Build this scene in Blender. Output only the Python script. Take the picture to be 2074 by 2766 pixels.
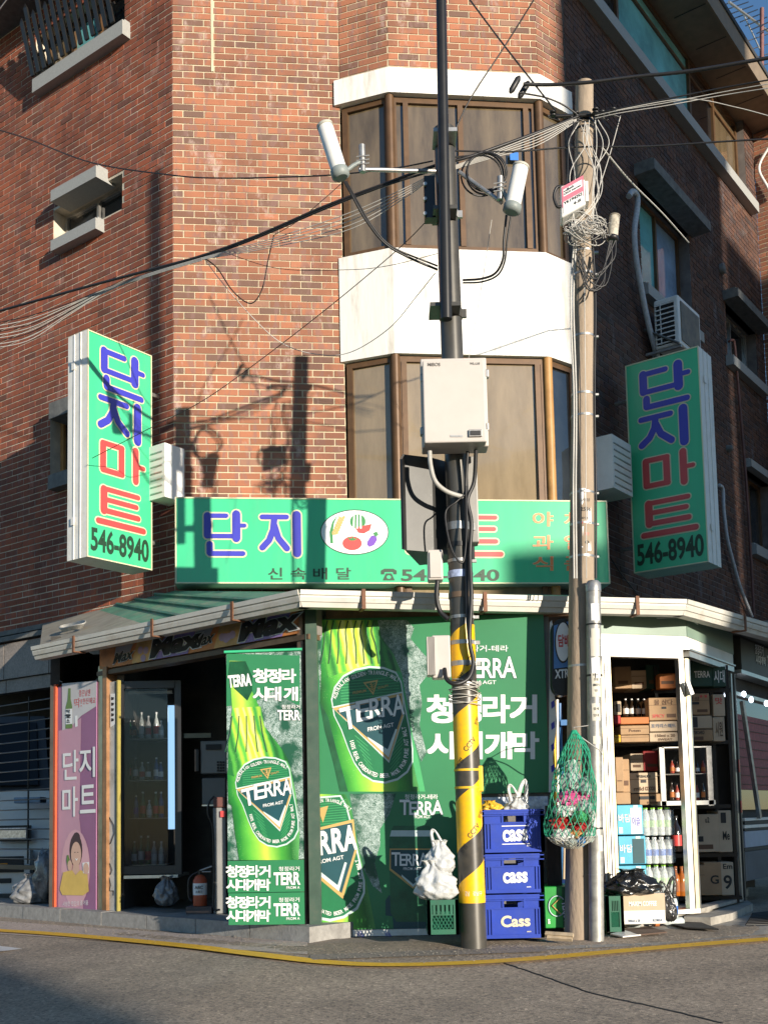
import bpy, math, random
import numpy as np
from math import sin, cos, pi, radians, atan2, hypot
random.seed(7)
C = bpy.context.scene.collection
for o in list(bpy.data.objects): bpy.data.objects.remove(o)

# ------------------------------------------------------------------ camera
EYE = .785
FPX, CX, CY = 2400., 829.6, 1544.
PITCH, ROLL = radians(5.3), radians(-1.22)
def _basis():
    cp, sp = cos(PITCH), sin(PITCH)
    r = np.array([1, 0, 0.]); f = np.array([0, cp, sp]); u = np.array([0, -sp, cp])
    c, s = cos(ROLL), sin(ROLL)
    return c*r+s*u, -s*r+c*u, f
RV, UV, FV = _basis()
EYEV = np.array([0, 0, EYE])
cam_d = bpy.data.cameras.new('camera'); cam = bpy.data.objects.new('camera', cam_d); C.objects.link(cam)
import mathutils
mx = mathutils.Matrix(((RV[0], UV[0], -FV[0], 0), (RV[1], UV[1], -FV[1], 0), (RV[2], UV[2], -FV[2], EYE), (0, 0, 0, 1)))
cam.matrix_world = mx
cam_d.sensor_fit = 'VERTICAL'; cam_d.sensor_height = 36
cam_d.lens = FPX/2212.8*36
cam_d.shift_y = (CY-1106.4)/2212.8
cam_d.clip_start = .05; cam_d.clip_end = 2000
bpy.context.scene.camera = cam

# ------------------------------------------------------------------ light
AZ, EL = radians(35.5), radians(8.8)
TOSUN = np.array([sin(AZ)*cos(EL), -cos(AZ)*cos(EL), sin(EL)])
w = bpy.data.worlds.new('World'); bpy.context.scene.world = w; w.use_nodes = True
nt = w.node_tree; nt.nodes.clear()
sky = nt.nodes.new('ShaderNodeTexSky'); sky.sky_type = 'NISHITA'; sky.sun_disc = False
sky.sun_elevation = EL; sky.sun_rotation = math.pi-AZ; sky.air_density = 1.0; sky.dust_density = .15; sky.ozone_density = 3.5
bgn = nt.nodes.new('ShaderNodeBackground'); bgn.inputs[1].default_value = .15
wo = nt.nodes.new('ShaderNodeOutputWorld')
nt.links.new(sky.outputs[0], bgn.inputs[0]); nt.links.new(bgn.outputs[0], wo.inputs[0])
sd = bpy.data.lights.new('sun', 'SUN'); sd.energy = 5.0; sd.angle = radians(.5); sd.color = (1, .90, .76)
so = bpy.data.objects.new('sun', sd); C.objects.link(so)
so.rotation_euler = mathutils.Vector(TOSUN).to_track_quat('Z', 'Y').to_euler()
vs = bpy.context.scene.view_settings
vs.view_transform = 'Standard'; vs.look = 'None'; vs.exposure = 0.55; vs.gamma = 1; vs.use_curve_mapping = False
cy = bpy.context.scene.cycles
cy.max_bounces = 6; cy.diffuse_bounces = 3; cy.glossy_bounces = 3; cy.transmission_bounces = 4; cy.transparent_max_bounces = 8
cy.caustics_reflective = False; cy.caustics_refractive = False
try: cy.use_denoising = True
except Exception: pass

# ------------------------------------------------------------------ geometry helpers
V = lambda *a: np.array(a, float)
def ray(x, y): return (x-CX)/FPX*RV-(y-CY)/FPX*UV+FV
DY = 0.
def at(x, y, Y):
    Y = Y+DY; d = ray(x, y); return d*(Y/d[1])+EYEV
def ong(x, y, z=0.):
    d = ray(x, y); return EYEV+d*((z-EYE)/d[2])
def nrm(a): return a/np.linalg.norm(a)
class Fr:
    """vertical plane: origin o, horizontal right u, up v, outward n"""
    def __init__(s, o, ang=None, u=None):
        s.o = V(o[0], o[1], o[2] if len(o) > 2 else 0)
        s.u = V(cos(ang), sin(ang), 0) if u is None else nrm(V(*u)); s.v = V(0, 0, 1); s.n = np.cross(s.u, s.v)
    def P(s, a, b, c=0.): return s.o+s.u*a+s.v*b+s.n*c
    def px(s, x, y, w=0.):
        d = ray(x, y); o = s.o+s.n*w; t = (o-EYEV)@s.n/(d@s.n); p = EYEV+t*d-o
        return p@s.u, p@s.v
    def PX(s, x, y, w=0.):
        a, b = s.px(x, y, w); return s.P(a, b, w)
    def off(s, w): 
        f = Fr(s.o+s.n*w, u=s.u); return f
WF = Fr((0, 0, 0), 0.)     # frontal
def FY(Y, x=0): return Fr((x, Y, 0), 0.)
BOXF = [(0,3,2,1),(4,5,6,7),(0,1,5,4),(1,2,6,5),(2,3,7,6),(3,0,4,7)]
class MB:
    def __init__(s): s.v = []; s.f = []; s.m = []; s.s = []; s.t = []
    def add(s, vs, fs, mi=0, sm=False, tint=.5):
        b = len(s.v); s.v += [tuple(map(float, q)) for q in vs]
        for f in fs: s.f.append(tuple(b+i for i in f)); s.m.append(mi); s.s.append(sm); s.t.append(tint)
        return s
    def fbox(s, fr, a0, a1, b0, b1, c0, c1, mi=0, tint=.5):
        q = [(a0,b0,c0),(a1,b0,c0),(a1,b1,c0),(a0,b1,c0),(a0,b0,c1),(a1,b0,c1),(a1,b1,c1),(a0,b1,c1)]
        return s.add([fr.P(*p) for p in q], BOXF, mi, tint=tint)
    def box(s, c, sz, rz=0., mi=0, tilt=0.):
        h = [q/2 for q in sz]; ca, sa = cos(rz), sin(rz); vs = []
        for p in [(-1,-1,-1),(1,-1,-1),(1,1,-1),(-1,1,-1),(-1,-1,1),(1,-1,1),(1,1,1),(-1,1,1)]:
            x, y, z = p[0]*h[0], p[1]*h[1], p[2]*h[2]
            x, z = x*cos(tilt)-z*sin(tilt), x*sin(tilt)+z*cos(tilt)
            vs.append((c[0]+x*ca-y*sa, c[1]+x*sa+y*ca, c[2]+z))
        return s.add(vs, BOXF, mi)
    def poly(s, pts, mi=0, tint=.5): return s.add(pts, [tuple(range(len(pts)))], mi, tint=tint)
    def fpoly(s, fr, pts, w, mi=0):       # pts in plane coords
        return s.poly([fr.P(a, b, w) for a, b in pts], mi)
    def ppoly(s, fr, pts, w, mi=0):       # pts in photo pixels, as print on the plane
        return s.poly([fr.PX(x, y, w) for x, y in pts], mi)
    def prism(s, lo, hi, mi=0):
        n = len(lo); b = list(lo)+list(hi)
        fs = [tuple(range(n))[::-1], tuple(range(n, 2*n))]+[(i, (i+1) % n, n+(i+1) % n, n+i) for i in range(n)]
        return s.add(b, fs, mi)
    def fprism(s, fr, pts, w0, w1, mi=0):
        return s.prism([fr.P(a, b, w0) for a, b in pts], [fr.P(a, b, w1) for a, b in pts], mi)
    def tube(s, path, r, n=8, mi=0, cap=True, sm=True):
        P = [V(*p) for p in path]; k = len(P)
        if k < 2: return s
        R = r if hasattr(r, '__len__') else [r]*k
        T = [nrm(P[min(i+1, k-1)]-P[max(i-1, 0)]+V(1e-9, 0, 0)) for i in range(k)]
        a = V(0, 0, 1) if abs(T[0][2]) < .9 else V(1, 0, 0)
        N = nrm(np.cross(T[0], a)); vs = []
        for i in range(k):
            N = nrm(N-T[i]*(N@T[i])); B = np.cross(T[i], N)
            vs += [P[i]+R[i]*(cos(2*pi*j/n)*N+sin(2*pi*j/n)*B) for j in range(n)]
        fs = [(i*n+j, i*n+(j+1) % n, (i+1)*n+(j+1) % n, (i+1)*n+j) for i in range(k-1) for j in range(n)]
        s.add(vs, fs, mi, sm)
        if cap: s.add([vs[j] for j in range(n)][::-1], [tuple(range(n))], mi); s.add([vs[(k-1)*n+j] for j in range(n)], [tuple(range(n))], mi)
        return s
    def lathe(s, base, prof, n=16, mi=0, axis=(0, 0, 1), sm=True):
        ax = nrm(V(*axis)); b = V(*base)
        return s.tube([b+ax*h for r, h in prof], [max(r, 1e-4) for r, h in prof], n, mi, True, sm) if False else s._lathe(b, ax, prof, n, mi, sm)
    def _lathe(s, b, ax, prof, n, mi, sm):
        a = V(0, 0, 1) if abs(ax[2]) < .9 else V(1, 0, 0)
        N = nrm(np.cross(ax, a)); B = np.cross(ax, N); vs = []
        for r, h in prof: vs += [b+ax*h+max(r, 1e-4)*(cos(2*pi*j/n)*N+sin(2*pi*j/n)*B) for j in range(n)]
        k = len(prof)
        fs = [(i*n+j, i*n+(j+1) % n, (i+1)*n+(j+1) % n, (i+1)*n+j) for i in range(k-1) for j in range(n)]
        s.add(vs, fs, mi, sm)
        s.add(vs[:n][::-1], [tuple(range(n))], mi); s.add(vs[-n:], [tuple(range(n))], mi)
        return s
    def blob(s, c, r, n=10, m=7, mi=0, jit=.25, seed=0, rz=0, sm=True):
        R = random.Random(seed); vs = []
        ca, sa = cos(rz), sin(rz)
        for i in range(m+1):
            th = pi*i/m
            for j in range(n):
                ph = 2*pi*j/n; q = 1+R.uniform(-jit, jit) if 0 < i < m else 1
                x, y, z = r[0]*q*sin(th)*cos(ph), r[1]*q*sin(th)*sin(ph), -r[2]*q*cos(th)
                vs.append((c[0]+x*ca-y*sa, c[1]+x*sa+y*ca, c[2]+z))
        fs = [(i*n+j, i*n+(j+1) % n, (i+1)*n+(j+1) % n, (i+1)*n+j) for i in range(m) for j in range(n)]
        return s.add(vs, fs, mi, sm)
def smooth_path(pts, k=6):
    P = [V(*p) for p in pts]
    if len(P) < 3: return P
    Q = [2*P[0]-P[1]]+P+[2*P[-1]-P[-2]]; out = []
    for i in range(1, len(Q)-2):
        p0, p1, p2, p3 = Q[i-1:i+3]
        for j in range(k):
            t = j/k
            out.append(.5*((2*p1)+(-p0+p2)*t+(2*p0-5*p1+4*p2-p3)*t*t+(-p0+3*p1-3*p2+p3)*t**3))
    out.append(P[-1]); return out

def wloc(o):
    l = V(0, 0, 0)
    while o is not None: l = l+V(*o.location); o = o.parent
    return l
def link(name, me, parent=None, loc=(0, 0, 0)):
    o = bpy.data.objects.new(name, me); C.objects.link(o); o.location = loc
    if parent is not None: o.parent = parent
    return o
def mesh(mb, mats, name='m', off=(0, 0, 0)):
    me = bpy.data.meshes.new(name)
    vv = np.array(mb.v)-V(*off)
    me.from_pydata([tuple(q) for q in vv], [], mb.f)
    mats = mats if isinstance(mats, (list, tuple)) else [mats]
    for m in mats: me.materials.append(m)
    me.polygons.foreach_set('material_index', [min(i, len(mats)-1) for i in mb.m])
    me.polygons.foreach_set('use_smooth', mb.s)
    if any(t != .5 for t in mb.t):
        at_ = me.attributes.new('tint', 'FLOAT', 'FACE'); at_.data.foreach_set('value', mb.t)
    me.update(); return me
def part(name, mb, mats, parent, label=None, kind=None):
    if not mb.v: return None
    o = link(name, mesh(mb, mats, name, wloc(parent)), parent)
    if label: o['label'] = label
    if any(q in name for q in ('small_lettering', 'label_lettering', 'label_lines', 'slogan_lettering', 'gold_lettering', 'doodle', 'wrap_lettering', 'can_lettering', 'script_lettering', 'blossom', 'neck_fluting', 'lining_print', 'strip_lettering', 'sticker_print', 'hop_sprig', 'u_bolt', 'melon_stripes', 'label_print', 'sign_lettering', 'wheat_ear')): kind = 'stuff'
    if kind: o['kind'] = kind
    return o
def tag(o, label=None, cat=None, group=None, kind=None):
    if label: o['label'] = label
    if cat: o['category'] = cat
    if group: o['group'] = group
    if kind: o['kind'] = kind
    return o
def thing(name, label, cat, loc=(0, 0, 0), group=None, rz=0):
    o = link(name, None, None, tuple(float(q) for q in loc)); o.rotation_euler = (0, 0, rz)
    return tag(o, label, cat, group)
def solo(name, mb, mats, label, cat, group=None, kind=None):
    v = np.array(mb.v); c = (v.min(0)+v.max(0))/2; c[2] = v[:, 2].min()
    o = link(name, mesh(mb, mats, name, c), None, tuple(c)); return tag(o, label, cat, group, kind)
def structure(name, mb, mats, parent=None):
    o = link(name, mesh(mb, mats, name)); o['kind'] = 'structure'; return o
def dup(root, loc, rz=0, label=None, group=None):
    r = root.copy(); C.objects.link(r); r.location = loc; r.rotation_euler = (0, 0, rz)
    if label: r['label'] = label
    if group: r['group'] = group
    for ch in root.children:
        c = ch.copy(); C.objects.link(c); c.parent = r
        for g in ch.children:
            d = g.copy(); C.objects.link(d); d.parent = c
    return r

# ------------------------------------------------------------------ materials
MC = {}
def mat(name, col, rough=.6, metal=0., var=.12, vs=6., bump=0., bs=40., spec=.5, dirt=0., dcol=(.05, .045, .04), ds=3., emit=None, es=0., alpha=1., trans=0., aniso=None, coat=0.):
    if name in MC: return MC[name]
    m = bpy.data.materials.new(name); m.use_nodes = True; nt = m.node_tree; N = nt.nodes; L = nt.links
    b = N['Principled BSDF']; b.inputs['Roughness'].default_value = rough; b.inputs['Metallic'].default_value = metal
    b.inputs['Specular IOR Level'].default_value = spec; b.inputs['Coat Weight'].default_value = coat
    g = N.new('ShaderNodeNewGeometry'); pos = g.outputs['Position']
    if aniso:
        mp = N.new('ShaderNodeMapping'); mp.inputs['Scale'].default_value = aniso; L.new(pos, mp.inputs[0]); pos = mp.outputs[0]
    c = None
    if var > 0:
        n1 = N.new('ShaderNodeTexNoise'); n1.inputs['Scale'].default_value = vs; n1.inputs['Detail'].default_value = 6; n1.inputs['Roughness'].default_value = .62
        L.new(pos, n1.inputs['Vector'])
        mr = N.new('ShaderNodeMapRange'); mr.inputs[1].default_value = .3; mr.inputs[2].default_value = .7; mr.inputs[3].default_value = 1-var; mr.inputs[4].default_value = 1+var
        L.new(n1.outputs['Fac'], mr.inputs[0])
        mm = N.new('ShaderNodeVectorMath'); mm.operation = 'SCALE'; mm.inputs[0].default_value = col; L.new(mr.outputs[0], mm.inputs['Scale'])
        c = mm.outputs[0]
    if dirt > 0:
        n2 = N.new('ShaderNodeTexNoise'); n2.inputs['Scale'].default_value = ds; n2.inputs['Detail'].default_value = 9; n2.inputs['Roughness'].default_value = .7
        L.new(pos, n2.inputs['Vector'])
        mr = N.new('ShaderNodeMapRange'); mr.inputs[1].default_value = .5; mr.inputs[2].default_value = .72; mr.inputs[4].default_value = dirt
        L.new(n2.outputs['Fac'], mr.inputs[0])
        mi = N.new('ShaderNodeMix'); mi.data_type = 'RGBA'; L.new(mr.outputs[0], mi.inputs[0])
        if c is not None: L.new(c, mi.inputs[6])
        else: mi.inputs[6].default_value = (*col, 1)
        mi.inputs[7].default_value = (*dcol, 1); c = mi.outputs[2]
    if c is not None: L.new(c, b.inputs['Base Color'])
    else: b.inputs['Base Color'].default_value = (*col, 1)
    if bump > 0:
        n3 = N.new('ShaderNodeTexNoise'); n3.inputs['Scale'].default_value = bs; n3.inputs['Detail'].default_value = 5
        L.new(pos, n3.inputs['Vector']); bp = N.new('ShaderNodeBump'); bp.inputs['Strength'].default_value = bump; bp.inputs['Distance'].default_value = .01
        L.new(n3.outputs['Fac'], bp.inputs['Height']); L.new(bp.outputs[0], b.inputs['Normal'])
    if emit: b.inputs['Emission Color'].default_value = (*emit, 1); b.inputs['Emission Strength'].default_value = es
    if alpha < 1: b.inputs['Alpha'].default_value = alpha
    if trans > 0: b.inputs['Transmission Weight'].default_value = trans
    MC[name] = m; return m
def ramp(N, stops):
    r = N.new('ShaderNodeValToRGB'); e = r.color_ramp.elements
    e[0].position, e[0].color = stops[0][0], (*stops[0][1], 1); e[1].position, e[1].color = stops[-1][0], (*stops[-1][1], 1)
    for p, c in stops[1:-1]: q = e.new(p); q.color = (*c, 1)
    return r
def brick_mat(name='brick', k=(1, 1, 1)):
    m = bpy.data.materials.new(name); m.use_nodes = True; nt = m.node_tree; N = nt.nodes; L = nt.links; b = N['Principled BSDF']
    b.inputs['Roughness'].default_value = .85; b.inputs['Specular IOR Level'].default_value = .25
    a = N.new('ShaderNodeAttribute'); a.attribute_name = 'tint'
    r = ramp(N, [(0, (.17, .10, .075)), (.22, (.25, .112, .068)), (.5, (.345, .140, .080)), (.8, (.41, .165, .092)), (1, (.29, .165, .115))])
    L.new(a.outputs['Fac'], r.inputs[0])
    g = N.new('ShaderNodeNewGeometry')
    mp = N.new('ShaderNodeMapping'); mp.inputs['Scale'].default_value = (1, 1, .35); L.new(g.outputs['Position'], mp.inputs[0])
    n = N.new('ShaderNodeTexNoise'); n.inputs['Scale'].default_value = 13; n.inputs['Detail'].default_value = 2; L.new(mp.outputs[0], n.inputs[0])
    mr = N.new('ShaderNodeMapRange'); mr.inputs[1].default_value = .52; mr.inputs[2].default_value = .6; mr.inputs[4].default_value = .55; L.new(n.outputs['Fac'], mr.inputs[0])
    m1 = N.new('ShaderNodeMix'); m1.data_type = 'RGBA'; L.new(mr.outputs[0], m1.inputs[0]); L.new(r.outputs[0], m1.inputs[6]); m1.inputs[7].default_value = (.23, .135, .12, 1)
    # grime in broad zones
    n2 = N.new('ShaderNodeTexNoise'); n2.inputs['Scale'].default_value = 1.3; n2.inputs['Detail'].default_value = 9; n2.inputs['Roughness'].default_value = .6; L.new(g.outputs['Position'], n2.inputs[0])
    mr2 = N.new('ShaderNodeMapRange'); mr2.inputs[1].default_value = .46; mr2.inputs[2].default_value = .66; mr2.inputs[4].default_value = .7; L.new(n2.outputs['Fac'], mr2.inputs[0])
    m2 = N.new('ShaderNodeMix'); m2.data_type = 'RGBA'; L.new(mr2.outputs[0], m2.inputs[0]); L.new(m1.outputs[2], m2.inputs[6]); m2.inputs[7].default_value = (.15, .075, .055, 1)
    # pale lime bloom
    mp3 = N.new('ShaderNodeMapping'); mp3.inputs['Scale'].default_value = (1, 1, .45); L.new(g.outputs['Position'], mp3.inputs[0])
    n3 = N.new('ShaderNodeTexNoise'); n3.inputs['Scale'].default_value = 5; n3.inputs['Detail'].default_value = 9; n3.inputs['Roughness'].default_value = .75; L.new(mp3.outputs[0], n3.inputs[0])
    mr3 = N.new('ShaderNodeMapRange'); mr3.inputs[1].default_value = .57; mr3.inputs[2].default_value = .70; mr3.inputs[4].default_value = .8; L.new(n3.outputs['Fac'], mr3.inputs[0])
    m3 = N.new('ShaderNodeMix'); m3.data_type = 'RGBA'; L.new(mr3.outputs[0], m3.inputs[0]); L.new(m2.outputs[2], m3.inputs[6]); m3.inputs[7].default_value = (.5, .38, .33, 1)
    vk = N.new('ShaderNodeVectorMath'); vk.operation = 'MULTIPLY'; vk.inputs[1].default_value = k; L.new(m3.outputs[2], vk.inputs[0]); L.new(vk.outputs[0], b.inputs['Base Color'])
    n4 = N.new('ShaderNodeTexNoise'); n4.inputs['Scale'].default_value = 60; n4.inputs['Detail'].default_value = 4; L.new(g.outputs['Position'], n4.inputs[0])
    bp = N.new('ShaderNodeBump'); bp.inputs['Strength'].default_value = .35; bp.inputs['Distance'].default_value = .006; L.new(n4.outputs['Fac'], bp.inputs['Height']); L.new(bp.outputs[0], b.inputs['Normal'])
    return m
BRICK = brick_mat(); BRICK_L = brick_mat('brick_deep_red', (.84, .62, .58)); BRICK_R = brick_mat('brick_shaded_side', (.34, .42, .50))  # BRICK_R: same brick, shade of the right wall multiplied into its colour
MORTAR = mat('mortar', (.55, .47, .32), .9, var=.2, vs=3, bump=.3, bs=60, dirt=.5, dcol=(.25, .22, .18), ds=1.1)
MORTAR_D = mat('mortar_grey', (.56, .49, .38), .9, var=.3, vs=3, bump=.3, bs=60, dirt=.5, dcol=(.12, .1, .09), ds=1.4)
WHITE_RENDER = mat('white_render', (.78, .76, .71), .8, var=.07, vs=2, bump=.35, bs=14, dirt=.8, dcol=(.38, .31, .23), ds=2.6, aniso=(1.8, 1.8, .3))
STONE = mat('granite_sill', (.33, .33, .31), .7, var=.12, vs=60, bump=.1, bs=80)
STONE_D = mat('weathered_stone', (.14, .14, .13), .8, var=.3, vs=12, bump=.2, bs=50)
CONC = mat('concrete', (.36, .33, .28), .88, var=.2, vs=14, bump=.35, bs=60, dirt=.6, dcol=(.14, .12, .10), ds=5)
KERB = mat('kerb_stone', (.30, .29, .27), .85, var=.2, vs=22, bump=.3, bs=70, dirt=.5, dcol=(.14, .13, .12), ds=7)
STEEL_DK = mat('grey_painted_steel', (.075, .07, .06), .38, .35, var=.12, vs=8, dirt=.35, dcol=(.13, .115, .095), ds=9, spec=.6)
BLACK_MT = mat('black_painted_steel', (.02, .019, .018), .35, .2, var=.2, vs=10)
GALV = mat('galvanized_steel', (.42, .41, .39), .42, .75, var=.25, vs=18, dirt=.4, dcol=(.2, .18, .15), ds=14)
ALU = mat('aluminium_frame', (.62, .60, .56), .32, .8, var=.12, vs=9, dirt=.3, dcol=(.3, .26, .2), ds=12)
ALU_Y = mat('brassy_aluminium_frame', (.50, .43, .28), .35, .6, var=.2, vs=7, dirt=.35, dcol=(.2, .17, .1), ds=8)
BROWN_FR = mat('brown_window_frame', (.115, .062, .028), .45, .2, var=.2, vs=8)
BROWN_LT = mat('brown_timber_frame', (.42, .22, .07), .5, 0, var=.2, vs=8)
WHITE_PL = mat('white_plastic', (.74, .73, .69), .4, var=.05, vs=6, dirt=.25, dcol=(.5, .46, .38), ds=7)
WHITE_PT = mat('white_painted_metal', (.78, .76, .70), .45, .0, var=.05, vs=7, dirt=.4, dcol=(.45, .38, .28), ds=6)
CREAM_MT = mat('cream_painted_metal', (.50, .46, .42), .5, .0, var=.04, vs=6, dirt=.15, dcol=(.4, .36, .3), ds=8)
RUBBER = mat('black_rubber', (.016, .015, .015), .45, var=.2, vs=20)
GREYWIRE = mat('grey_wire_sheath', (.36, .35, .32), .5, var=.2, vs=12)
DARK = mat('dark_interior_wall', (.05, .045, .04), .8, var=.3, vs=5)
DARK2 = mat('interior_grey', (.17, .155, .14), .8, var=.25, vs=5)
CARD = mat('cardboard', (.42, .27, .15), .85, var=.1, vs=9, bump=.08, bs=60)
CARD2 = mat('pale_cardboard', (.55, .43, .30), .85, var=.08, vs=9)
INK = mat('printed_black', (.02, .02, .02), .6, var=0)
WHITE_INK = mat('printed_white', (.82, .82, .80), .5, var=.02)
GOLD_INK = mat('printed_gold', (.55, .36, .12), .45, var=.05)
NAVY_INK = mat('printed_navy', (.012, .07, .085), .45, var=.1)
RED_PT = mat('red_paint', (.50, .09, .03), .5, var=.12, vs=8, dirt=.15, dcol=(.2, .06, .03), ds=9)
YELLOW_PT = mat('yellow_paint', (.78, .47, .02), .5, var=.06, vs=8, dirt=.25, dcol=(.4, .28, .08), ds=9)
SIGN_G = mat('sign_green_acrylic', (.055, .50, .24), .28, var=.07, vs=2, dirt=.4, dcol=(.10, .40, .22), ds=3, aniso=(2.5, 2.5, .5))
SIGN_BLUE = mat('sign_blue_vinyl', (.045, .045, .42), .35, var=.05, vs=4)
SIGN_RED = mat('sign_red_vinyl', (.60, .065, .06), .35, var=.05, vs=4)
SIGN_LINE = mat('sign_cream_outline', (.66, .62, .40), .4, var=.03)
SIGN_ORG = mat('sign_orange_vinyl', (.80, .24, .07), .4, var=.03)
DKGREEN_INK = mat('printed_dark_green', (.012, .045, .02), .5, var=.05)
def glass(name, col, rough=.05, spec=.9):
    return mat(name, col, rough, 0, var=.35, vs=1.6, spec=spec, dirt=.35, dcol=tuple(min(1, q*1.7+.02) for q in col), ds=3, coat=.6)
GL_TAN = mat('brown_tinted_glass', (.135, .10, .058), .06, var=.45, vs=2.2, spec=.9, dirt=.4, dcol=(.20, .15, .09), ds=4, coat=.7, aniso=(2.5, 2.5, .5))
GL_TAN2 = mat('tan_curtained_glass', (.25, .19, .115), .10, var=.25, vs=2.0, spec=.9, dirt=.5, dcol=(.33, .26, .17), ds=1.2, coat=.7, aniso=(2.5, 2.5, .6))
GL_DK = glass('dark_window_glass', (.022, .026, .03))
GL_TEAL = glass('teal_sky_reflection_glass', (.18, .52, .56))  # teal panes carry the sky reflection in their base colour
GL_BLUE = glass('pale_blue_glass', (.22, .33, .48))
BIN_W = glass('store_glass', (.02, .03, .03))

# ------------------------------------------------------------------ text
TXT = {}
def tmesh(s, off=0., res=4):
    k = (s, off, res)
    if k in TXT: return TXT[k]
    cu = bpy.data.curves.new('t', 'FONT'); cu.body = s; cu.offset = off; cu.resolution_u = res; cu.fill_mode = 'FRONT' if hasattr(cu, 'fill_mode') else cu.fill_mode
    ob = bpy.data.objects.new('t', cu); C.objects.link(ob)
    dg = bpy.context.evaluated_depsgraph_get(); me = bpy.data.meshes.new_from_object(ob.evaluated_get(dg))
    vs = np.array([v.co[:2] for v in me.vertices]) if len(me.vertices) else np.zeros((1, 2)); fs = [tuple(p.vertices) for p in me.polygons]
    bpy.data.objects.remove(ob); bpy.data.curves.remove(cu); bpy.data.meshes.remove(me)
    TXT[k] = (vs, fs); return TXT[k]
def text_aff(mb, s, o, ex, ey, n, w=0., mi=0, off=0., fit=True):
    """o = bottom-left world point, ex / ey = world vectors spanning the text box"""
    ref, _ = tmesh(s, 0.)
    cjk = any(ord(c) > 0x1100 for c in s)
    lo, hi = ref.min(0), ref.max(0); sz = np.maximum(hi-lo, 1e-6)
    sh_ = [(0, 0)]; of = off
    if cjk and off > .012:
        of = 0.; k = off*.62; sh_ = [(-k, -k), (k, -k), (-k, k), (k, k), (0, -k), (0, k), (-k, 0), (k, 0)]
    vs, fs = tmesh(s, of)
    if not fs: return
    for i, (dx, dy) in enumerate(sh_):
        q = (vs+V(dx, dy)-lo)/sz
        mb.add([o+ex*a+ey*b+n*(w+i*.00012) for a, b in q], [f for f in fs], mi)
def text_px(mb, fr, s, bl, br, tl, w=.003, mi=0, off=0.):
    """text fitted to the parallelogram with corners bl, br, tl given in photo pixels on plane fr"""
    o = fr.PX(*bl); text_aff(mb, s, o, fr.PX(*br)-o, fr.PX(*tl)-o, fr.n, w, mi, off)
def text_path(mb, fr, s, pts, h, w=.003, mi=0, off=.0, flip=False):
    """letters set one by one along a pixel polyline on plane fr; h = letter height in m"""
    P = [V(*fr.px(x, y)) for x, y in smooth_path([(a, b, 0) for a, b in pts], 8) and [(q[0], q[1]) for q in smooth_path([(a, b, 0) for a, b in pts], 8)]]
    L = [0.]
    for a, b in zip(P, P[1:]): L.append(L[-1]+np.linalg.norm(b-a))
    n = len(s)
    for i, ch in enumerate(s):
        if ch == ' ': continue
        d = L[-1]*(i+.5)/n
        j = min(max(np.searchsorted(L, d)-1, 0), len(P)-2)
        t = nrm(P[j+1]-P[j]); c = P[j]+t*(d-L[j]); up = V(-t[1], t[0])
        vs, fs = tmesh(ch, off, 2)
        if not fs: continue
        q = (vs-V((vs[:, 0].min()+vs[:, 0].max())/2, 0))*h/.73
        cw = (q[:, 0].max()-q[:, 0].min()); mx_ = L[-1]/n*.92
        if cw > mx_: q[:, 0] *= mx_/cw
        mb.add([fr.P(*(c+t*a+up*b), w) for a, b in q], fs, mi)
def strokes(mb, fr, org, sx, sy, segs, w, mi, grow=0., sc=1.):
    """rounded sign-painter strokes; org = plane coords of lower left, segs = [(points, width)]"""
    k = 0
    for pts, wd in segs:
        r = wd*min(sx, sy)/2*sc+grow
        P = [V(org[0]+a*sx, org[1]+b*sy) for a, b in pts]
        for a, b in zip(P, P[1:]):
            t = nrm(b-a); q = V(-t[1], t[0])*r; k += 1
            arc = lambda c, a0: [c+r*V(cos(a0+pi*i/6), sin(a0+pi*i/6)) for i in range(7)]
            th = atan2(t[1], t[0])
            mb.fpoly(fr, [tuple(p) for p in arc(b, th-pi/2)+arc(a, th+pi/2)], w+k*.00025, mi)
def arcp(cx, cy, rx, ry, a0, a1, n=8): return [(cx+rx*cos(radians(a0+(a1-a0)*i/n)), cy+ry*sin(radians(a0+(a1-a0)*i/n))) for i in range(n+1)]
GLY = {
 'dan': [([(.12, .93), (.12, .47)], .17), ([(.12, .93), (.56, .93)], .11), ([(.12, .45), (.72, .45)], .11), ([(.80, .97), (.80, .40)], .19), ([(.80, .70), (.99, .70)], .10), ([(.17, .26), (.17, .06)], .15), ([(.17, .04), (.95, .04)], .12)],
 'ji': [([(.04, .90), (.62, .90)], .12), ([(.33, .88), (.30, .60), (.20, .35), (.04, .18)], .15), ([(.33, .70), (.42, .40), (.62, .16)], .15), ([(.86, .95), (.86, .05)], .20)],
 'ma': [([(.10, .90), (.10, .14)], .17), ([(.10, .92), (.52, .92)], .13), ([(.10, .12), (.52, .12)], .13), ([(.50, .90), (.50, .14)], .17), ([(.82, .97), (.82, .05)], .18), ([(.82, .50), (1.0, .50)], .11)],
 'teu': [([(.12, .92), (.12, .36)], .18), ([(.12, .94), (.88, .94)], .11), ([(.12, .66), (.84, .66)], .11), ([(.12, .36), (.88, .36)], .12), ([(.0, .05), (1., .05)], .13)]}

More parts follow.
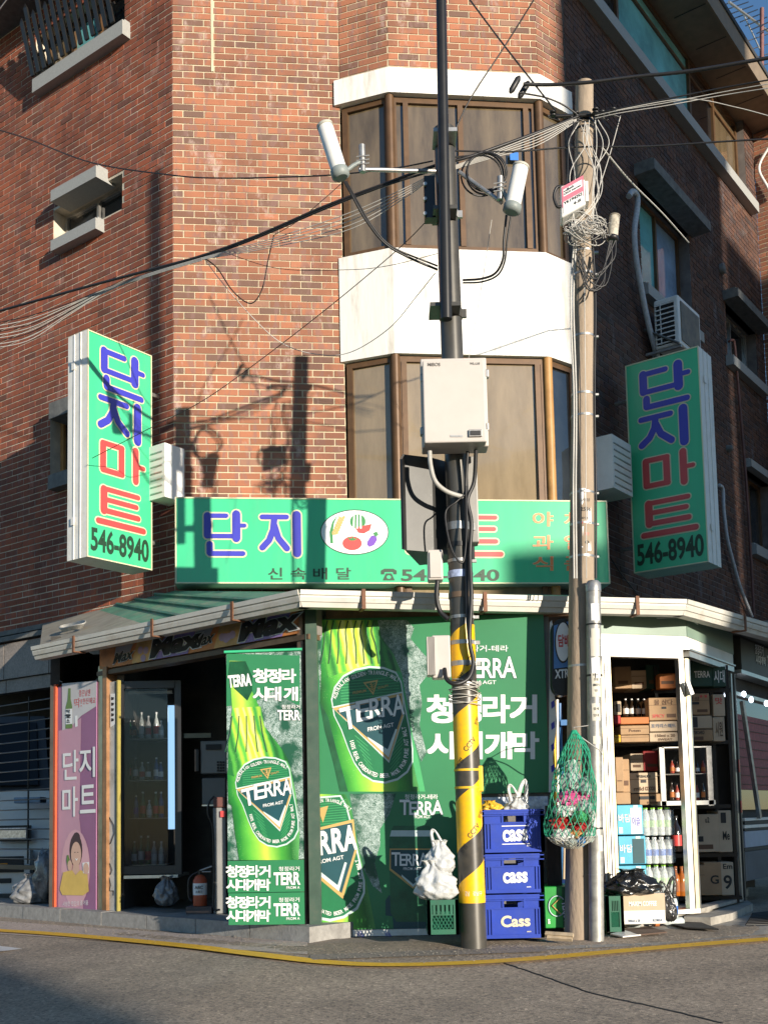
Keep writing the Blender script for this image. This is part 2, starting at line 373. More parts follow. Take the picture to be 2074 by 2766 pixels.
# ================================================================== SETTING
KC = V(-.50, 7.16, 0)                                   # corner of the kerb in front of the shop
KD = [(V(-.669, -.743), KC[:2]), (V(.10, -.995), KC[:2]), (V(.83, -.56), V(2.35, 7.75))]
def dist_out(X, Y): return max(float(n@(V(X, Y)-p)) for n, p in KD)
def gz(X, Y):
    d = dist_out(X, Y); return -.075*max(0., d-.25) if d < 14 else -.075*13.75
def gnd(x, y, dz=0.):
    p = ong(x, y, 0.)
    for _ in range(12): p = ong(x, y, gz(p[0], p[1])+dz)
    return p
ASPH = mat('asphalt', (.37, .305, .235), .92, var=.22, vs=120, bump=.6, bs=180, dirt=.35, dcol=(.12, .11, .10), ds=3)
GRAVEL = mat('pinkish_concrete_apron', (.46, .38, .32), .95, var=.3, vs=60, bump=.6, bs=90, dirt=.5, dcol=(.18, .14, .12), ds=20)
mb = MB()
xs = list(np.concatenate([np.linspace(-60, -7, 12), np.linspace(-6, 6, 121), np.linspace(7, 60, 12)]))
ys = list(np.concatenate([np.linspace(-60, -1, 14), np.linspace(0, 14, 141), np.linspace(16, 90, 12)]))
vs = [(x, y, gz(x, y)) for y in ys for x in xs]; nx = len(xs)
mb.add(vs, [(j*nx+i, j*nx+i+1, (j+1)*nx+i+1, (j+1)*nx+i) for j in range(len(ys)-1) for i in range(nx-1)], sm=True)
nt = ASPH.node_tree; N = nt.nodes; L = nt.links; b_ = N['Principled BSDF']; src = b_.inputs['Base Color'].links[0].from_socket
g_ = N.new('ShaderNodeNewGeometry'); v_ = N.new('ShaderNodeTexVoronoi'); v_.inputs['Scale'].default_value = 75; L.new(g_.outputs['Position'], v_.inputs[0])
r_ = ramp(N, [(0, (.55, .55, .55)), (.35, (.9, .9, .9)), (.7, (1.05, 1.03, 1.0)), (.93, (1.15, 1.13, 1.1)), (1, (1.6, 1.55, 1.5))]); sp_ = N.new('ShaderNodeSeparateColor'); L.new(v_.outputs['Color'], sp_.inputs[0]); L.new(sp_.outputs[0], r_.inputs[0])
n_ = N.new('ShaderNodeTexNoise'); n_.inputs['Scale'].default_value = .8; n_.inputs['Detail'].default_value = 8; n_.inputs['Roughness'].default_value = .65; L.new(g_.outputs['Position'], n_.inputs[0])
q_ = ramp(N, [(.35, (.72, .71, .70)), (.65, (1.12, 1.1, 1.08))]); L.new(n_.outputs['Fac'], q_.inputs[0])
m_1 = N.new('ShaderNodeVectorMath'); m_1.operation = 'MULTIPLY'; L.new(src, m_1.inputs[0]); L.new(r_.outputs[0], m_1.inputs[1])
m_2 = N.new('ShaderNodeVectorMath'); m_2.operation = 'MULTIPLY'; L.new(m_1.outputs[0], m_2.inputs[0]); L.new(q_.outputs[0], m_2.inputs[1]); L.new(m_2.outputs[0], b_.inputs['Base Color'])
structure('ground', mb, ASPH)
mb = MB(); R = random.Random(31)
for i in range(650):
    x = R.uniform(-40, 1660); y0_ = np.interp(x, [0, 660, 700, 1200, 1660], [2000, 2050, 2070, 2058, 2018]); p = gnd(x, y0_+R.gauss(0, 9)-6, .007); r = R.uniform(.002, .0055)
    mb.blob(p+V(0, 0, r*.4), (r, r*R.uniform(.6, 1), r*.6), 5, 3, 0, .3, i, sm=False)
o = link('grit', mesh(mb, mat('grit_stone', (.20, .18, .15), .9, var=.5, vs=30), 'grit')); tag(o, 'loose grit gathered along the kerb and yellow line', 'grit', kind='stuff')
def strip(name, top, bot, m, dz, kind='structure', thick=None, n=8):
    """sheet on the ground between two pixel lines"""
    def res(L):
        out = []
        for (a, b) in zip(L, L[1:]):
            for i in range(n): out.append((a[0]+(b[0]-a[0])*i/n, a[1]+(b[1]-a[1])*i/n))
        return out+[L[-1]]
    mb = MB(); T = [gnd(x, y, dz) for x, y in res(top)]; B = [gnd(x, y, dz) for x, y in res(bot)]
    for i in range(len(T)-1): mb.poly([B[i], B[i+1], T[i+1], T[i]])
    o = structure(name, mb, m); return o
strip('gutter_apron', [(-60, 1986), (665, 2036)], [(-60, 2014), (665, 2062)], GRAVEL, .005)
strip('concrete_pavement', [(1180, 2018), (1420, 2002), (1720, 1966)], [(1180, 2052), (1420, 2042), (1720, 2012)], CONC, .005)
strip('asphalt_patch', [(670, 2030), (1180, 2016)], [(670, 2074), (1180, 2056)], mat('dark_patch_asphalt', (.25, .21, .17), .95, var=.3, vs=50, bump=.7, bs=100), .007)
# yellow line, constant width on the ground
YL = mat('road_yellow_paint', (.88, .50, .025), .7, var=.1, vs=30, bump=.3, bs=120, dirt=.3, dcol=(.42, .24, .05), ds=9)
cl = smooth_path([(-90, 2004, 0), (150, 2020, 0), (400, 2043, 0), (560, 2062, 0), (700, 2078, 0), (830, 2084, 0), (980, 2081, 0), (1150, 2071, 0), (1400, 2049, 0), (1560, 2036, 0), (1760, 2021, 0)], 6)
G = [gnd(p[0], p[1], .009) for p in cl]; mb = MB()
for i in range(len(G)-1):
    t0 = nrm((G[min(i+1, len(G)-1)]-G[max(i-1, 0)])*V(1, 1, 0)); t1 = nrm((G[min(i+2, len(G)-1)]-G[i])*V(1, 1, 0))
    q = lambda p, t, s: p+V(-t[1], t[0], 0)*.074*s
    mb.poly([q(G[i], t0, -1), q(G[i+1], t1, -1), q(G[i+1], t1, 1), q(G[i], t0, 1)])
o = structure('yellow_line', mb, YL)
mb = MB(); c0 = gnd(-24, 2048, .008)
mb.poly([c0+V(.28*cos(a), .28*sin(a), 0) for a in np.linspace(0, 2*pi, 28, endpoint=False)]); structure('white_road_dot', mb, mat('road_white_paint', (.7, .68, .64), .7, var=.1, vs=40, dirt=.4, ds=12, dcol=(.35, .33, .3)))
mb = MB()
for k, pts in enumerate([[(1090, 2082), (1180, 2112), (1290, 2150), (1420, 2178), (1560, 2212)]]):
    mb.tube([gnd(x, y, .0) for x, y in smooth_path([(a, b, 0) for a, b in pts], 4) and [(q[0]+random.uniform(-3, 3), q[1]) for q in smooth_path([(a, b, 0) for a, b in pts], 8)]], .006, 4)
structure('road_crack_seal', mb, mat('tar', (.03, .03, .03), .8, var=.1))

# ------------------------------------------------------------------ main brick building
C1 = at(376, 880, 10.05); C1[2] = 0
CHF = Fr(C1, radians(6)); LWF = Fr(C1, radians(-36.6))
a2 = CHF.px(1247, 800)[0]; C2 = CHF.P(a2, 0); RWF = Fr(C2, radians(53.4))
LTH, RTH = 6.2, RWF.px(1634, 448)[0]
ZT = 10.3
ZE = LWF.px(0, 84, 0)[1]
bld = thing('brick_building', 'red brick corner building with chamfered corner and glazed white banded bay above the shop', 'building', (C1[0], C1[1], 0))
BW, BH = .2, .067
def cells(u0, u1, v0, v1, holes):
    U = sorted({u0, u1, *[min(max(h[i], u0), u1) for h in holes for i in (0, 1)]}); W_ = sorted({v0, v1, *[min(max(h[i], v0), v1) for h in holes for i in (2, 3)]})
    out = []
    for a, b in zip(U, U[1:]):
        for c, d in zip(W_, W_[1:]):
            m_, n_ = (a+b)/2, (c+d)/2
            if b-a > 1e-4 and d-c > 1e-4 and not any(h[0] < m_ < h[1] and h[2] < n_ < h[3] for h in holes): out.append((a, b, c, d))
    return out
def brick_rects(u0, u1, v0, v1, holes, ph=0):
    out = []; r0 = int(math.floor(v0/BH)); r = r0
    while r*BH < v1:
        z0 = r*BH; zc = z0+BH/2
        if z0 >= v0-.03 and z0+BH <= v1+.03:
            cuts = [(max(h[0], u0), min(h[1], u1)) for h in holes if h[2] < zc < h[3] and h[1] > u0 and h[0] < u1]
            segs = [(u0, u1)]
            for c in cuts:
                ns = []
                for s in segs:
                    if c[1] <= s[0] or c[0] >= s[1]: ns.append(s); continue
                    if c[0] > s[0]: ns.append((s[0], c[0]))
                    if c[1] < s[1]: ns.append((c[1], s[1]))
                segs = ns
            x = math.floor(u0/BW)*BW-BW+((r+ph) % 2)*BW/2
            while x < u1:
                for s in segs:
                    a, b = max(x+.005, s[0]+.002), min(x+BW-.007, s[1]-.002)
                    if b-a > .025: out.append((a, b, z0+.006, z0+BH-.006))
                x += BW
        r += 1
    return out
def brick_box(mb, fr, a, b, c, d, w, tint):
    q = [(a,c,-.02),(b,c,-.02),(b,d,-.02),(a,d,-.02),(a,c,w),(b,c,w),(b,d,w),(a,d,w)]
    mb.add([fr.P(*p) for p in q], [f for f in BOXF if f != (0,3,2,1)], 0, tint=tint)
single_pool = []
def make_wall(fr, u0, u1, v0, v1, holes, label, mort, singles=0, zwin=None, ph=0, bm=None):
    mb = MB()
    for a, b, c, d in cells(u0, u1, v0, v1, holes): mb.fbox(fr, a, b, c, d, -.24, -.005)
    wl = part('wall', mb, mort, bld, label)
    rects = brick_rects(u0, u1, v0, v1, holes, ph)
    R = random.Random(int(u1*100)+3); mb = MB(); n1 = 0
    for (a, b, c, d) in rects:
        t = min(1, max(0, R.gauss(.5, .26))); w = R.uniform(-.0015, .0025)
        if n1 < singles and zwin and zwin[0] < c < zwin[1] and b-a > .18:
            p = fr.P(a, c, w); l = wloc(wl)
            o = link('brick', single_mesh(fr, t), wl, tuple(p-l)); o.rotation_euler = (0, 0, 0); n1 += 1
        else: brick_box(mb, fr, a, b, c, d, w, t)
    part('brick_courses', mb, bm or BRICK, wl, None, 'stuff'); return wl
SM = {}
def single_mesh(fr, t):
    k = (round(fr.u[0], 3), int(t*14))
    if k not in SM:
        mb = MB(); f0 = Fr((0, 0, 0), u=fr.u); brick_box(mb, f0, 0, .19, 0, .057, 0, .5001+0*t)
        mb.t = [(int(t*14)+.5)/15]*len(mb.t); SM[k] = mesh(mb, BRICK, 'brick')
    return SM[k]
def hole(fr, xl, xr, ytl, ybl):    # hole from pixels at its left edge
    a, vt = fr.px(xl, ytl); _, vb = fr.px(xl, ybl); b, _ = fr.px(xr, ybl); return (a, b, vb, vt)
# windows of the left wall
hA = (LWF.px(78, 100)[0], LWF.px(270, 60)[0], LWF.px(120, 146)[1], ZE-.25)
hB = hole(LWF, 116, 264, 455, 527)
hC = hole(LWF, 109, 205, 902, 1032)
zb = 2.55
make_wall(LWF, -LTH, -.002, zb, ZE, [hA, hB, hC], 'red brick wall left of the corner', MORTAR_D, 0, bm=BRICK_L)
aB0 = CHF.px(743, 700)[0]
make_wall(CHF, .002, aB0, zb, ZT, [], 'sunlit red brick wall on the chamfered corner', MORTAR, 298, (5.0, 7.9), 1)
# windows of the right wall
hD = (RWF.px(1385, 560)[0], RWF.px(1492, 600)[0], RWF.px(1396, 628)[1], RWF.px(1492, 512)[1])
hE = (RWF.px(1568, 700)[0], RWF.px(1636, 800)[0], RWF.px(1592, 792)[1], RWF.px(1600, 688)[1])
hF = (RWF.px(1614, 1100)[0], RTH-.1, RWF.px(1660, 1200)[1], RWF.px(1640, 1034)[1])
rib_b = RWF.px(1440, 214)[1]
hG = (RWF.px(1288, 10)[0], RWF.px(1612, 400)[0], rib_b, ZT+1)
RW_TOP = RWF.px(1592, 244)[1]
print('heights', rib_b, RW_TOP, 'holes', hD, hE, hF, hG, 'C2', C2)
make_wall(RWF, .002, RTH, zb, RW_TOP+.1, [hD, hE, hF, hG], 'dark red brick side wall in shade', mat('mortar_shaded_side', (.16, .14, .13), .9, var=.3), 0, bm=BRICK_R)  # mortar also darkened to hold the shade of this wall
# closed core so no light leaks
mb = MB()
inn = [C1+V(.12, .3, 0), C2+V(-.1, .4, 0), RWF.P(RTH-.3, 0, -.3), RWF.P(RTH-.3, 0, -4), LWF.P(-LTH+.3, 0, -4), LWF.P(-LTH+.3, 0, -.3)]
inn = [V(p[0], p[1], 0) for p in inn]
mb.prism([p+V(0, 0, zb+.02) for p in inn], [p+V(0, 0, ZT-.05) for p in inn])
part('inner_core', mb, DARK, bld)
mb = MB()  # slab edge over the shop
sl = [LWF.P(-LTH, 0, -.02), C1+V(.0, .02, 0), C2+V(0, .02, 0), RWF.P(RTH, 0, -.02), RWF.P(RTH, 0, -5), LWF.P(-LTH, 0, -5)]
mb.prism([V(p[0], p[1], zb-.16) for p in sl], [V(p[0], p[1], zb) for p in sl]); part('floor_slab', mb, CONC, bld)

def sill(fr, a0, a1, z0, z1, out, m, name='window_sill', parent=None):
    mb = MB().fbox(fr, a0, a1, z0, z1, -.1, out-.0)
    mb.fbox(fr, a0+.002, a1-.002, z1, z1+.02, -.1, out-.03)
    return part(name, mb, m, parent or bld)
def window(fr, h, dep, bars, fm, gm, fw=.045, hb=(), parent=None, label=None, gms=None):
    """framed window in hole h: frame part with pane children; bars = fractions of mullions"""
    a, b, c, d = h; mb = MB(); w0, w1 = -dep-.05, -dep
    mb.fbox(fr, a, b, c, c+fw, w0, w1); mb.fbox(fr, a, b, d-fw, d, w0, w1)
    mb.fbox(fr, a, a+fw, c+fw, d-fw, w0, w1); mb.fbox(fr, b-fw, b, c+fw, d-fw, w0, w1)
    xs_ = [a+fw*.5]
    for q in bars: x = a+(b-a)*q; mb.fbox(fr, x-fw*.45, x+fw*.45, c+fw, d-fw, w0+.002, w1+.008); xs_.append(x)
    xs_.append(b-fw*.5)
    for q in hb: z = c+(d-c)*q; mb.fbox(fr, a+fw, b-fw, z-fw*.35, z+fw*.35, w0+.004, w1-.002)
    o = part('window', mb, fm, parent or bld, label)
    for i, (x0, x1) in enumerate(zip(xs_, xs_[1:])):
        g = (gms[i] if gms else gm); j = random.uniform(-.004, .004)
        m2 = MB(); P_ = [fr.P(x0+fw*.3, c+fw*.6, w0+.02+j), fr.P(x1-fw*.3, c+fw*.6, w0+.02-j), fr.P(x1-fw*.3, d-fw*.6, w0+.024), fr.P(x0+fw*.3, d-fw*.6, w0+.018)]
        m2.prism([p-fr.n*.006 for p in P_], P_); part('pane', m2, g, o)
    return o
# left wall windows
window(LWF, hA, .14, [.32, .62], BROWN_FR, GL_DK, gms=[GL_TAN, GL_TEAL, GL_DK], label='upper left window behind the picket guard')
window(LWF, hB, .15, [.5], ALU, GL_DK, .035)
window(LWF, hC, .13, [.35], BROWN_LT, GL_DK, .05, label='window with a varnished timber frame behind the vertical sign')
z0, z1 = LWF.px(87.7*.8, 200.5, .1)[1], LWF.px(70, 172, .1)[1]
sill(LWF, LWF.px(70, 190, .1)[0], LWF.px(265, 65, .1)[0], z0, z1, .1, STONE)
sill(LWF, LWF.px(110, 530, .11)[0], LWF.px(207, 480, .11)[0], LWF.px(110, 543, .11)[1], LWF.px(110, 520, .11)[1], .11, STONE)
sill(LWF, LWF.px(110, 430, .15)[0], LWF.px(208, 370, .15)[0], LWF.px(110, 436, .15)[1], LWF.px(110, 412, .15)[1], .15, STONE, 'window_hood')
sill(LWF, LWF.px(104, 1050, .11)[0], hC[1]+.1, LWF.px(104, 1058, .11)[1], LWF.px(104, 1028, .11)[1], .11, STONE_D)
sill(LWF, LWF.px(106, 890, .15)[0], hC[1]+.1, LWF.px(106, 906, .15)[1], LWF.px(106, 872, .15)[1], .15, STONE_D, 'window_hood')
# picket guard of window A, leaning outwards at the top
gd = MB()
n = 14; a0, a1 = LWF.px(88, 160)[0], hA[1]+.02
zs = z1+.02
for z_ in (.16, .40): gd.tube([LWF.P(a0, zs+z_, .10+.28*z_), LWF.P(a1, zs+z_, .10+.28*z_)], .016, 4, sm=False)
gt = part('window_guard', gd, BLACK_MT, bld, 'black picket guard')
for i in range(n):
    a = a0+(a1-a0)*(i+.3)/n; h = .62 if i % 2 else .52; mb = MB()
    lo = [LWF.P(a+d, zs, .10+c) for d, c in ((-.026, 0), (.026, 0), (.026, .022), (-.026, .022))]
    mi_ = [p+LWF.v*h+LWF.n*h*.28 for p in lo]
    mb.prism(lo, mi_); tip = mi_[0]*.5+mi_[1]*.5+LWF.v*.05+LWF.n*.02
    mb.add(mi_+[tip], [(0, 1, 4), (1, 2, 4), (2, 3, 4), (3, 0, 4)]); part('picket', mb, BLACK_MT, gt)
# right wall windows
window(RWF, hD, .14, [.52], BROWN_FR, GL_DK, .05, gms=[GL_TEAL, GL_BLUE], label='side window above the air conditioner')
window(RWF, hE, .14, [.45], ALU, GL_DK, .04)
window(RWF, hF, .14, [.5], BROWN_FR, GL_DK, .05)
sill(RWF, hD[0]-.08, hD[1]+.08, hD[2]-.13, hD[2]-.005, .1, STONE)
sill(RWF, hE[0]-.08, hE[1]+.12, hE[2]-.13, hE[2]-.005, .1, STONE)
sill(RWF, hF[0]-.02, hF[1], hF[2]-.14, hF[2]-.005, .1, STONE)
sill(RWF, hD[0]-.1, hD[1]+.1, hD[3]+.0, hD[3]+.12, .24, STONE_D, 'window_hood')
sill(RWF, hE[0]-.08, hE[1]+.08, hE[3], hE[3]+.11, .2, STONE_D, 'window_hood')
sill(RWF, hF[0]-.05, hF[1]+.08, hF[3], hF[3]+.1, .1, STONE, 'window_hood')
# ribbon window under the eave
sill(RWF, -.1, hG[1]+.12, rib_b-.15, rib_b-.005, .12, STONE)
hg = (hG[0], hG[1], rib_b, RW_TOP)
window(RWF, hg, .1, [.16, .62, .80], BROWN_FR, GL_TEAL, .06, hb=(.8,), gms=[GL_DK, GL_TEAL, GL_DK, GL_TAN], label='ribbon window with sky reflection in its teal pane colour under the eave')
# eave
mb = MB(); ez = RW_TOP+.02
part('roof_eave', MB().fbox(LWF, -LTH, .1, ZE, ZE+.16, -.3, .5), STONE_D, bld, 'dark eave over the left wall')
ev = [RWF.P(-.9, 0, .0), RWF.P(-.9, 0, .44), RWF.P(RTH+1.2, 0, .44), RWF.P(RTH+1.2, 0, -3), RWF.P(-.9, 0, -3)]
mb.prism([p+V(0, 0, ez) for p in ev], [p+V(0, 0, ez+.10) for p in ev])
mb.fbox(RWF, -.9, RTH+1.2, ez-.06, ez+.2, .44, .48)
part('roof_eave', mb, mat('brown_soffit_board', (.20, .15, .10), .7, var=.15, vs=9, aniso=(1, 1, 1)), bld)
for i in range(9):
    mb = MB(); a = -.6+i*.72; mb.fbox(RWF, a, a+.008, ez-.006, ez-.001, .02, .43); part('soffit_joint', mb, BLACK_MT, bld)
mb = MB(); mb.prism([RWF.P(-.9, ez+.2, .5), RWF.P(RTH+1.3, ez+.2, .5), RWF.P(RTH+1.3, ez+1.5, -2.5), RWF.P(-.9, ez+1.5, -2.5)], [RWF.P(-.9, ez+.26, .5), RWF.P(RTH+1.3, ez+.26, .5), RWF.P(RTH+1.3, ez+1.56, -2.5), RWF.P(-.9, ez+1.56, -2.5)])
part('roof', mb, mat('dark_shingle', (.04, .04, .042), .85, var=.3, vs=20, bump=.4, bs=50), bld)
# projecting stair wing beyond the right wall, its end face catches the sun
WGF = Fr(RWF.P(RTH, 0, 0), u=RWF.n)
mb = MB(); 
mb.fbox(WGF, 0, 1.9, zb, RW_TOP+.0, -2.2, -.005); wing = part('wall', mb, MORTAR, bld, 'sunlit brick wing at the far right')
mb = MB(); R = random.Random(5)
for (a, b, c, d) in brick_rects(0.0, 1.9, zb, RW_TOP, []): brick_box(mb, WGF, a, b, c, d, R.uniform(0, .002), min(1, max(0, R.gauss(.6, .2))))
part('brick_courses', mb, BRICK, wing, None, 'stuff')

mb = MB(); aj = CHF.px(459, 80)[0]; mb.fbox(CHF, aj-.012, aj+.012, CHF.px(459, 155)[1], ZT-.2, -.01, .006); part('sealant_joint', mb, mat('tan_sealant', (.56, .47, .32), .8), bld)
# ------------------------------------------------------------------ bay
OFFB = .22
B0 = CHF.P(aB0, 0); fo = CHF.off(OFFB)
B1 = fo.P(fo.px(852, 700)[0], 0); B2 = fo.P(fo.px(1180, 700)[0], 0); B3 = CHF.P(CHF.px(1240, 700)[0], 0)
BF = [Fr(B0, u=B1-B0), Fr(B1, u=B2-B1), Fr(B2, u=B3-B2)]; BL = [np.linalg.norm(B1-B0), np.linalg.norm(B2-B1), np.linalg.norm(B3-B2)]
zz = lambda y: CHF.px(742, y)[1]
def bayplan(out, back=.05):
    cn = (B0+B1+B2+B3)/4
    p0 = B0-CHF.u*out; p3 = B3+CHF.u*out
    nA, nB, nC = BF[0].n, BF[1].n, BF[2].n
    b = nrm(nA+nB); c = nrm(nB+nC)
    q1 = B1+b*out/(b@nA); q2 = B2+c*out/(c@nB)
    pl = [p0+nA*out*.6, q1]
    for i in range(1): pass
    return pl+[q2, p3+nC*out*.6, p3-CHF.n*back, p0-CHF.n*back]
def bayprism(out, z0, z1, m, name, label=None, back=.1):
    P_ = [V(p[0], p[1], 0) for p in bayplan(out, back)]
    mb = MB().prism([p+V(0, 0, z0) for p in P_], [p+V(0, 0, z1) for p in P_]); return part(name, mb, m, bld, label)
zs0, zs1, zw0, zw1, zm0, zm1, zl = zz(179), zz(232), zz(558), zz(234), zz(784), zz(560), 2.7
bayprism(.045, zs1, zs0, WHITE_RENDER, 'bay_band', 'narrow white rendered band above the upper bay windows')
bayprism(.03, zm0, zm1, WHITE_RENDER, 'bay_band', 'deep white rendered band between the two rows of bay windows')
bayprism(-.11, zl, zs1, DARK, 'bay_core')
bayprism(-.005, zs0, ZT, MORTAR, 'bay_wall', 'brick bay wall above the white band')
mb = MB(); R = random.Random(9)
for i in range(3):
    for (a, b, c, d) in brick_rects(0, BL[i], zs0, ZT, [], i): brick_box(mb, BF[i], a, b, c, d, R.uniform(0, .002), min(1, max(0, R.gauss(.5, .26))))
part('brick_courses', mb, BRICK, bld, None, 'stuff')
for (z0, z1, gl, lb) in ((zm1, zs1, [GL_TAN, GL_TAN, GL_TAN], 'upper'), (zl, zm0, [GL_TAN2, GL_TAN2, GL_DK], 'lower')):
    for i in range(3):
        bars = [] if i != 1 else ([.10, .47, .92] if lb == 'upper' else [.05, .45, .94])
        gm = gl[i]
        window(BF[i], (.012, BL[i]-.012, z0+.004, z1-.004), .02, bars, BROWN_FR, gm, .055, label='%s bay window, %s face' % (lb, ('left', 'front', 'right')[i]))
for p, w_ in ((B1, .055), (B2, .055)):
    for z0, z1 in ((zm1, zs1), (zl, zm0)):
        mb = MB().tube([p+V(0, .02, z0), p+V(0, .02, z1)], .045, 8); part('corner_post', mb, BROWN_LT if z0 == zl and p is B2 else BROWN_FR, bld)

# ================================================================== SIGNS ON THE BUILDING
# front fascia sign
SGF = CHF.off(.32)
s0 = SGF.px(379, 1170)[0]; s1 = SGF.px(1314, 1170)[0]; sb = SGF.px(380, 1261)[1]; st = SGF.px(380, 1074)[1]
fs = thing('fascia_sign', 'wide green lightbox sign with a vegetable emblem over the shop', 'sign', SGF.P((s0+s1)/2, sb, -.1))
part('sign_box', MB().fbox(SGF, s0, s1, sb, st, -.26, -.012), WHITE_PT, fs)
part('sign_face', MB().fbox(SGF, s0+.012, s1-.012, sb+.012, st-.012, -.012, 0), SIGN_G, fs)
mb = MB()
for a, b, c, d in ((s0, s1, sb, sb+.012), (s0, s1, st-.012, st), (s0, s0+.012, sb+.012, st-.012), (s1-.012, s1, sb+.012, st-.012)): mb.fbox(SGF, a, b, c, d, -.012, .006)
part('sign_trim', mb, SIGN_LINE, fs)
def glyph_box(fr, key, x0, y0, x1, y1, w, mats, parent, w0=0.):
    a0, b0 = fr.px(x0, y1, w0); a1, _ = fr.px(x1, y1, w0); _, b1 = fr.px(x0, y0, w0)
    o = MB(); strokes(o, fr, (a0, b0), a1-a0, b1-b0, GLY[key], w, 0, grow=.014)
    part('letter_outline', o, mats[1], parent)
    o = MB(); strokes(o, fr, (a0, b0), a1-a0, b1-b0, GLY[key], w+.004, 0); part('letter', o, mats[0], parent)
glyph_box(SGF, 'dan', 438, 1108, 530, 1200, .002, (SIGN_BLUE, SIGN_LINE), fs)
glyph_box(SGF, 'ji', 564, 1108, 655, 1200, .002, (SIGN_BLUE, SIGN_LINE), fs)
glyph_box(SGF, 'ma', 876, 1110, 965, 1202, .002, (SIGN_RED, SIGN_LINE), fs)
glyph_box(SGF, 'teu', 1000, 1113, 1082, 1202, .002, (SIGN_RED, SIGN_LINE), fs)
mb = MB(); cx_, cy_ = 766, 1150
mb.ppoly(SGF, arcp(cx_, cy_, 74, 49, 0, 360, 40)[:-1], .002)
part('emblem_rim', mb, DKGREEN_INK, fs)
mb = MB(); mb.ppoly(SGF, arcp(cx_, cy_, 72, 47, 0, 360, 40)[:-1], .004); part('emblem', mb, WHITE_INK, fs)
mb = MB(); mb.ppoly(SGF, arcp(761, 1174, 21, 15, 0, 360, 20)[:-1], .006)
mb.ppoly(SGF, [(768, 1140), (803, 1132), (799, 1146), (786, 1153), (774, 1151)], .006); part('tomato_and_melon_slice', mb, SIGN_RED, fs)
mb = MB(); mb.ppoly(SGF, arcp(773, 1127, 17, 16, 0, 360, 20)[:-1], .005)
mb.ppoly(SGF, [(750, 1160), (760, 1164), (762, 1158), (765, 1164), (775, 1161), (766, 1168), (757, 1168)], .008)
mb.ppoly(SGF, [(806, 1152), (814, 1148), (818, 1156), (811, 1160)], .007)
mb.ppoly(SGF, [(714, 1174), (712, 1150), (718, 1128), (730, 1112), (722, 1130), (719, 1150), (720, 1174)], .006); part('emblem_leaves', mb, mat('printed_leaf_green', (.03, .22, .06), .4, var=0), fs)
mb = MB()
for q in (-8, -1, 6): mb.ppoly(SGF, [(773+q-1.5, 1112), (773+q+1.5, 1112), (773+q*1.1+2, 1142), (773+q*1.1-2, 1142)], .007)
part('melon_stripes', mb, WHITE_INK, fs)
mb = MB(); mb.ppoly(SGF, [(794, 1170), (802, 1158), (812, 1156), (815, 1166), (808, 1178), (798, 1182), (793, 1177)], .006); part('eggplant', mb, mat('printed_purple', (.16, .05, .42), .4, var=0), fs)
mb = MB()
for i in range(7):
    y = 1118+i*5.5; x = 738-i*2.4
    mb.ppoly(SGF, [(x, y), (x+7, y-5), (x+8, y+2), (x+1, y+5)], .006+i*.0002); mb.ppoly(SGF, [(x, y), (x-6, y-3), (x-6, y+4), (x, y+5)], .0062+i*.0002)
part('wheat_ear', mb, GOLD_INK, fs)
mb = MB()
for s, x0, x1 in (('신', 580, 610), ('속', 629, 661), ('배', 677, 707), ('달', 727, 758)): text_px(mb, SGF, s, (x0, 1252), (x1, 1252), (x0, 1227), .003, 0, .018)
text_px(mb, SGF, '546-8940', (868, 1255), (1077, 1255), (868, 1231), .003, 0, .025)
mb.ppoly(SGF, [(823, 1241), (823, 1233), (830, 1229), (850, 1229), (857, 1233), (857, 1241), (850, 1241), (849, 1236), (831, 1236), (830, 1241)], .003)
mb.ppoly(SGF, [(834, 1239), (846, 1239), (853, 1254), (827, 1254)], .0033)
part('small_lettering', mb, DKGREEN_INK, fs)
mb = MB(); mb.ppoly(SGF, arcp(840, 1247, 5, 4, 0, 360, 12)[:-1], .005); part('phone_dial', mb, SIGN_G, fs)
for dx, m_, w_, g_ in ((0, SIGN_LINE, .0025, .035), (0, SIGN_ORG, .0045, .012)):
    for s, x, y in (('야', 1151, 1107), ('채', 1219, 1107), ('과', 1151, 1157), ('일', 1219, 1157), ('식', 1151, 1203), ('품', 1219, 1203)):
        mb = MB(); text_px(mb, SGF, s, (x, y+30), (x+43, y+30), (x, y), w_, 0, g_); part('orange_letter', mb, m_, fs)
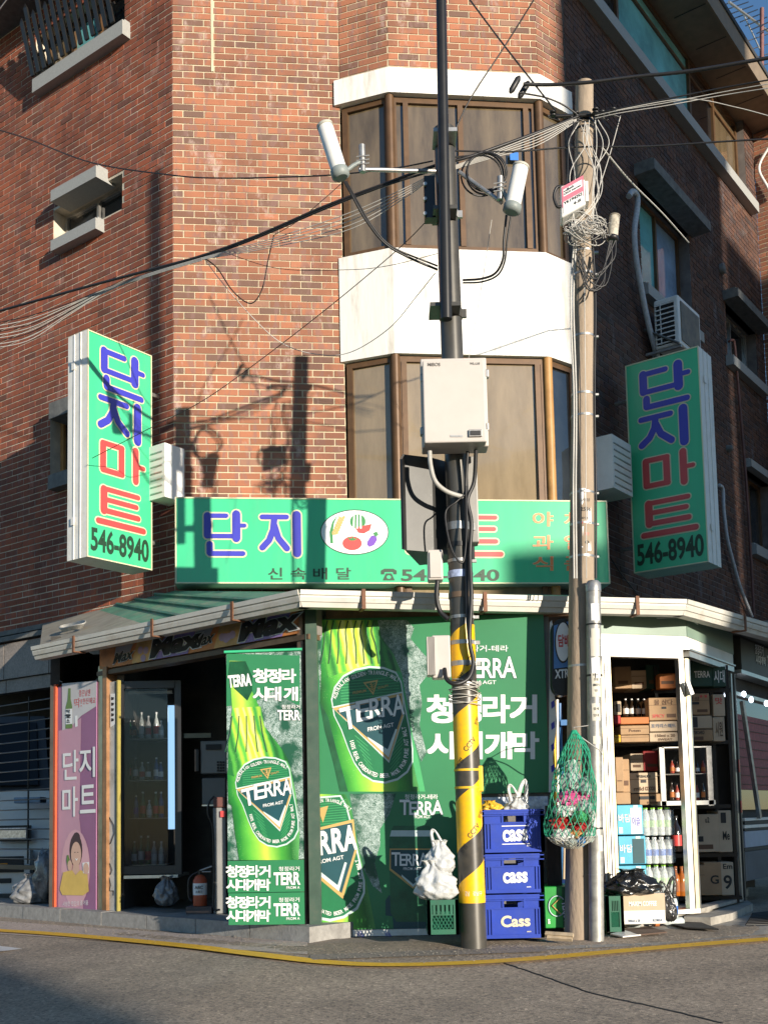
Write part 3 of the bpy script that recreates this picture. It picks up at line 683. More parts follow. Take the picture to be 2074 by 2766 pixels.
# vertical signs
def vert_sign(fr, x_in, x_out, y_top, y_bot, x_cap, lab, side, facex, gp, px_letters):
    """blade sign at right angles to wall frame fr; side=-1 shows its right face"""
    g = .22; a, zt = fr.px(x_in, y_top, g); _, zb_ = fr.px(x_in, y_bot, g)
    F = Fr(fr.P(a, 0, 0), u=-fr.n if side < 0 else fr.n)      # face plane, u to the right in the picture
    uin, uout = F.px(x_in, y_top)[0], F.px(x_out, y_top)[0]
    u0, u1 = min(uin, uout), max(uin, uout)
    # cap thickness along the wall
    capf = fr.off(max(abs(uin), abs(uout))); ac = capf.px(x_cap, y_top)[0]; th = abs(ac-a)
    t = thing('vertical_sign', lab, 'sign', F.P((u0+u1)/2, zb_, -th/2))
    part('sign_box', MB().fbox(F, u0, u1, zb_, zt, -th, -.006), WHITE_PT, t)
    part('sign_face', MB().fbox(F, u0+.012, u1-.012, zb_+.012, zt-.012, -.006, 0), SIGN_G, t)
    mb = MB()
    for p in ((u0, u1, zb_, zb_+.01), (u0, u1, zt-.01, zt), (u0, u0+.01, zb_+.01, zt-.01), (u1-.01, u1, zb_+.01, zt-.01)): mb.fbox(F, *p, -.006, .005)
    part('sign_trim', mb, SIGN_LINE, t)
    # ribs on the outer cap
    mb = MB(); cf = Fr(F.P(uout, 0, -th if side < 0 else 0), u=fr.u)
    for q in (.33, .66): mb.fbox(cf, th*q-.006, th*q+.006, zb_, zt, 0, .006)
    for z in (zb_+(zt-zb_)*.15, zb_+(zt-zb_)*.84): mb.fbox(cf, th*.25, th*.4, z, z+.07, .006, .016)
    part('cap_ribs', mb, WHITE_PT, t)
    mb = MB()
    for z in (zb_+.3, zt-.3): mb.tube([F.P(uin, z, -th/2), F.P(uin, z, -th/2)+fr.n*(-.2)], .02, 6, sm=False)
    part('bracket', mb, GALV, t)
    W, H = u1-u0, zt-zb_
    for k, (key, m_) in enumerate((('dan', SIGN_BLUE), ('ji', SIGN_BLUE), ('ma', SIGN_RED), ('teu', SIGN_RED))):
        v1 = zt-H*px_letters[k][0]; v0 = zt-H*px_letters[k][1]; x0, x1 = u0+W*.16, u0+W*.86
        o = MB(); strokes(o, F, (x0, v0), x1-x0, v1-v0, GLY[key], .002, 0, grow=.012, sc=gp); part('letter_outline', o, SIGN_LINE, t)
        o = MB(); strokes(o, F, (x0, v0), x1-x0, v1-v0, GLY[key], .006, 0, sc=gp); part('letter', o, m_, t)
    mb = MB(); h = H*.095; z = zt-H*.965
    text_aff(mb, '546-8940', F.P(u0+W*.06, z, 0), F.u*W*.88, F.v*h, F.n, .003, 0, .028); part('phone_number', mb, DKGREEN_INK, t)
    return t, F, a, zt, zb_
LL = [(.055, .235), (.265, .435), (.47, .62), (.675, .84)]
ls = vert_sign(LWF, 328, 190, 769, 1233, 148, 'sunlit green vertical blade sign on the left wall', -1, 0, 1.25, LL)
rs = vert_sign(RWF, 1350, 1510, 791, 1232, 1536, 'shaded green vertical blade sign on the right wall', 1, 0, 1.25, LL)
# pale cabinets behind the blade signs (outdoor units on the wall)
def wall_unit(fr, x0, x1, y0, y1, d, lab, name='wall_cabinet'):
    f = fr.off(0); a0 = fr.px(x0, y0, d)[0]; a1 = fr.px(x1, y0, d)[0]; z1 = fr.px(x1, y0, d)[1]; z0 = fr.px(x1, y1, d)[1]
    t = thing(name, lab, 'cabinet', fr.P((a0+a1)/2, z0, d/2))
    part('body', MB().fbox(fr, a0, a1, z0, z1, .01, d), WHITE_PL, t)
    mb = MB()
    for i in range(7): z = z0+(z1-z0)*(i+.7)/8; mb.fbox(fr, a0+.03, a1-.03, z, z+.012, d, d+.006)
    part('louvre', mb, GALV, t); return t
wall_unit(LWF, 322, 356, 956, 1073, .25, 'small white louvred cabinet between left blade sign and corner')
wall_unit(RWF, 1322, 1362, 962, 1072, .3, 'small pale louvred cabinet beside the right blade sign')

# ================================================================== AWNING
ZG = 2.24
def atz(x, y, z): d = ray(x, y); return EYEV+d*((z-EYE)/d[2])
GA = [atz(72, 1398, ZG), atz(648, 1275, ZG), atz(1238, 1290, ZG), atz(1480, 1296, ZG), atz(1780, 1384, ZG)]
aw = thing('awning', 'long lean-to awning with a white ribbed gutter wrapping round the shop corner', 'awning', (GA[1][0], GA[1][1], 0))
def poly_strip(P, off, z0, z1, z2=None):
    """vertical strip following polyline P, mitred outward offsets"""
    n = len(P); out = []
    for i in range(n):
        ns = []
        if i > 0: t = nrm((P[i]-P[i-1])*V(1, 1, 0)); ns.append(V(t[1], -t[0], 0))
        if i < n-1: t = nrm((P[i+1]-P[i])*V(1, 1, 0)); ns.append(V(t[1], -t[0], 0))
        b = nrm(sum(ns)); out.append(P[i]+b*off/(b@ns[0]))
    return out
def gutter(P, prof, name, m, parent):
    mb = MB()
    rows = [[V(q[0], q[1], ZG+z) for q in poly_strip(P, o, 0, 0)] for o, z in prof]
    for r0, r1 in zip(rows, rows[1:]):
        for i in range(len(P)-1): mb.add([r0[i], r0[i+1], r1[i+1], r1[i]], [(0, 1, 2, 3)])
    for i in (0, len(P)-1): mb.add([r[i] for r in rows], [tuple(range(len(rows)))])
    return part(name, mb, m, parent)
prof = [(-.10, 0), (-.10, -.105), (-.02, -.105), (-.01, -.075), (.0, -.072), (.008, -.045), (.008, -.035), (.018, -.03), (.022, 0.), (.012, .002), (.008, -.02), (-.09, -.09)]
for (i, j, lb) in ((0, 1, 'shaded left run of gutter'), (1, 3, 'front run of gutter'), (3, 4, 'right run of gutter')): 
    gutter(GA[i:j+1], prof, 'gutter', mat('gutter_white_pvc', (.56, .54, .48), .45, var=.15, vs=5, dirt=.8, dcol=(.33, .28, .21), ds=5), aw).__setitem__('label', lb)
# gutter straps
mb0 = mat('rusty_strap', (.16, .07, .035), .7, .2, var=.3, vs=30)
for i, f in ((0, .2), (0, .52), (0, .8), (1, .22), (1, .66), (2, .55), (3, .35), (3, .8)):
    p = GA[i]*(1-f)+GA[i+1]*f; t = nrm((GA[i+1]-GA[i])*V(1, 1, 0)); fr = Fr(p*V(1, 1, 0), u=t)
    mb = MB().fbox(fr, -.012, .012, ZG-.118, ZG+.012, .022, .032); mb.fbox(fr, -.012, .012, ZG-.118, ZG-.108, -.08, .022); part('gutter_strap', mb, mb0, aw)
# roof sheets from the wall down to the gutter
UPL = [LWF.P(-1.95, 2.83, .0), C1+V(0, 0, 2.90), CHF.P(2.2, 2.88), C2+V(0, 0, 2.86), RWF.P(2.2, 2.80)]
GIN = [V(p[0], p[1], ZG-.01) for p in poly_strip(GA, -.06, 0, 0)]
ROOFM = mat('green_roof_sheet', (.10, .26, .17), .6, var=.25, vs=3, dirt=.75, dcol=(.36, .33, .25), ds=2.2)
ROOFG = mat('grey_tarpaulin', (.30, .27, .21), .75, var=.2, vs=5, bump=.3, bs=12, dirt=.5, dcol=(.16, .13, .09), ds=6)
def slab(q, th, m, name, label=None):
    lo = [p-V(0, 0, th) for p in q]; o = part(name, MB().prism(lo, q), m, aw, label); return o
mid = lambda a, b, f: a*(1-f)+b*f
gm_ = mid(GIN[0], GIN[1], .48); um = mid(UPL[0], UPL[1], .45)
slab([GIN[0], gm_, um, UPL[0]], .02, ROOFG, 'roof_sheet', 'torn grey tarpaulin end of the awning')
slab([gm_, GIN[1], UPL[1], um], .02, ROOFM, 'roof_sheet', 'faded green awning sheet')
slab([GIN[1], mid(GIN[1], GIN[3], .5), UPL[2], UPL[1]], .02, ROOFM, 'roof_sheet')
slab([mid(GIN[1], GIN[3], .5), GIN[3], UPL[3], UPL[2]], .02, ROOFM, 'roof_sheet')
slab([GIN[3], GIN[4], UPL[4], UPL[3]], .02, ROOFM, 'roof_sheet')
for f in (.25, .5, .75):
    p, q = mid(gm_, GIN[1], f), mid(um, UPL[1], f); part('roof_batten', MB().tube([p+V(0, 0, .015), q+V(0, 0, .015)], .014, 4, sm=False), ROOFM, aw)
# coil of cable lying on the awning
cc = mid(GIN[0], UPL[0], .35)*.62+mid(gm_, um, .35)*.38; mb = MB()
uu, vv = nrm(GIN[1]-GIN[0]), nrm(UPL[0]-GIN[0])
for k in range(5):
    r = .15+.012*k; mb.tube([cc+uu*r*cos(a)+vv*r*.8*sin(a)+V(0, 0, .03+.008*k+.004*sin(3*a)) for a in np.linspace(0, 2*pi, 26)], .007, 5)
solo('cable_coil', mb, GREYWIRE, 'grey cable coil lying on the tarpaulin end of the awning', 'cable')

# ================================================================== SHOP FRONT
DLF = Fr((-.47, 7.30, 0), radians(-42))        # door line on the left
PPF = Fr((-.48, 7.47, 0), radians(-1))         # poster wall at the front
shop = thing('shop_front', 'ground floor shop front extension with dark posts and concrete threshold under the awning', 'shop front', (-.47, 7.3, 0))
# kerb threshold on the left
kf = Fr(KC, radians(-42)); n = 9
for i in range(n):
    L0 = -5.2*(i+1)/n; L1 = -5.2*i/n; j = random.uniform(-.003, .003)
    mb = MB().fbox(kf, L0+.004, L1-.004, -.05, .10+j, -.5, 0+j); o = part('kerb_block', mb, KERB, shop)
o = MB().prism([V(*p, -.04) for p in ((-.5, 7.55), (1.4, 7.55), (2.3, 8.1), (3.3, 10.3), (-3.9, 10.8))], [V(*p, .07) for p in ((-.5, 7.55), (1.4, 7.55), (2.3, 8.1), (3.3, 10.3), (-3.9, 10.8))])
part('shop_floor', o, CONC, shop)
# interior shell
sh = MB()
sh.fbox(FY(10.4), -2.75, 3.4, .07, zb-.17, -.1, 0)
part('back_wall', sh, DARK2, shop)
dv = DLF.px(232, 1700)[0]
dvp = DLF.P(dv, 0, -.06); part('side_wall', MB().prism([dvp, dvp+V(.08, .02, 0), dvp+V(.25, 2.4, 0), dvp+V(.15, 2.4, 0)], [p+V(0, 0, 2.33) for p in (dvp, dvp+V(.08, .02, 0), dvp+V(.25, 2.4, 0), dvp+V(.15, 2.4, 0))]), DARK2, shop)
part('partition', MB().prism([V(.05, 7.6, .07), V(.12, 7.6, .07), V(.3, 10.4, .07), V(.2, 10.4, .07)], [V(.05, 7.6, 2.2), V(.12, 7.6, 2.2), V(.3, 10.4, 2.2), V(.2, 10.4, 2.2)]), DARK2, shop)
# flat ceiling under awning
# door posts
def post(fr, x0, x1, y0, y1, w0, w1, m, name, label=None, parent=None, zb_=None, yb=None):
    a0, zt = fr.px(x0, y0, w1); a1, _ = fr.px(x1, y0, w1); z0 = fr.px(x0, y1, w1)[1] if zb_ is None else zb_
    return part(name, MB().fbox(fr, a0, a1, z0, zt, w0, w1), m, parent or shop, label)
GREEN_PT = mat('dark_green_paint', (.045, .085, .06), .5, var=.2, vs=9, dirt=.5, dcol=(.10, .09, .07), ds=9)
post(DLF, 641, 653, 1310, 1900, -.03, 0, mat('brown_weathered_post', (.20, .13, .085), .55, .2, var=.3, vs=14, dirt=.5, ds=10), 'post', 'brown metal door post', zb_=.1)
post(PPF, 659, 683, 1312, 1900, .06, .15, GREEN_PT, 'post', 'dark green corner post', zb_=.02)
post(DLF, 213, 222, 1440, 1900, -.08, 0, ALU_Y, 'post', zb_=.1); post(DLF, 222.5, 231, 1442, 1900, -.08, .02, mat('rusty_frame', (.33, .17, .08), .5, .4, var=.3, vs=12), 'post', zb_=.1)
post(DLF, 233, 250, 1475, 1900, -.06, -.01, mat('peeling_white_panel', (.55, .54, .50), .6, var=.1, vs=6, dirt=.7, dcol=(.12, .10, .06), ds=5), 'painted_panel', 'peeling white painted strip beside the fridge', zb_=.1)
post(DLF, 252.5, 255, 1470, 1900, -.03, 0, mat('yellow_edge_trim', (.34, .28, .07), .5, var=.2, vs=9, dirt=.4, ds=9), 'edge_trim', zb_=.1)
# white stroke drawing on the painted panel
pf = DLF.off(-.008); mb = MB()
for L in ([(236, 1765), (246, 1782), (248, 1800), (240, 1822), (237, 1824)], [(236, 1895), (240, 1912), (237, 1925), (246, 1925), (246, 1935)], [(238, 1866), (243, 1880), (239, 1890)]):
    mb.tube([pf.PX(x, y, 0) for x, y in L], .004, 4)
part('doodle', mb, INK, shop)
mb = MB(); mb.ppoly(pf, [(239, 1499), (249, 1499), (249, 1565), (239, 1572)], .003); part('sticker', mb, WHITE_INK, shop)
mb = MB()
for y in (1506, 1518, 1530, 1541, 1552): mb.ppoly(pf, [(241, y), (247, y+1), (246, y+6), (241, y+7)], .005)
part('sticker_print', mb, INK, shop)
post(DLF, 112, 121, 1480, 1900, -.06, .03, RED_PT, 'post', 'red painted garage post', zb_=.05)
# door header rail
a0 = DLF.px(212, 1450)[0]; zh = DLF.px(400, 1418)[1]
part('door_header', MB().fbox(DLF, a0, -.02, zh-.035, zh+.0, -.10, .01), mat('brown_header', (.13, .085, .05), .5, .3, var=.3, vs=12), shop)
part('header_panel', MB().fbox(DLF, a0, -.02, zh+.001, ZG-.02, -.12, -.03), DARK2, shop)
# beer banner over the door
MXF = DLF.off(.0)
mx0 = MXF.px(216, 1440)[0]; mx1 = MXF.px(646, 1350)[0]; mzb = MXF.px(216, 1447)[1]; mzt = ZG-.05
mb_t = thing('door_banner', 'orange and violet beer banner above the left door, under the gutter', 'banner', MXF.P((mx0+mx1)/2, mzb, 0))
VIO = mat('printed_violet', (.36, .25, .56), .5, var=.2, vs=4); ORG = mat('printed_orange', (.72, .27, .08), .5, var=.35, vs=4); ORL = mat('printed_apricot', (.80, .48, .18), .5, var=.35, vs=5)
part('panel', MB().fbox(MXF, mx0, mx1, mzb, mzt, -.03, 0), ORG, mb_t)
W = mx1-mx0; H = mzt-mzb
q = lambda a, b: (mx0+W*a, mzb+H*b)
for a, b in ((.30, .53), (.74, .97)): part('violet_block', MB().fpoly(MXF, [q(a, 0), q(b-.04, 0), q(b, 1), q(a+.07, 1)], .003), VIO, mb_t)
for a, b in ((.09, .18), (.52, .60)): part('pale_block', MB().fpoly(MXF, [q(a, .55), q(b, .62), q(b+.02, .98), q(a+.01, .98)], .004), mat('printed_pale_grey', (.5, .48, .52), .5, var=.1, vs=5), mb_t)
for a, b in ((.19, .30), (.62, .74)): part('apricot_block', MB().fpoly(MXF, [q(a, 0), q(b, 0), q(b+.06, 1), q(a+.03, 1)], .0035), ORL, mb_t)
for s, a, b, v0, v1, of, m_ in (('Max', .30, .54, .12, 1.05, .05, INK), ('Max', .745, .985, .12, 1.05, .05, INK), ('Max', .085, .19, .15, .75, .03, INK), ('Max', .52, .61, .2, .8, .03, INK)):
    mb = MB(); o = MXF.P(*q(a, v0)); text_aff(mb, s, o, MXF.u*W*(b-a)+MXF.v*H*.10, MXF.v*H*(v1-v0-.1)+MXF.u*W*.02, MXF.n, .010, 0, of)
    mbo = MB(); text_aff(mbo, s, o, MXF.u*W*(b-a)+MXF.v*H*.10, MXF.v*H*(v1-v0-.1)+MXF.u*W*.02, MXF.n, .007, 0, of+.035)
    part('lettering_outline', mbo, WHITE_INK, mb_t); part('lettering', mb, m_, mb_t)
mb = MB(); R = random.Random(2)
for a in (.24, .255, .27, .66, .675, .69, .68, .71, .43, .88):
    x, y = q(a, R.uniform(.15, .6)); mb.fpoly(MXF, [(x+.035*cos(t), y+.03*sin(t)) for t in np.linspace(0, 2*pi, 9)[:-1]], .0045+R.uniform(0, .001))
part('blossom', mb, mat('printed_lilac', (.55, .4, .6), .5, var=.2), mb_t)

# ================================================================== PRINTED BEER POSTERS
P_GREEN = mat('poster_green', (.028, .20, .08), .42, var=.12, vs=1.3)
def bottle_mat(name, base, yel, sc=(1, 1, 1), bright=1.):
    if name in MC: return MC[name]
    m = bpy.data.materials.new(name); m.use_nodes = True; nt = m.node_tree; N = nt.nodes; L = nt.links; b = N['Principled BSDF']; b.inputs['Roughness'].default_value = .4
    g = N.new('ShaderNodeNewGeometry')
    mp = N.new('ShaderNodeMapping'); mp.inputs['Scale'].default_value = sc; L.new(g.outputs['Position'], mp.inputs[0])
    n1 = N.new('ShaderNodeTexNoise'); n1.inputs['Scale'].default_value = 2.2; n1.inputs['Detail'].default_value = 3; n1.inputs['Distortion'].default_value = 1.2; L.new(mp.outputs[0], n1.inputs[0])
    r = ramp(N, [(.28, (.004, .05, .015)), (.42, tuple(c*.8 for c in base)), (.55, base), (.66, yel), (.8, (.75, .85, .25))]); L.new(n1.outputs['Fac'], r.inputs[0])
    v = N.new('ShaderNodeTexVoronoi'); v.inputs['Scale'].default_value = 60; L.new(g.outputs['Position'], v.inputs[0])
    mr = N.new('ShaderNodeMapRange'); mr.inputs[1].default_value = .0; mr.inputs[2].default_value = .25; mr.inputs[3].default_value = .3; mr.inputs[4].default_value = 0; L.new(v.outputs['Distance'], mr.inputs[0])
    mx_ = N.new('ShaderNodeMix'); mx_.data_type = 'RGBA'; L.new(mr.outputs[0], mx_.inputs[0]); L.new(r.outputs[0], mx_.inputs[6]); mx_.inputs[7].default_value = (.4, .75, .25, 1)
    L.new(mx_.outputs[2], b.inputs['Base Color']); MC[name] = m; return m
BTL = bottle_mat('poster_bottle_green', (.035, .33, .035), (.38, .62, .05), (3.2, 3.2, .55))
BTL_N = bottle_mat('poster_bottle_neck', (.07, .42, .05), (.62, .74, .05), (9, 9, .9))
BTL_D = mat('poster_bottle_edge', (.008, .085, .03), .42, var=.4, vs=9)
def bottle_grad(name, fr, top, bot, hw, stops, neck=False):
    m = bpy.data.materials.new(name); m.use_nodes = True; nt = m.node_tree; N = nt.nodes; L = nt.links; b = N['Principled BSDF']; b.inputs['Roughness'].default_value = .38
    p0, p1 = fr.PX(*top), fr.PX(*bot); ax = nrm(p1-p0); e = np.cross(fr.n, ax); e = e*(1 if e@fr.u > 0 else -1); w_ = abs(fr.px(top[0]+hw, top[1])[0]-fr.px(*top)[0])
    g = N.new('ShaderNodeNewGeometry')
    n0 = N.new('ShaderNodeTexNoise'); n0.inputs['Scale'].default_value = 5; n0.inputs['Detail'].default_value = 5; L.new(g.outputs['Position'], n0.inputs[0])
    d = N.new('ShaderNodeVectorMath'); d.operation = 'DOT_PRODUCT'; d.inputs[1].default_value = tuple(e/(2*w_)); L.new(g.outputs['Position'], d.inputs[0])
    a = N.new('ShaderNodeMath'); a.operation = 'ADD'; a.inputs[1].default_value = float(.5-(p0@e)/(2*w_)-.09); L.new(d.outputs['Value'], a.inputs[0])
    a2 = N.new('ShaderNodeMath'); a2.operation = 'MULTIPLY_ADD'; a2.inputs[1].default_value = .18; L.new(n0.outputs['Fac'], a2.inputs[0]); L.new(a.outputs[0], a2.inputs[2])
    src = a2.outputs[0]
    if neck:
        wv = N.new('ShaderNodeMath'); wv.operation = 'MULTIPLY'; wv.inputs[1].default_value = 38; L.new(src, wv.inputs[0]); sn = N.new('ShaderNodeMath'); sn.operation = 'SINE'; L.new(wv.outputs[0], sn.inputs[0])
        m3 = N.new('ShaderNodeMath'); m3.operation = 'MULTIPLY_ADD'; m3.inputs[1].default_value = .10; L.new(sn.outputs[0], m3.inputs[0]); L.new(src, m3.inputs[2]); src = m3.outputs[0]
    r = ramp(N, stops); L.new(src, r.inputs[0])
    v = N.new('ShaderNodeTexVoronoi'); v.inputs['Scale'].default_value = 85; L.new(g.outputs['Position'], v.inputs[0])
    mr = N.new('ShaderNodeMapRange'); mr.inputs[1].default_value = .05; mr.inputs[2].default_value = .22; mr.inputs[3].default_value = .45; mr.inputs[4].default_value = 0; L.new(v.outputs['Distance'], mr.inputs[0])
    n2 = N.new('ShaderNodeTexNoise'); n2.inputs['Scale'].default_value = 11; L.new(g.outputs['Position'], n2.inputs[0]); m2 = N.new('ShaderNodeMapRange'); m2.inputs[1].default_value = .45; m2.inputs[2].default_value = .6; L.new(n2.outputs['Fac'], m2.inputs[0])
    mu = N.new('ShaderNodeMath'); mu.operation = 'MULTIPLY'; L.new(mr.outputs[0], mu.inputs[0]); L.new(m2.outputs[0], mu.inputs[1])
    x = N.new('ShaderNodeMix'); x.data_type = 'RGBA'; L.new(mu.outputs[0], x.inputs[0]); L.new(r.outputs[0], x.inputs[6]); x.inputs[7].default_value = (.55, .8, .35, 1); L.new(x.outputs[2], b.inputs['Base Color'])
    return m
GS = [(0, (.01, .10, .02)), (.10, (.02, .22, .03)), (.22, (.10, .45, .05)), (.36, (.30, .62, .06)), (.48, (.62, .72, .08)), (.56, (.30, .60, .07)), (.70, (.06, .34, .04)), (.86, (.015, .14, .025)), (1, (.10, .36, .10))]
GN = [(0, (.015, .16, .03)), (.2, (.12, .50, .06)), (.38, (.66, .74, .06)), (.5, (.80, .85, .30)), (.62, (.50, .68, .05)), (.8, (.05, .34, .05)), (1, (.01, .10, .02))]
LBL = mat('poster_label_green', (.012, .16, .06), .42, var=.15, vs=6)
LBL_L = mat('poster_label_light_green', (.06, .36, .13), .42, var=.1, vs=6)
SILV = mat('printed_silver', (.55, .66, .64), .4, var=.12, vs=9)
def splash_mat():
    m = bpy.data.materials.new('poster_water_splash'); m.use_nodes = True; nt = m.node_tree; N = nt.nodes; L = nt.links; b = N['Principled BSDF']; b.inputs['Roughness'].default_value = .42
    g = N.new('ShaderNodeNewGeometry'); n0 = N.new('ShaderNodeTexNoise'); n0.inputs['Scale'].default_value = 9; n0.inputs['Detail'].default_value = 8; n0.inputs['Roughness'].default_value = .7; L.new(g.outputs['Position'], n0.inputs[0])
    mxv = N.new('ShaderNodeVectorMath'); mxv.operation = 'MULTIPLY_ADD'; mxv.inputs[1].default_value = (.22, .22, .22); L.new(n0.outputs['Color'], mxv.inputs[0]); L.new(g.outputs['Position'], mxv.inputs[2])
    outs = []
    for sc_, wd_ in ((14, .016), (30, .026), (58, .034)):
        a_ = N.new('ShaderNodeTexNoise'); a_.inputs['Scale'].default_value = sc_; a_.inputs['Detail'].default_value = 3; a_.inputs['Distortion'].default_value = 1.5; L.new(mxv.outputs[0], a_.inputs[0])
        s1 = N.new('ShaderNodeMath'); s1.operation = 'SUBTRACT'; s1.inputs[1].default_value = .5; L.new(a_.outputs['Fac'], s1.inputs[0])
        s2 = N.new('ShaderNodeMath'); s2.operation = 'ABSOLUTE'; L.new(s1.outputs[0], s2.inputs[0])
        r1 = N.new('ShaderNodeMapRange'); r1.inputs[1].default_value = .0; r1.inputs[2].default_value = wd_; r1.inputs[3].default_value = 1; r1.inputs[4].default_value = 0; L.new(s2.outputs[0], r1.inputs[0]); outs.append(r1)
    x1 = N.new('ShaderNodeMath'); x1.operation = 'MAXIMUM'; L.new(outs[0].outputs[0], x1.inputs[0]); L.new(outs[1].outputs[0], x1.inputs[1])
    mr = N.new('ShaderNodeMath'); mr.operation = 'MAXIMUM'; L.new(x1.outputs[0], mr.inputs[0]); L.new(outs[2].outputs[0], mr.inputs[1])
    n2 = N.new('ShaderNodeTexNoise'); n2.inputs['Scale'].default_value = 7; n2.inputs['Detail'].default_value = 5; L.new(g.outputs['Position'], n2.inputs[0])
    mr2 = N.new('ShaderNodeMapRange'); mr2.inputs[1].default_value = .40; mr2.inputs[2].default_value = .52; L.new(n2.outputs['Fac'], mr2.inputs[0])
    mu = N.new('ShaderNodeMath'); mu.operation = 'MULTIPLY'; L.new(mr.outputs[0], mu.inputs[0]); L.new(mr2.outputs[0], mu.inputs[1])
    mi = N.new('ShaderNodeMix'); mi.data_type = 'RGBA'; L.new(mu.outputs[0], mi.inputs[0]); mi.inputs[6].default_value = (.012, .085, .045, 1); mi.inputs[7].default_value = (.75, .86, .84, 1)
    L.new(mi.outputs[2], b.inputs['Base Color']); return m
SPL = splash_mat()
def crop_conv(ox, oy, sc): return lambda L: [(ox+x/sc, oy+y/sc) for x, y in L]
def shape(fr, pts, w, m, par, name): 
    mb = MB(); mb.ppoly(fr, pts, w); return part(name, mb, m, par)
def label_art(fr, T, par, w, full=True, only=None):
    """the beer label; T maps label pixels of the big poster crop to photo pixels"""
    out = [(195, 600), (212, 530), (262, 465), (330, 428), (410, 412), (490, 418), (560, 445), (590, 500), (612, 640), (640, 780), (655, 880), (655, 950), (625, 1010), (570, 1052), (500, 1072), (430, 1062), (370, 1025), (325, 960), (290, 880), (250, 770), (210, 690)]
    cx0, cy0 = 430, 740
    sc = lambda L, k, dy=0: [(cx0+(x-cx0)*k, cy0+dy+(y-cy0-dy)*k) for x, y in L]
    shape(fr, T(out), w, SILV, par, 'label_rim'); shape(fr, T(sc(out, .965)), w+.001, LBL, par, 'label_field')
    mb = MB()
    for i in range(9):
        y = 470+i*16; mb.ppoly(fr, T([(250, y+30), (575, y+2), (575, y+5), (250, y+34)]), w+.0014+.0001*i)
    for i in range(8):
        y = 800+i*26; mb.ppoly(fr, T([(330+i*10, y), (400+i*6, y+60), (400+i*6, y+64), (328+i*10, y+4)]), w+.0014+.0001*i); mb.ppoly(fr, T([(610-i*6, y-10), (545-i*4, y+60), (545-i*4, y+64), (612-i*6, y-6)]), w+.0014+.0001*i)
    part('label_lines', mb, LBL_L, par)
    shape(fr, T([(198, 642), (596, 555), (604, 690), (520, 955)]), w+.003, SILV, par, 'shield_rim')
    shape(fr, T([(205, 648), (592, 564), (600, 690), (520, 943)]), w+.0035, GOLD_INK, par, 'shield_border')
    shape(fr, T([(225, 662), (585, 580), (590, 685), (514, 915)]), w+.004, NAVY_INK, par, 'shield')
    mb = MB(); mb.ppoly(fr, T([(398, 808), (512, 880), (556, 765), (566, 768), (518, 925), (404, 820)]), w+.0045); part('shield_chevron', mb, SILV, par)
    mb = MB(); mb.ppoly(fr, T([(375, 505), (458, 490), (432, 575)]), w+.003); part('hop_triangle', mb, GOLD_INK, par)
    mb = MB(); mb.ppoly(fr, T([(388, 512), (447, 501), (430, 560)]), w+.0035); part('hop_field', mb, LBL, par)
    mb = MB(); mb.tube([fr.PX(*T([(430, 550)])[0], w+.004), fr.PX(*T([(420, 508)])[0], w+.004)], .004, 3)
    for dy in (0, 12, 24):
        mb.tube([fr.PX(*T([(427, 545-dy)])[0], w+.004), fr.PX(*T([(440, 533-dy)])[0], w+.004)], .003, 3); mb.tube([fr.PX(*T([(427, 545-dy)])[0], w+.004), fr.PX(*T([(411, 537-dy)])[0], w+.004)], .003, 3)
    part('hop_sprig', mb, GOLD_INK, par)
    mb = MB()
    t = lambda x, y: T([(x, y)])[0]
    text_px(mb, fr, 'FROM AGT', t(402, 780), t(547, 752), t(400, 758), w+.006, 0, .015)
    k = abs(fr.px(*t(400, 500))[1]-fr.px(*t(400, 600))[1])/100
    text_path(mb, fr, 'AUSTRALIAN·GOLDEN·TRIANGLE·MALT', [t(222, 600), t(262, 520), t(340, 480), t(420, 462), t(500, 468), t(570, 505)], 24*k, w+.006, 0, .012)
    text_path(mb, fr, '100% REAL CARBONATED BEER MADE FROM PURE AGT MALT', [t(298, 830), t(330, 930), t(385, 1005), t(470, 1038), t(560, 1020), t(618, 950), t(628, 850), t(612, 752)], 24*k, w+.006, 0, .012)
    part('label_lettering', mb, WHITE_INK, par)
    mb = MB(); text_px(mb, fr, 'PREMIUM', t(318, 572), t(392, 558), t(316, 558), w+.006, 0, .01); text_px(mb, fr, 'QUALITY', t(458, 545), t(517, 532), t(456, 530), w+.006, 0, .01); part('gold_lettering', mb, GOLD_INK, par)
    mb = MB(); mb2 = MB()
    big = [('T', 243, 345, 665, 120), ('E', 338, 412, 615, 110), ('R', 412, 478, 600, 108), ('R', 478, 543, 590, 108), ('A', 540, 606, 582, 112)]
    for ch, x0, x1, y0, h in big:
        sl = .06 if ch != 'T' else .0; dy = -(x1-x0)*.19
        if ch == 'T': h = 135; y0 = 660
        bl, br, tl = t(x0+(38 if ch == 'T' else 4), y0+h), t(x1, y0+h+dy), t(x0-2, y0)
        if ch == 'T': bl, br, tl = t(262, 775), t(350, 752), t(243, 655)
        text_px(mb2, fr, ch, bl, br, tl, w+.0055, 0, .028); mb = MB(); text_px(mb, fr, ch, bl, br, tl, w+.0075, 0, .016); part('name_letter', mb, WHITE_INK, par)
    part('name_shadow', mb2, NAVY_INK, par)
def clip_note(): pass
A = crop_conv(640, 1280, 2.5925)
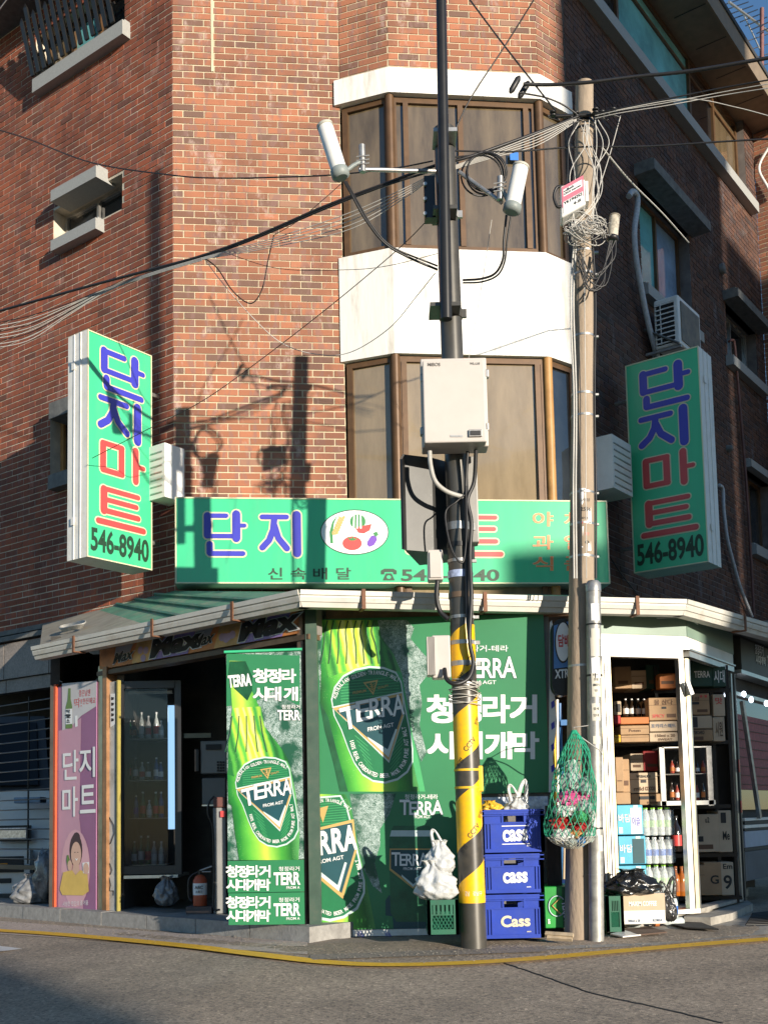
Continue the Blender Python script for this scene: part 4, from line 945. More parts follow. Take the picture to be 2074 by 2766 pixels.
# -- big poster
pb = thing('beer_poster', 'large upper green beer poster with a tilted bottle, behind the striped pole', 'poster', PPF.PX(935, 1712))
Fp = PPF
a0, zt = Fp.px(684, 1338); a1, zb2 = Fp.px(1187, 1712)
part('panel', MB().fbox(Fp, a0, a1, zb2, zt, -.03, 0), P_GREEN, pb)
shape(Fp, A([(440, 155), (620, 155), (660, 200), (640, 260), (700, 330), (745, 380), (730, 470), (690, 520), (705, 620), (690, 740), (730, 900), (700, 950), (650, 800), (600, 500), (540, 340), (460, 240)]), .001, SPL, pb, 'splash')
shape(Fp, A([(118, 155), (200, 155), (140, 260), (135, 420), (175, 600), (230, 800), (250, 830), (200, 800), (140, 600), (120, 380)]), .0012, SPL, pb, 'splash')
shape(Fp, A([(122, 155), (455, 155), (478, 250), (545, 345), (590, 450), (622, 620), (652, 800), (690, 960), (722, 1116), (245, 1116), (210, 960), (160, 770), (135, 610), (140, 420), (150, 250)]), .002, bottle_grad('poster_bottle_a', Fp, A([(300, 160)])[0], A([(480, 1116)])[0], 92, GS), pb, 'bottle')
shape(Fp, A([(150, 156), (445, 156), (475, 260), (535, 350), (560, 440), (400, 405), (240, 455), (175, 480), (160, 330)]), .0025, bottle_grad('poster_neck_a', Fp, A([(300, 160)])[0], A([(360, 450)])[0], 72, GN, True), pb, 'bottle_neck')
mb = MB()
for i, x in enumerate((170, 205, 245, 285, 330, 365, 400, 430)): mb.tube([Fp.PX(*p, .004) for p in [(q[0], q[1]) for q in smooth_path([(a, b, 0) for a, b in A([(x+5, 158), (x-8, 220), (x+(x-300)*.12, 300), (x+(x-300)*.25, 400)])], 5)]], .0045, 4)
part('neck_fluting', mb, BTL_D, pb)
shape(Fp, A([(132, 610), (160, 770), (210, 960), (245, 1116), (290, 1116), (225, 880), (180, 700)]), .0027, BTL_D, pb, 'bottle_edge')
shape(Fp, A([(560, 440), (590, 450), (622, 620), (652, 800), (690, 960), (722, 1116), (690, 1116), (655, 960), (625, 800), (600, 620)]), .0028, LBL_L, pb, 'bottle_edge')
label_art(Fp, A, pb, .004)
mb = MB()
text_px(mb, Fp, '청정라거-테라', A([(880, 332)])[0], A([(1185, 332)])[0], A([(880, 297)])[0], .003, 0, .015)
text_px(mb, Fp, 'FROM AGT', A([(935, 514)])[0], A([(1118, 514)])[0], A([(935, 494)])[0], .003, 0, .01)
for s, xs_, y0, y1 in (('청정라거', (735, 890, 1048, 1200), 578, 728), ('시대개막', (738, 895, 1060, 1212), 785, 930)):
    for ch, x in zip(s, xs_): m1_ = MB(); text_px(m1_, Fp, ch, A([(x, y1)])[0], A([(x+142, y1)])[0], A([(x, y0)])[0], .003, 0, .05); part('slogan_letter', m1_, WHITE_INK, pb)
part('slogan_lettering', mb, WHITE_INK, pb)
def name_simple(fr, T, par, x0, x1, y0, y1, w=.004):
    mb, mb2 = MB(), MB(); W = (x1-x0)
    for ch, a, b, dy in (('T', 0, .23, 0), ('E', .225, .39, .12), ('R', .40, .58, .12), ('R', .59, .77, .12), ('A', .76, 1, .04)):
        t = lambda x, y: T([(x, y)])[0]; yt = y0+(y1-y0)*dy
        text_px(mb2, fr, ch, t(x0+W*a, y1), t(x0+W*b, y1), t(x0+W*a, yt), w, 0, .03); mb = MB(); text_px(mb, fr, ch, t(x0+W*a, y1), t(x0+W*b, y1), t(x0+W*a, yt), w+.002, 0, .016); part('name_letter', mb, WHITE_INK, par)
    part('name_shadow', mb2, NAVY_INK, par)
name_simple(Fp, A, pb, 915, 1230, 358, 478)
# -- lower poster
B = crop_conv(640, 1664, 2.5925)
pl_ = thing('beer_poster', 'lower green beer poster with a can and a cropped bottle, above the white strip', 'poster', PPF.PX(830, 2012))
a0, zt = Fp.px(684, 1716); a1, zb3 = Fp.px(1010, 2006); zb3 = Fp.px(800, 2008)[1]
part('panel', MB().fbox(Fp, a0, a1, zb3, zt-.004, -.03, .002), P_GREEN, pl_)
shape(Fp, B([(300, 132), (560, 132), (520, 250), (470, 330), (470, 420), (440, 520), (480, 690), (430, 650), (370, 540), (330, 320)]), .003, SPL, pl_, 'splash')
shape(Fp, B([(118, 135), (275, 135), (300, 180), (335, 370), (395, 640), (445, 890), (118, 890)]), .004, bottle_grad('poster_bottle_b', Fp, B([(130, 140)])[0], B([(260, 890)])[0], 72, GS), pl_, 'bottle')
shape(Fp, B([(118, 150), (250, 140), (285, 200), (320, 330), (345, 450), (385, 620), (385, 690), (345, 780), (270, 830), (190, 850), (118, 835)]), .005, SILV, pl_, 'label_rim')
shape(Fp, B([(118, 160), (245, 150), (278, 210), (312, 335), (337, 455), (374, 620), (374, 685), (335, 768), (265, 815), (190, 833), (118, 820)]), .006, LBL, pl_, 'label_field')
shape(Fp, B([(118, 325), (322, 275), (340, 450), (262, 722), (118, 600)]), .007, GOLD_INK, pl_, 'shield_border')
shape(Fp, B([(118, 340), (312, 295), (328, 445), (255, 690), (118, 575)]), .0075, NAVY_INK, pl_, 'shield')
mb = MB(); mb.ppoly(Fp, B([(118, 555), (232, 645), (272, 515), (284, 520), (240, 680), (118, 580)]), .0085); part('shield_chevron', mb, SILV, pl_)
mb = MB(); mb.ppoly(Fp, B([(122, 215), (180, 200), (150, 295)]), .0085); part('hop_triangle', mb, GOLD_INK, pl_)
mb = MB()
for i in range(10): y = 170+i*14; mb.ppoly(Fp, B([(120, y+8), (280, y-6), (280, y-3), (120, y+11)]), .0063)
part('label_lines', mb, LBL_L, pl_)
mb = MB(); tb = lambda x, y: B([(x, y)])[0]
for ch, x0, x1, y0, y1 in (('R', 130, 195, 350, 472), ('R', 203, 268, 335, 460), ('A', 268, 340, 320, 448)): text_px(mb, Fp, ch, tb(x0+5, y1), tb(x1, y1-10), tb(x0-5, y0), .0095, 0, .035)
text_px(mb, Fp, 'ROM AGT', tb(130, 525), tb(268, 497), tb(127, 504), .0095, 0, .012)
kb = .0011
text_path(mb, Fp, 'DEN TRIANGLE MALT', [tb(118, 182), tb(200, 180), tb(260, 200), tb(300, 232)], .024, .0095, 0, .012)
text_path(mb, Fp, 'ONATED BEER MADE FROM PURE AGT MALT', [tb(118, 790), tb(200, 815), tb(280, 790), tb(345, 720), tb(372, 620), tb(350, 500)], .026, .0095, 0, .012)
part('label_lettering', mb, WHITE_INK, pl_)
mb = MB(); text_px(mb, Fp, '청정라거-테라', tb(608, 164), tb(792, 164), tb(608, 136), .005, 0, .012); text_px(mb, Fp, 'FROM AGT', tb(657, 270), tb(750, 270), tb(657, 253), .005, 0, .012)
part('slogan_lettering', mb, WHITE_INK, pl_)
name_simple(Fp, B, pl_, 580, 820, 168, 250, .005)
shape(Fp, B([(500, 730), (520, 700), (545, 720), (745, 720), (745, 890), (545, 890), (540, 820), (500, 815)]), .0035, NAVY_INK, pl_, 'can_shadow')
shape(Fp, B([(545, 312), (745, 312), (755, 330), (768, 400), (765, 800), (735, 850), (560, 850), (528, 800), (520, 400), (535, 330)]), .004, mat('printed_can_green', (.015, .12, .055), .4, var=.3, vs=9), pl_, 'can')
shape(Fp, B([(533, 338), (756, 338), (764, 372), (524, 372)]), .005, SILV, pl_, 'can_shoulder')
shape(Fp, B([(524, 440), (768, 440), (766, 560), (655, 665), (522, 560)]), .005, GOLD_INK, pl_, 'can_shield_border')
shape(Fp, B([(530, 447), (762, 447), (758, 552), (655, 648), (530, 552)]), .006, NAVY_INK, pl_, 'can_shield')
mb = MB(); mb.ppoly(Fp, B([(590, 585), (655, 640), (725, 580), (725, 592), (655, 655), (590, 597)]), .007); part('can_chevron', mb, SILV, pl_)
name_simple(Fp, B, pl_, 535, 735, 462, 535, .0072)
mb = MB(); text_px(mb, Fp, 'FROM AGT', tb(600, 560), tb(700, 560), tb(600, 545), .008, 0, .01); part('can_lettering', mb, WHITE_INK, pl_)
# white torn edge strip along the bottom
a0, zt = Fp.px(688, 2010); a1, _ = Fp.px(925, 2010); z_ = Fp.px(800, 2027)[1]
st_ = MB().fbox(Fp, a0, a1, max(z_, .005), Fp.px(800, 2009)[1], -.02, .006); ps = part('base_strip', st_, WHITE_PT, pl_)
mb = MB()
for x in (775, 835): text_px(mb, Fp, '서울', (x, 2026), (x+12, 2024), (x-6, 2014), .008, 0, .01)
part('strip_lettering', mb, SIGN_BLUE, pl_)
# white protective lining on the right edge of the big poster
mb = MB(); L = [(1187, 1345), (1192, 1340), (1200, 1400), (1196, 1480), (1203, 1560), (1194, 1640), (1200, 1712), (1185, 1712)]
mb.ppoly(Fp, L, .012); part('torn_lining', mb, WHITE_PL, pb)
mb = MB()
for y in range(1380, 1700, 46): mb.ppoly(Fp, [(1190, y), (1197, y-6), (1198, y+8), (1191, y+14)], .014)
part('lining_print', mb, SIGN_BLUE, pb)
# strip of printed paper between poster and crates
solo('paper_strip', MB().fbox(PPF, Fp.px(1030, 1722)[0], Fp.px(1183, 1722)[0], Fp.px(1100, 1760)[1], Fp.px(1100, 1722)[1], -.02, .01), mat('blue_white_print', (.62, .68, .74), .6, var=.4, vs=22, dirt=.7, dcol=(.03, .12, .4), ds=16), 'strip of blue and white printed paper along the wall above the crates', 'paper')
# header panel above posters
part('header_panel', MB().fbox(PPF, Fp.px(704, 1320)[0], Fp.px(1235, 1320)[0], Fp.px(900, 1337)[1], ZG-.03, -.06, -.005), mat('rust_brown_board', (.19, .10, .05), .7, var=.35, vs=7, dirt=.5, ds=5), shop)
part('poster_wall', MB().fbox(PPF, -.0, Fp.px(1192, 1500)[0], .0, ZG-.03, -.12, -.035), DARK2, shop)

# -- hanging banner in the doorway
hbF = Fr(DLF.P(-.02, 0, .05), radians(-6))
hb_t = thing('hanging_banner', 'tall green beer banner hanging in the left doorway with a whole bottle', 'banner', hbF.PX(566, 2000))
def hshape(pts, w, m, name): return shape(hbF, pts, w, m, hb_t, name)
mb = MB()
a0, zt = hbF.px(489, 1411); a1, _ = hbF.px(650, 1411); zb4 = hbF.px(560, 1998)[1]
zm = hbF.px(560, 1858)[1]; zn = hbF.px(560, 1928)[1]
part('upper_panel', MB().fbox(hbF, a0, a1, zm, zt, -.012, 0), SPL, hb_t)
part('middle_panel', MB().fbox(hbF, a0, a1, zn, zm-.004, -.012, .004), P_GREEN, hb_t)
part('lower_panel', MB().fbox(hbF, a0+.004, a1, zb4, zn-.004, -.010, .006), P_GREEN, hb_t)
C5 = crop_conv(0, 1264, 2.44); C6 = crop_conv(0, 1680, 2.44)
hshape(C5([(1195, 362), (1580, 372), (1580, 640), (1440, 560), (1340, 620), (1195, 640)]), .002, P_GREEN, 'top_field')
hshape(C5([(1210, 400), (1295, 402), (1330, 560), (1370, 650), (1390, 740), (1480, 860), (1530, 960), (1560, 1100)])+C6([(1580, 300), (1575, 435), (1262, 436), (1240, 300), (1222, 150)])+C5([(1205, 1150), (1200, 1000), (1215, 850), (1215, 740), (1225, 660)]), .004, bottle_grad('banner_bottle', hbF, C5([(1290, 660)])[0], C6([(1420, 430)])[0], 66, GS), 'bottle')
hshape(C5([(1215, 740), (1225, 650), (1375, 640), (1395, 745), (1490, 870), (1525, 930), (1400, 905), (1290, 935), (1235, 1010), (1205, 1000), (1205, 850)]), .005, bottle_grad('banner_neck', hbF, C5([(1290, 660)])[0], C5([(1360, 930)])[0], 56, GN, True), 'bottle_neck')
hshape(C5([(1212, 402), (1295, 402), (1330, 480), (1330, 560), (1305, 610), (1235, 545), (1205, 480)]), .0055, BTL_D, 'neck_label')
mb = MB()
for i, x in enumerate((1225, 1262, 1300, 1340, 1372)): mb.tube([hbF.PX(*C5([p])[0], .007) for p in ((x, 690), (x+(x-1290)*.15, 780), (x+(x-1300)*.5, 880))], .0035, 4)
part('neck_fluting', mb, BTL_D, hb_t)
def Tl(L):      # big poster label pixels -> this banner
    out = []
    for x, y in L:
        u, v = (x-195)/460., (y-412)/660.
        out.append(C5([(1240+u*335, 905+v*480)])[0])
    return out
label_art(hbF, Tl, hb_t, .006)
mb = MB(); t5 = lambda x, y: C5([(x, y)])[0]; t6 = lambda x, y: C6([(x, y)])[0]
for s, xs_, y0, y1 in (('청정라', (1338, 1412, 1490), 445, 515), ('시대개', (1338, 1412, 1500), 540, 610)):
    for ch, x in zip(s, xs_): m1_ = MB(); text_px(m1_, hbF, ch, t5(x, y1), t5(x+70, y1), t5(x, y0), .008, 0, .05); part('slogan_letter', m1_, WHITE_INK, hb_t)
text_px(mb, hbF, 'TERRA', t5(1210, 540), t5(1328, 528), t5(1205, 482), .009, 0, .04)
text_px(mb, hbF, '청정라거', t5(1488, 655), t5(1582, 655), t5(1488, 632), .008, 0, .015)
text_px(mb, hbF, 'TERR', t5(1466, 712), t5(1582, 712), t5(1466, 662), .008, 0, .03)
for dy in (0, 163):
    for s, xs_, y0, y1 in (('청정라거', (1196, 1255, 1312, 1370), 465, 525), ('시대개막', (1198, 1255, 1312, 1370), 537, 595)):
        for ch, x in zip(s, xs_): m1_ = MB(); text_px(m1_, hbF, ch, t6(x, y1+dy), t6(x+56, y1+dy), t6(x, y0+dy), .010, 0, .05); part('slogan_letter', m1_, WHITE_INK, hb_t)
    text_px(mb, hbF, '청정라거', t6(1472, 494+dy), t6(1580, 492+dy), t6(1472, 470+dy), .010, 0, .015)
    text_px(mb, hbF, 'TERR', t6(1446, 565+dy), t6(1582, 562+dy), t6(1446, 504+dy), .010, 0, .035)
    text_px(mb, hbF, 'FROM A', t6(1512, 588+dy), t6(1582, 586+dy), t6(1512, 574+dy), .010, 0, .01)
part('slogan_lettering', mb, WHITE_INK, hb_t)
part('rod', MB().tube([hbF.P(a0-.01, zt+.005, .01), hbF.P(a1+.01, zt+.005, .01)], .010, 6), SIGN_G, hb_t)
part('stand_foot', MB().fbox(hbF, a0+.07, a0+.1, .105, zb4+.02, -.06, -.015), GALV, hb_t); part('stand_foot', MB().fbox(hbF, a0+.33, a0+.36, .105, zb4+.02, -.06, -.015), GALV, hb_t)

# -- pink banner at the left
pkF = DLF.off(.01)
pk = thing('pink_banner', 'tall pink banner with a smiling woman beside the red post', 'banner', pkF.PX(164, 1972))
part('cloth', MB().fbox(pkF, pkF.px(123, 1500)[0], pkF.px(209, 1500)[0], pkF.px(160, 1973)[1], pkF.px(165, 1478)[1], -.01, 0), mat('printed_mauve', (.30, .13, .24), .55, var=.08, vs=3), pk)
PK = crop_conv(0, 1264, 2.44); t5 = lambda x, y: C5([(x, y)])[0]
shape(pkF, [t5(310, 770), t5(345, 760), t5(430, 700)]+[t6(420, 220), t6(430, 300), t6(440, 715), t6(308, 720)], .002, mat('printed_rose', (.55, .30, .38), .55, var=.06, vs=3), pk, 'rose_field')
shape(pkF, [t5(328, 520), t5(512, 505), t5(508, 640), t5(430, 690), t5(380, 745), t5(330, 768)], .003, mat('printed_pale_grey2', (.55, .53, .53), .55, var=.06, vs=5), pk, 'pale_field')
shape(pkF, arcp(*t6(400, 480), 31, 84, 0, 360, 24)[:-1], .0032, mat('printed_light_pink', (.66, .38, .42), .55, var=.05, vs=3), pk, 'circle')
SK = mat('printed_skin', (.66, .42, .31), .55, var=.05); HR = mat('printed_dark_hair', (.06, .03, .03), .55, var=.1)
shape(pkF, arcp(*t6(402, 385), 14, 36, 0, 360, 18)[:-1], .004, HR, pk, 'hair'); shape(pkF, arcp(*t6(405, 318), 8, 12, 0, 360, 12)[:-1], .0042, HR, pk, 'hair_bun')
shape(pkF, arcp(*t6(403, 405), 11, 27, 0, 360, 18)[:-1], .006, SK, pk, 'face'); shape(pkF, [t6(388, 460), t6(418, 460), t6(422, 510), t6(380, 510)], .0055, SK, pk, 'neck')
YS = mat('printed_yellow_shirt', (.70, .48, .12), .55, var=.1)
shape(pkF, [t6(335, 500), t6(380, 488), t6(400, 515), t6(425, 488), t6(462, 505), t6(470, 600), t6(440, 622), t6(330, 620), t6(316, 590)], .0065, YS, pk, 'shirt')
mb = MB(); mb.ppoly(pkF, arcp(*t6(370, 465), 5, 12, 0, 360, 10)[:-1], .008); mb.ppoly(pkF, arcp(*t6(455, 480), 6, 13, 0, 360, 10)[:-1], .008); part('hands', mb, SK, pk)
mb = MB(); mb.ppoly(pkF, [t6(393, 395), t6(397, 392), t6(401, 395), t6(397, 397)], .008); mb.ppoly(pkF, [t6(408, 395), t6(412, 392), t6(416, 395), t6(412, 397)], .008); part('eyes', mb, HR, pk)
mb = MB(); mb.ppoly(pkF, [t6(396, 425), t6(405, 430), t6(414, 425), t6(405, 440)], .008); part('mouth', mb, WHITE_INK, pk)
mb = MB(); GRB = mat('printed_olive_bottle', (.13, .22, .05), .5, var=.2)
mb.ppoly(pkF, [t5(362, 545), t5(374, 545), t5(374, 600), t5(382, 640), t5(383, 755), t5(347, 757), t5(348, 645), t5(358, 605)], .005)
mb.ppoly(pkF, [t6(355, 410), t6(362, 408), t6(372, 440), t6(374, 470), t6(358, 470), t6(352, 440)], .007); part('bottle', mb, GRB, pk)
mb = MB(); mb.ppoly(pkF, [t5(348, 655), t5(383, 652), t5(383, 732), t5(348, 735)], .006); mb.ppoly(pkF, [t5(396, 690), t5(410, 688), t5(412, 745), t5(398, 750)], .005)
mb.ppoly(pkF, [t6(436, 450), t6(472, 445), t6(470, 505), t6(440, 505)], .007); part('bottle_label', mb, WHITE_INK, pk)
mb = MB()
for i, (ch, y) in enumerate((('딱', 665), ('!', 690), ('소', 715))): text_px(mb, pkF, ch, t5(355, y+12), t5(375, y+12), t5(355, y-8), .0075, 0, .03)
part('label_print', mb, INK, pk)
mb = MB()
for s, x0, y1, x1, y0 in (('딱!', 395, 650, 435, 600), ('좋은날엔', 420, 590, 480, 555), ('한잔해요', 440, 630, 508, 598)): text_px(mb, pkF, s, t5(x0, y1), t5(x1, y1-6), t5(x0, y0), .0045, 0, .0)
part('script_lettering', mb, SIGN_RED, pk)
mb = MB()
for s, a, b in (('단', t5(338, 1028), t5(338, 878)), ('지', t5(425, 1015), t5(425, 862)), ('마', t6(335, 208), t6(335, 55)), ('트', t6(428, 188), t6(428, 45))):
    text_px(mb, pkF, s, a, (a[0]+33, a[1]-2), b, .0065, 0, .02)
text_px(mb, pkF, '시원한 한잔의 즐거움', t6(335, 680), t6(470, 672), t6(335, 655), .006, 0, .0)
part('lettering', mb, WHITE_INK, pk)
mb = MB()
for p in (t5(330, 512), t5(508, 500), t6(312, 725), t6(505, 720)): mb.tube([pkF.PX(*p, .0), pkF.PX(p[0]+(-9 if p[0] < 150 else 8), p[1]-4, -.03)], .004, 4)
part('tie', mb, GREYWIRE, pk)

# ================================================================== POLES
def axis_pole(P0, P1, r0, r1, n=20, k=12): return [P0+(P1-P0)*i/k for i in range(k+1)], [r0+(r1-r0)*i/k for i in range(k+1)]
DY = -.15
SP0, SP1 = ong(1024, 2037), at(959, 279, 7.0)
SP0 = V(SP0[0]*6.87/7.02, 6.87, -.03)
steel = thing('steel_pole', 'dark grey steel pole with yellow and black hazard wrap in front of the posters', 'pole', SP0)
pth, rr = axis_pole(SP0, SP1, .080, .066)
part('shaft', MB().tube(pth, rr, 24), STEEL_DK, steel)
def on_pole(y, P0=SP0, P1=SP1):     # axis point at photo row y
    lo, hi = 0., 1.
    from_ = lambda f: P0+(P1-P0)*f
    def py(p): q = p-EYEV; return CY-FPX*(q@UV)/(q@FV)
    for _ in range(30):
        m_ = (lo+hi)/2
        if py(from_(m_)) > y: lo = m_
        else: hi = m_
    return from_(lo)
def rad_at(p, P0=SP0, P1=SP1, r0=.080, r1=.066): f = (p[2]-P0[2])/(P1[2]-P0[2]); return r0+(r1-r0)*f
# hazard wrap: bands cut as geometry round the shaft
def wrap(parent, y0, y1, P0, P1, r0, r1):
    a, b = on_pole(y0, P0, P1), on_pole(y1, P0, P1); zt, zb_ = a[2], b[2]; nz = 150; na = 40
    mb = MB(); d = (P1-P0)/(P1[2]-P0[2])
    for i in range(nz):
        for j in range(na):
            zc = zb_+(zt-zb_)*(i+.5)/nz; th = 2*pi*(j+.5)/na
    mb = MB(); vs = []
    rowz = [zb_+(zt-zb_)*i/40 for i in range(41)]
    for z in rowz:
        c = P0+d*(z-P0[2]); r = r0+(r1-r0)*(z-P0[2])/(P1[2]-P0[2])+.0025
        vs += [c+V(r*cos(2*pi*j/32), r*sin(2*pi*j/32), 0) for j in range(32)]
    mb.add(vs, [(i*32+j, i*32+(j+1) % 32, (i+1)*32+(j+1) % 32, (i+1)*32+j) for i in range(40) for j in range(32)], 0, True)
    m = bpy.data.materials.new('hazard_wrap'); m.use_nodes = True; nt = m.node_tree; N = nt.nodes; L = nt.links; b_ = N['Principled BSDF']; b_.inputs['Roughness'].default_value = .38
    tc = N.new('ShaderNodeTexCoord'); sx = N.new('ShaderNodeSeparateXYZ'); L.new(tc.outputs['Object'], sx.inputs[0])
    my = N.new('ShaderNodeMath'); my.operation = 'MULTIPLY'; my.inputs[1].default_value = -1; L.new(sx.outputs[1], my.inputs[0])
    at_ = N.new('ShaderNodeMath'); at_.operation = 'ARCTAN2'; L.new(sx.outputs[0], at_.inputs[0]); L.new(my.outputs[0], at_.inputs[1])
    m1 = N.new('ShaderNodeMath'); m1.operation = 'MULTIPLY_ADD'; m1.inputs[1].default_value = -.062/.51; L.new(at_.outputs[0], m1.inputs[0])
    m0 = N.new('ShaderNodeMath'); m0.operation = 'MULTIPLY'; m0.inputs[1].default_value = 1/.51; L.new(sx.outputs[2], m0.inputs[0]); L.new(m0.outputs[0], m1.inputs[2])
    m2 = N.new('ShaderNodeMath'); m2.operation = 'ADD'; m2.inputs[1].default_value = 10+HZ_PH; L.new(m1.outputs[0], m2.inputs[0])
    m3 = N.new('ShaderNodeMath'); m3.operation = 'FRACT'; L.new(m2.outputs[0], m3.inputs[0])
    m4 = N.new('ShaderNodeMath'); m4.operation = 'LESS_THAN'; m4.inputs[1].default_value = .60; L.new(m3.outputs[0], m4.inputs[0])
    nz_ = N.new('ShaderNodeTexNoise'); nz_.inputs['Scale'].default_value = 25; nz_.inputs['Detail'].default_value = 6; L.new(tc.outputs['Object'], nz_.inputs[0])
    r1_ = ramp(N, [(.35, (.85, .48, .0)), (.7, (.72, .40, .02))]); L.new(nz_.outputs['Fac'], r1_.inputs[0])
    r2_ = ramp(N, [(.35, (.04, .036, .03)), (.7, (.07, .06, .045))]); L.new(nz_.outputs['Fac'], r2_.inputs[0])
    mi = N.new('ShaderNodeMix'); mi.data_type = 'RGBA'; L.new(m4.outputs[0], mi.inputs[0]); L.new(r2_.outputs[0], mi.inputs[6]); L.new(r1_.outputs[0], mi.inputs[7]); L.new(mi.outputs[2], b_.inputs['Base Color'])
    return part('hazard_wrap', mb, m, parent, 'yellow and black diagonal hazard wrap')
HZ_PH = -.33
wrap(steel, 1352, 1950, SP0, SP1, .080, .066)
def pole_text(s, y, dx, hgt, wd, rot, m, P0=SP0, P1=SP1, r0=.080, r1=.066, off=.012, parent=steel, w=.004):
    """lettering laid round the shaft; dx along the girth in m, rot in degrees"""
    c = on_pole(y, P0, P1); vs, fs = tmesh(s, off if not any(ord(q) > 0x1100 for q in s) else .0)
    if not fs: return
    lo, hi = vs.min(0), vs.max(0); q = (vs-(lo+hi)/2)/(hi-lo)*V(wd, hgt); ct, st = cos(radians(rot)), sin(radians(rot)); d = (P1-P0)/(P1[2]-P0[2]); out = []
    for a, b in q:
        x, z = a*ct-b*st+dx, a*st+b*ct; r = rad_at(c, P0, P1, r0, r1)+w; th = x/r
        p = c+d*z; out.append(p+V(r*sin(th), -r*cos(th), 0))
    part('wrap_lettering', MB().add(out, fs), m, parent)
for y, dx in ((1428, .015), (1610, -.01), (1795, -.005)):
    pole_text('CCTV', y, dx+.025, .032, .10, 48, INK); pole_text('방범', y+38, dx-.045, .034, .055, 48, INK)
pole_text('방범', 1560, .075, .032, .05, 60, INK); pole_text('방범', 1760, .075, .032, .05, 60, INK)
pole_text('강남구', 1930-1, .03, .026, .06, 0, WHITE_INK)
pole_text('강남', 1930-1, -.035, .03, .03, 0, WHITE_INK)
def band(y, h, m, parent=steel, name='strap', P0=SP0, P1=SP1, r0=.080, r1=.066, e=.005, lug=True, lab=None):
    c = on_pole(y, P0, P1); r = rad_at(c, P0, P1, r0, r1)+e
    mb = MB().lathe(c-V(0, 0, h/2), [(r, 0), (r, h)], 24)
    if lug: mb.box(c+V(r+.01, -.01, 0), (.03, .02, h*.9)); 
    return part(name, mb, m, parent, lab)
for y, h in ((466, .05), (680, .06), (1140, .05), (1214, .02), (1335, .02), (1390, .025), (1435, .03), (1478, .025)): band(y, h, GALV if y > 700 or y == 466 else STEEL_DK)
band(1243, .045, mat('blue_white_tape', (.35, .42, .62), .5, var=.3, vs=40), steel, 'tape', lug=False); pole_text('논현1-14', 1243, .01, .022, .09, 0, SIGN_BLUE)
band(1180, .03, RUBBER, steel, 'tape', lug=False); band(1288, .035, mat('brown_tape', (.12, .08, .05), .5), steel, 'tape', lug=False)
# slim extension mast clamped to the front
E0, E1 = at(964, 690, 6.78), at(944, -560, 6.74)
mast = thing('slim_mast', 'slim black mast clamped to the front of the steel pole, running out of the top', 'pole', E0)
part('tube', MB().tube([E0, E1], [.036, .030], 16), BLACK_MT, mast)
for y in (300, 465, 672):
    p = on_pole(max(y, 290)) if y > 280 else None
    c = at(960, y, 6.91); part('clamp', MB().box(c, (.19 if y == 672 else .15, .20, .025)), STEEL_DK if y > 400 else GALV, mast)
part('stand_off_plate', MB().box(at(928, 432, 6.94), (.07, .08, .28)), BLACK_MT, mast)
mb = MB()
for dy in (400, 432, 464): mb.lathe(at(918, dy, 6.90)+V(0, -.0, 0), [(.012, 0), (.012, .02)], 8, axis=(0, -1, 0))
part('bolt', mb, GALV, mast)
# white cabinet
def box_px(x0, y0, x1, y1, Y, d, m, name, parent, lab=None, bev=True):
    a, b = at(x0, y1, Y), at(x1, y0, Y)
    c = (a+b)/2; mb = MB().box((c[0], Y+DY+d/2, (a[2]+b[2])/2), (b[0]-a[0], d, b[2]-a[2]))
    o = part(name, mb, m, parent, lab)
    if bev: md = o.modifiers.new('b', 'BEVEL'); md.width = min(.008, d/6); md.segments = 2
    return o
wc = thing('equipment_cabinet', 'large cream equipment cabinet strapped to the steel pole above the fascia sign', 'cabinet', at(983, 970, 6.8))
box_px(917, 776, 1046, 957, 6.72, .16, CREAM_MT, 'door', wc); box_px(913, 772, 1050, 967, 6.80, .14, CREAM_MT, 'case', wc)
mb = MB(); F_ = FY(6.718+DY); text_px(mb, F_, 'MiBOS', (924, 791), (951, 791), (924, 784), .001, 0, .02); text_px(mb, F_, 'WL-L10', (1015, 788), (1036, 788), (1015, 783), .001, 0, .02); part('lettering', mb, DARK2, wc)
box_px(1013, 927, 1041, 943, 6.705, .015, GALV, 'name_plate', wc); box_px(1016, 930, 1038, 940, 6.70, .006, INK, 'plate_window', wc)
mb = MB(); mb.ppoly(F_, [(973, 940), (1000, 940), (1000, 944), (973, 944)], .002); part('small_label', mb, GALV, wc)
for x, y in ((1050, 805), (1050, 920), (912, 815), (912, 930)): box_px(x-4, y-8, x+6, y+10, 6.80, .04, GALV, 'hinge', wc)
# dark box turned behind the pole
db = thing('junction_box', 'dark metal junction box turned sideways on the steel pole below the cream cabinet', 'box', at(950, 1190, 7.1))
a, b, c_, d_ = at(874, 1188, 6.98), at(922, 1158, 7.25), at(922, 984, 7.25), at(874, 1014, 6.98)
z0, z1 = a[2], at(874, 1008, 6.98)[2]
lo = [V(a[0], a[1], z0), V(at(938, 1180, 7.02)[0], 7.06+DY, z0), V(at(1028, 1180, 7.2)[0], 7.3+DY, z0), V(at(905, 1180, 7.42)[0], 7.42+DY, z0)]
o = part('case', MB().prism(lo, [p+V(0, 0, z1-z0+.08) for p in lo]), mat('dark_box_metal', (.05, .05, .048), .4, .3, var=.15), db)
o = part('open_door', MB().prism([V(lo[0][0]-.02, lo[0][1]-.14, z0-.03), lo[0]+V(0, 0, 0), lo[0]+V(.015, 0, 0), V(lo[0][0]-.005, lo[0][1]-.15, z0-.03)], [V(lo[0][0]-.02, lo[0][1]-.14, z1), lo[0]+V(0, 0, z1-z0+.08), lo[0]+V(.015, 0, z1-z0+.08), V(lo[0][0]-.005, lo[0][1]-.15, z1)]), BLACK_MT, db)
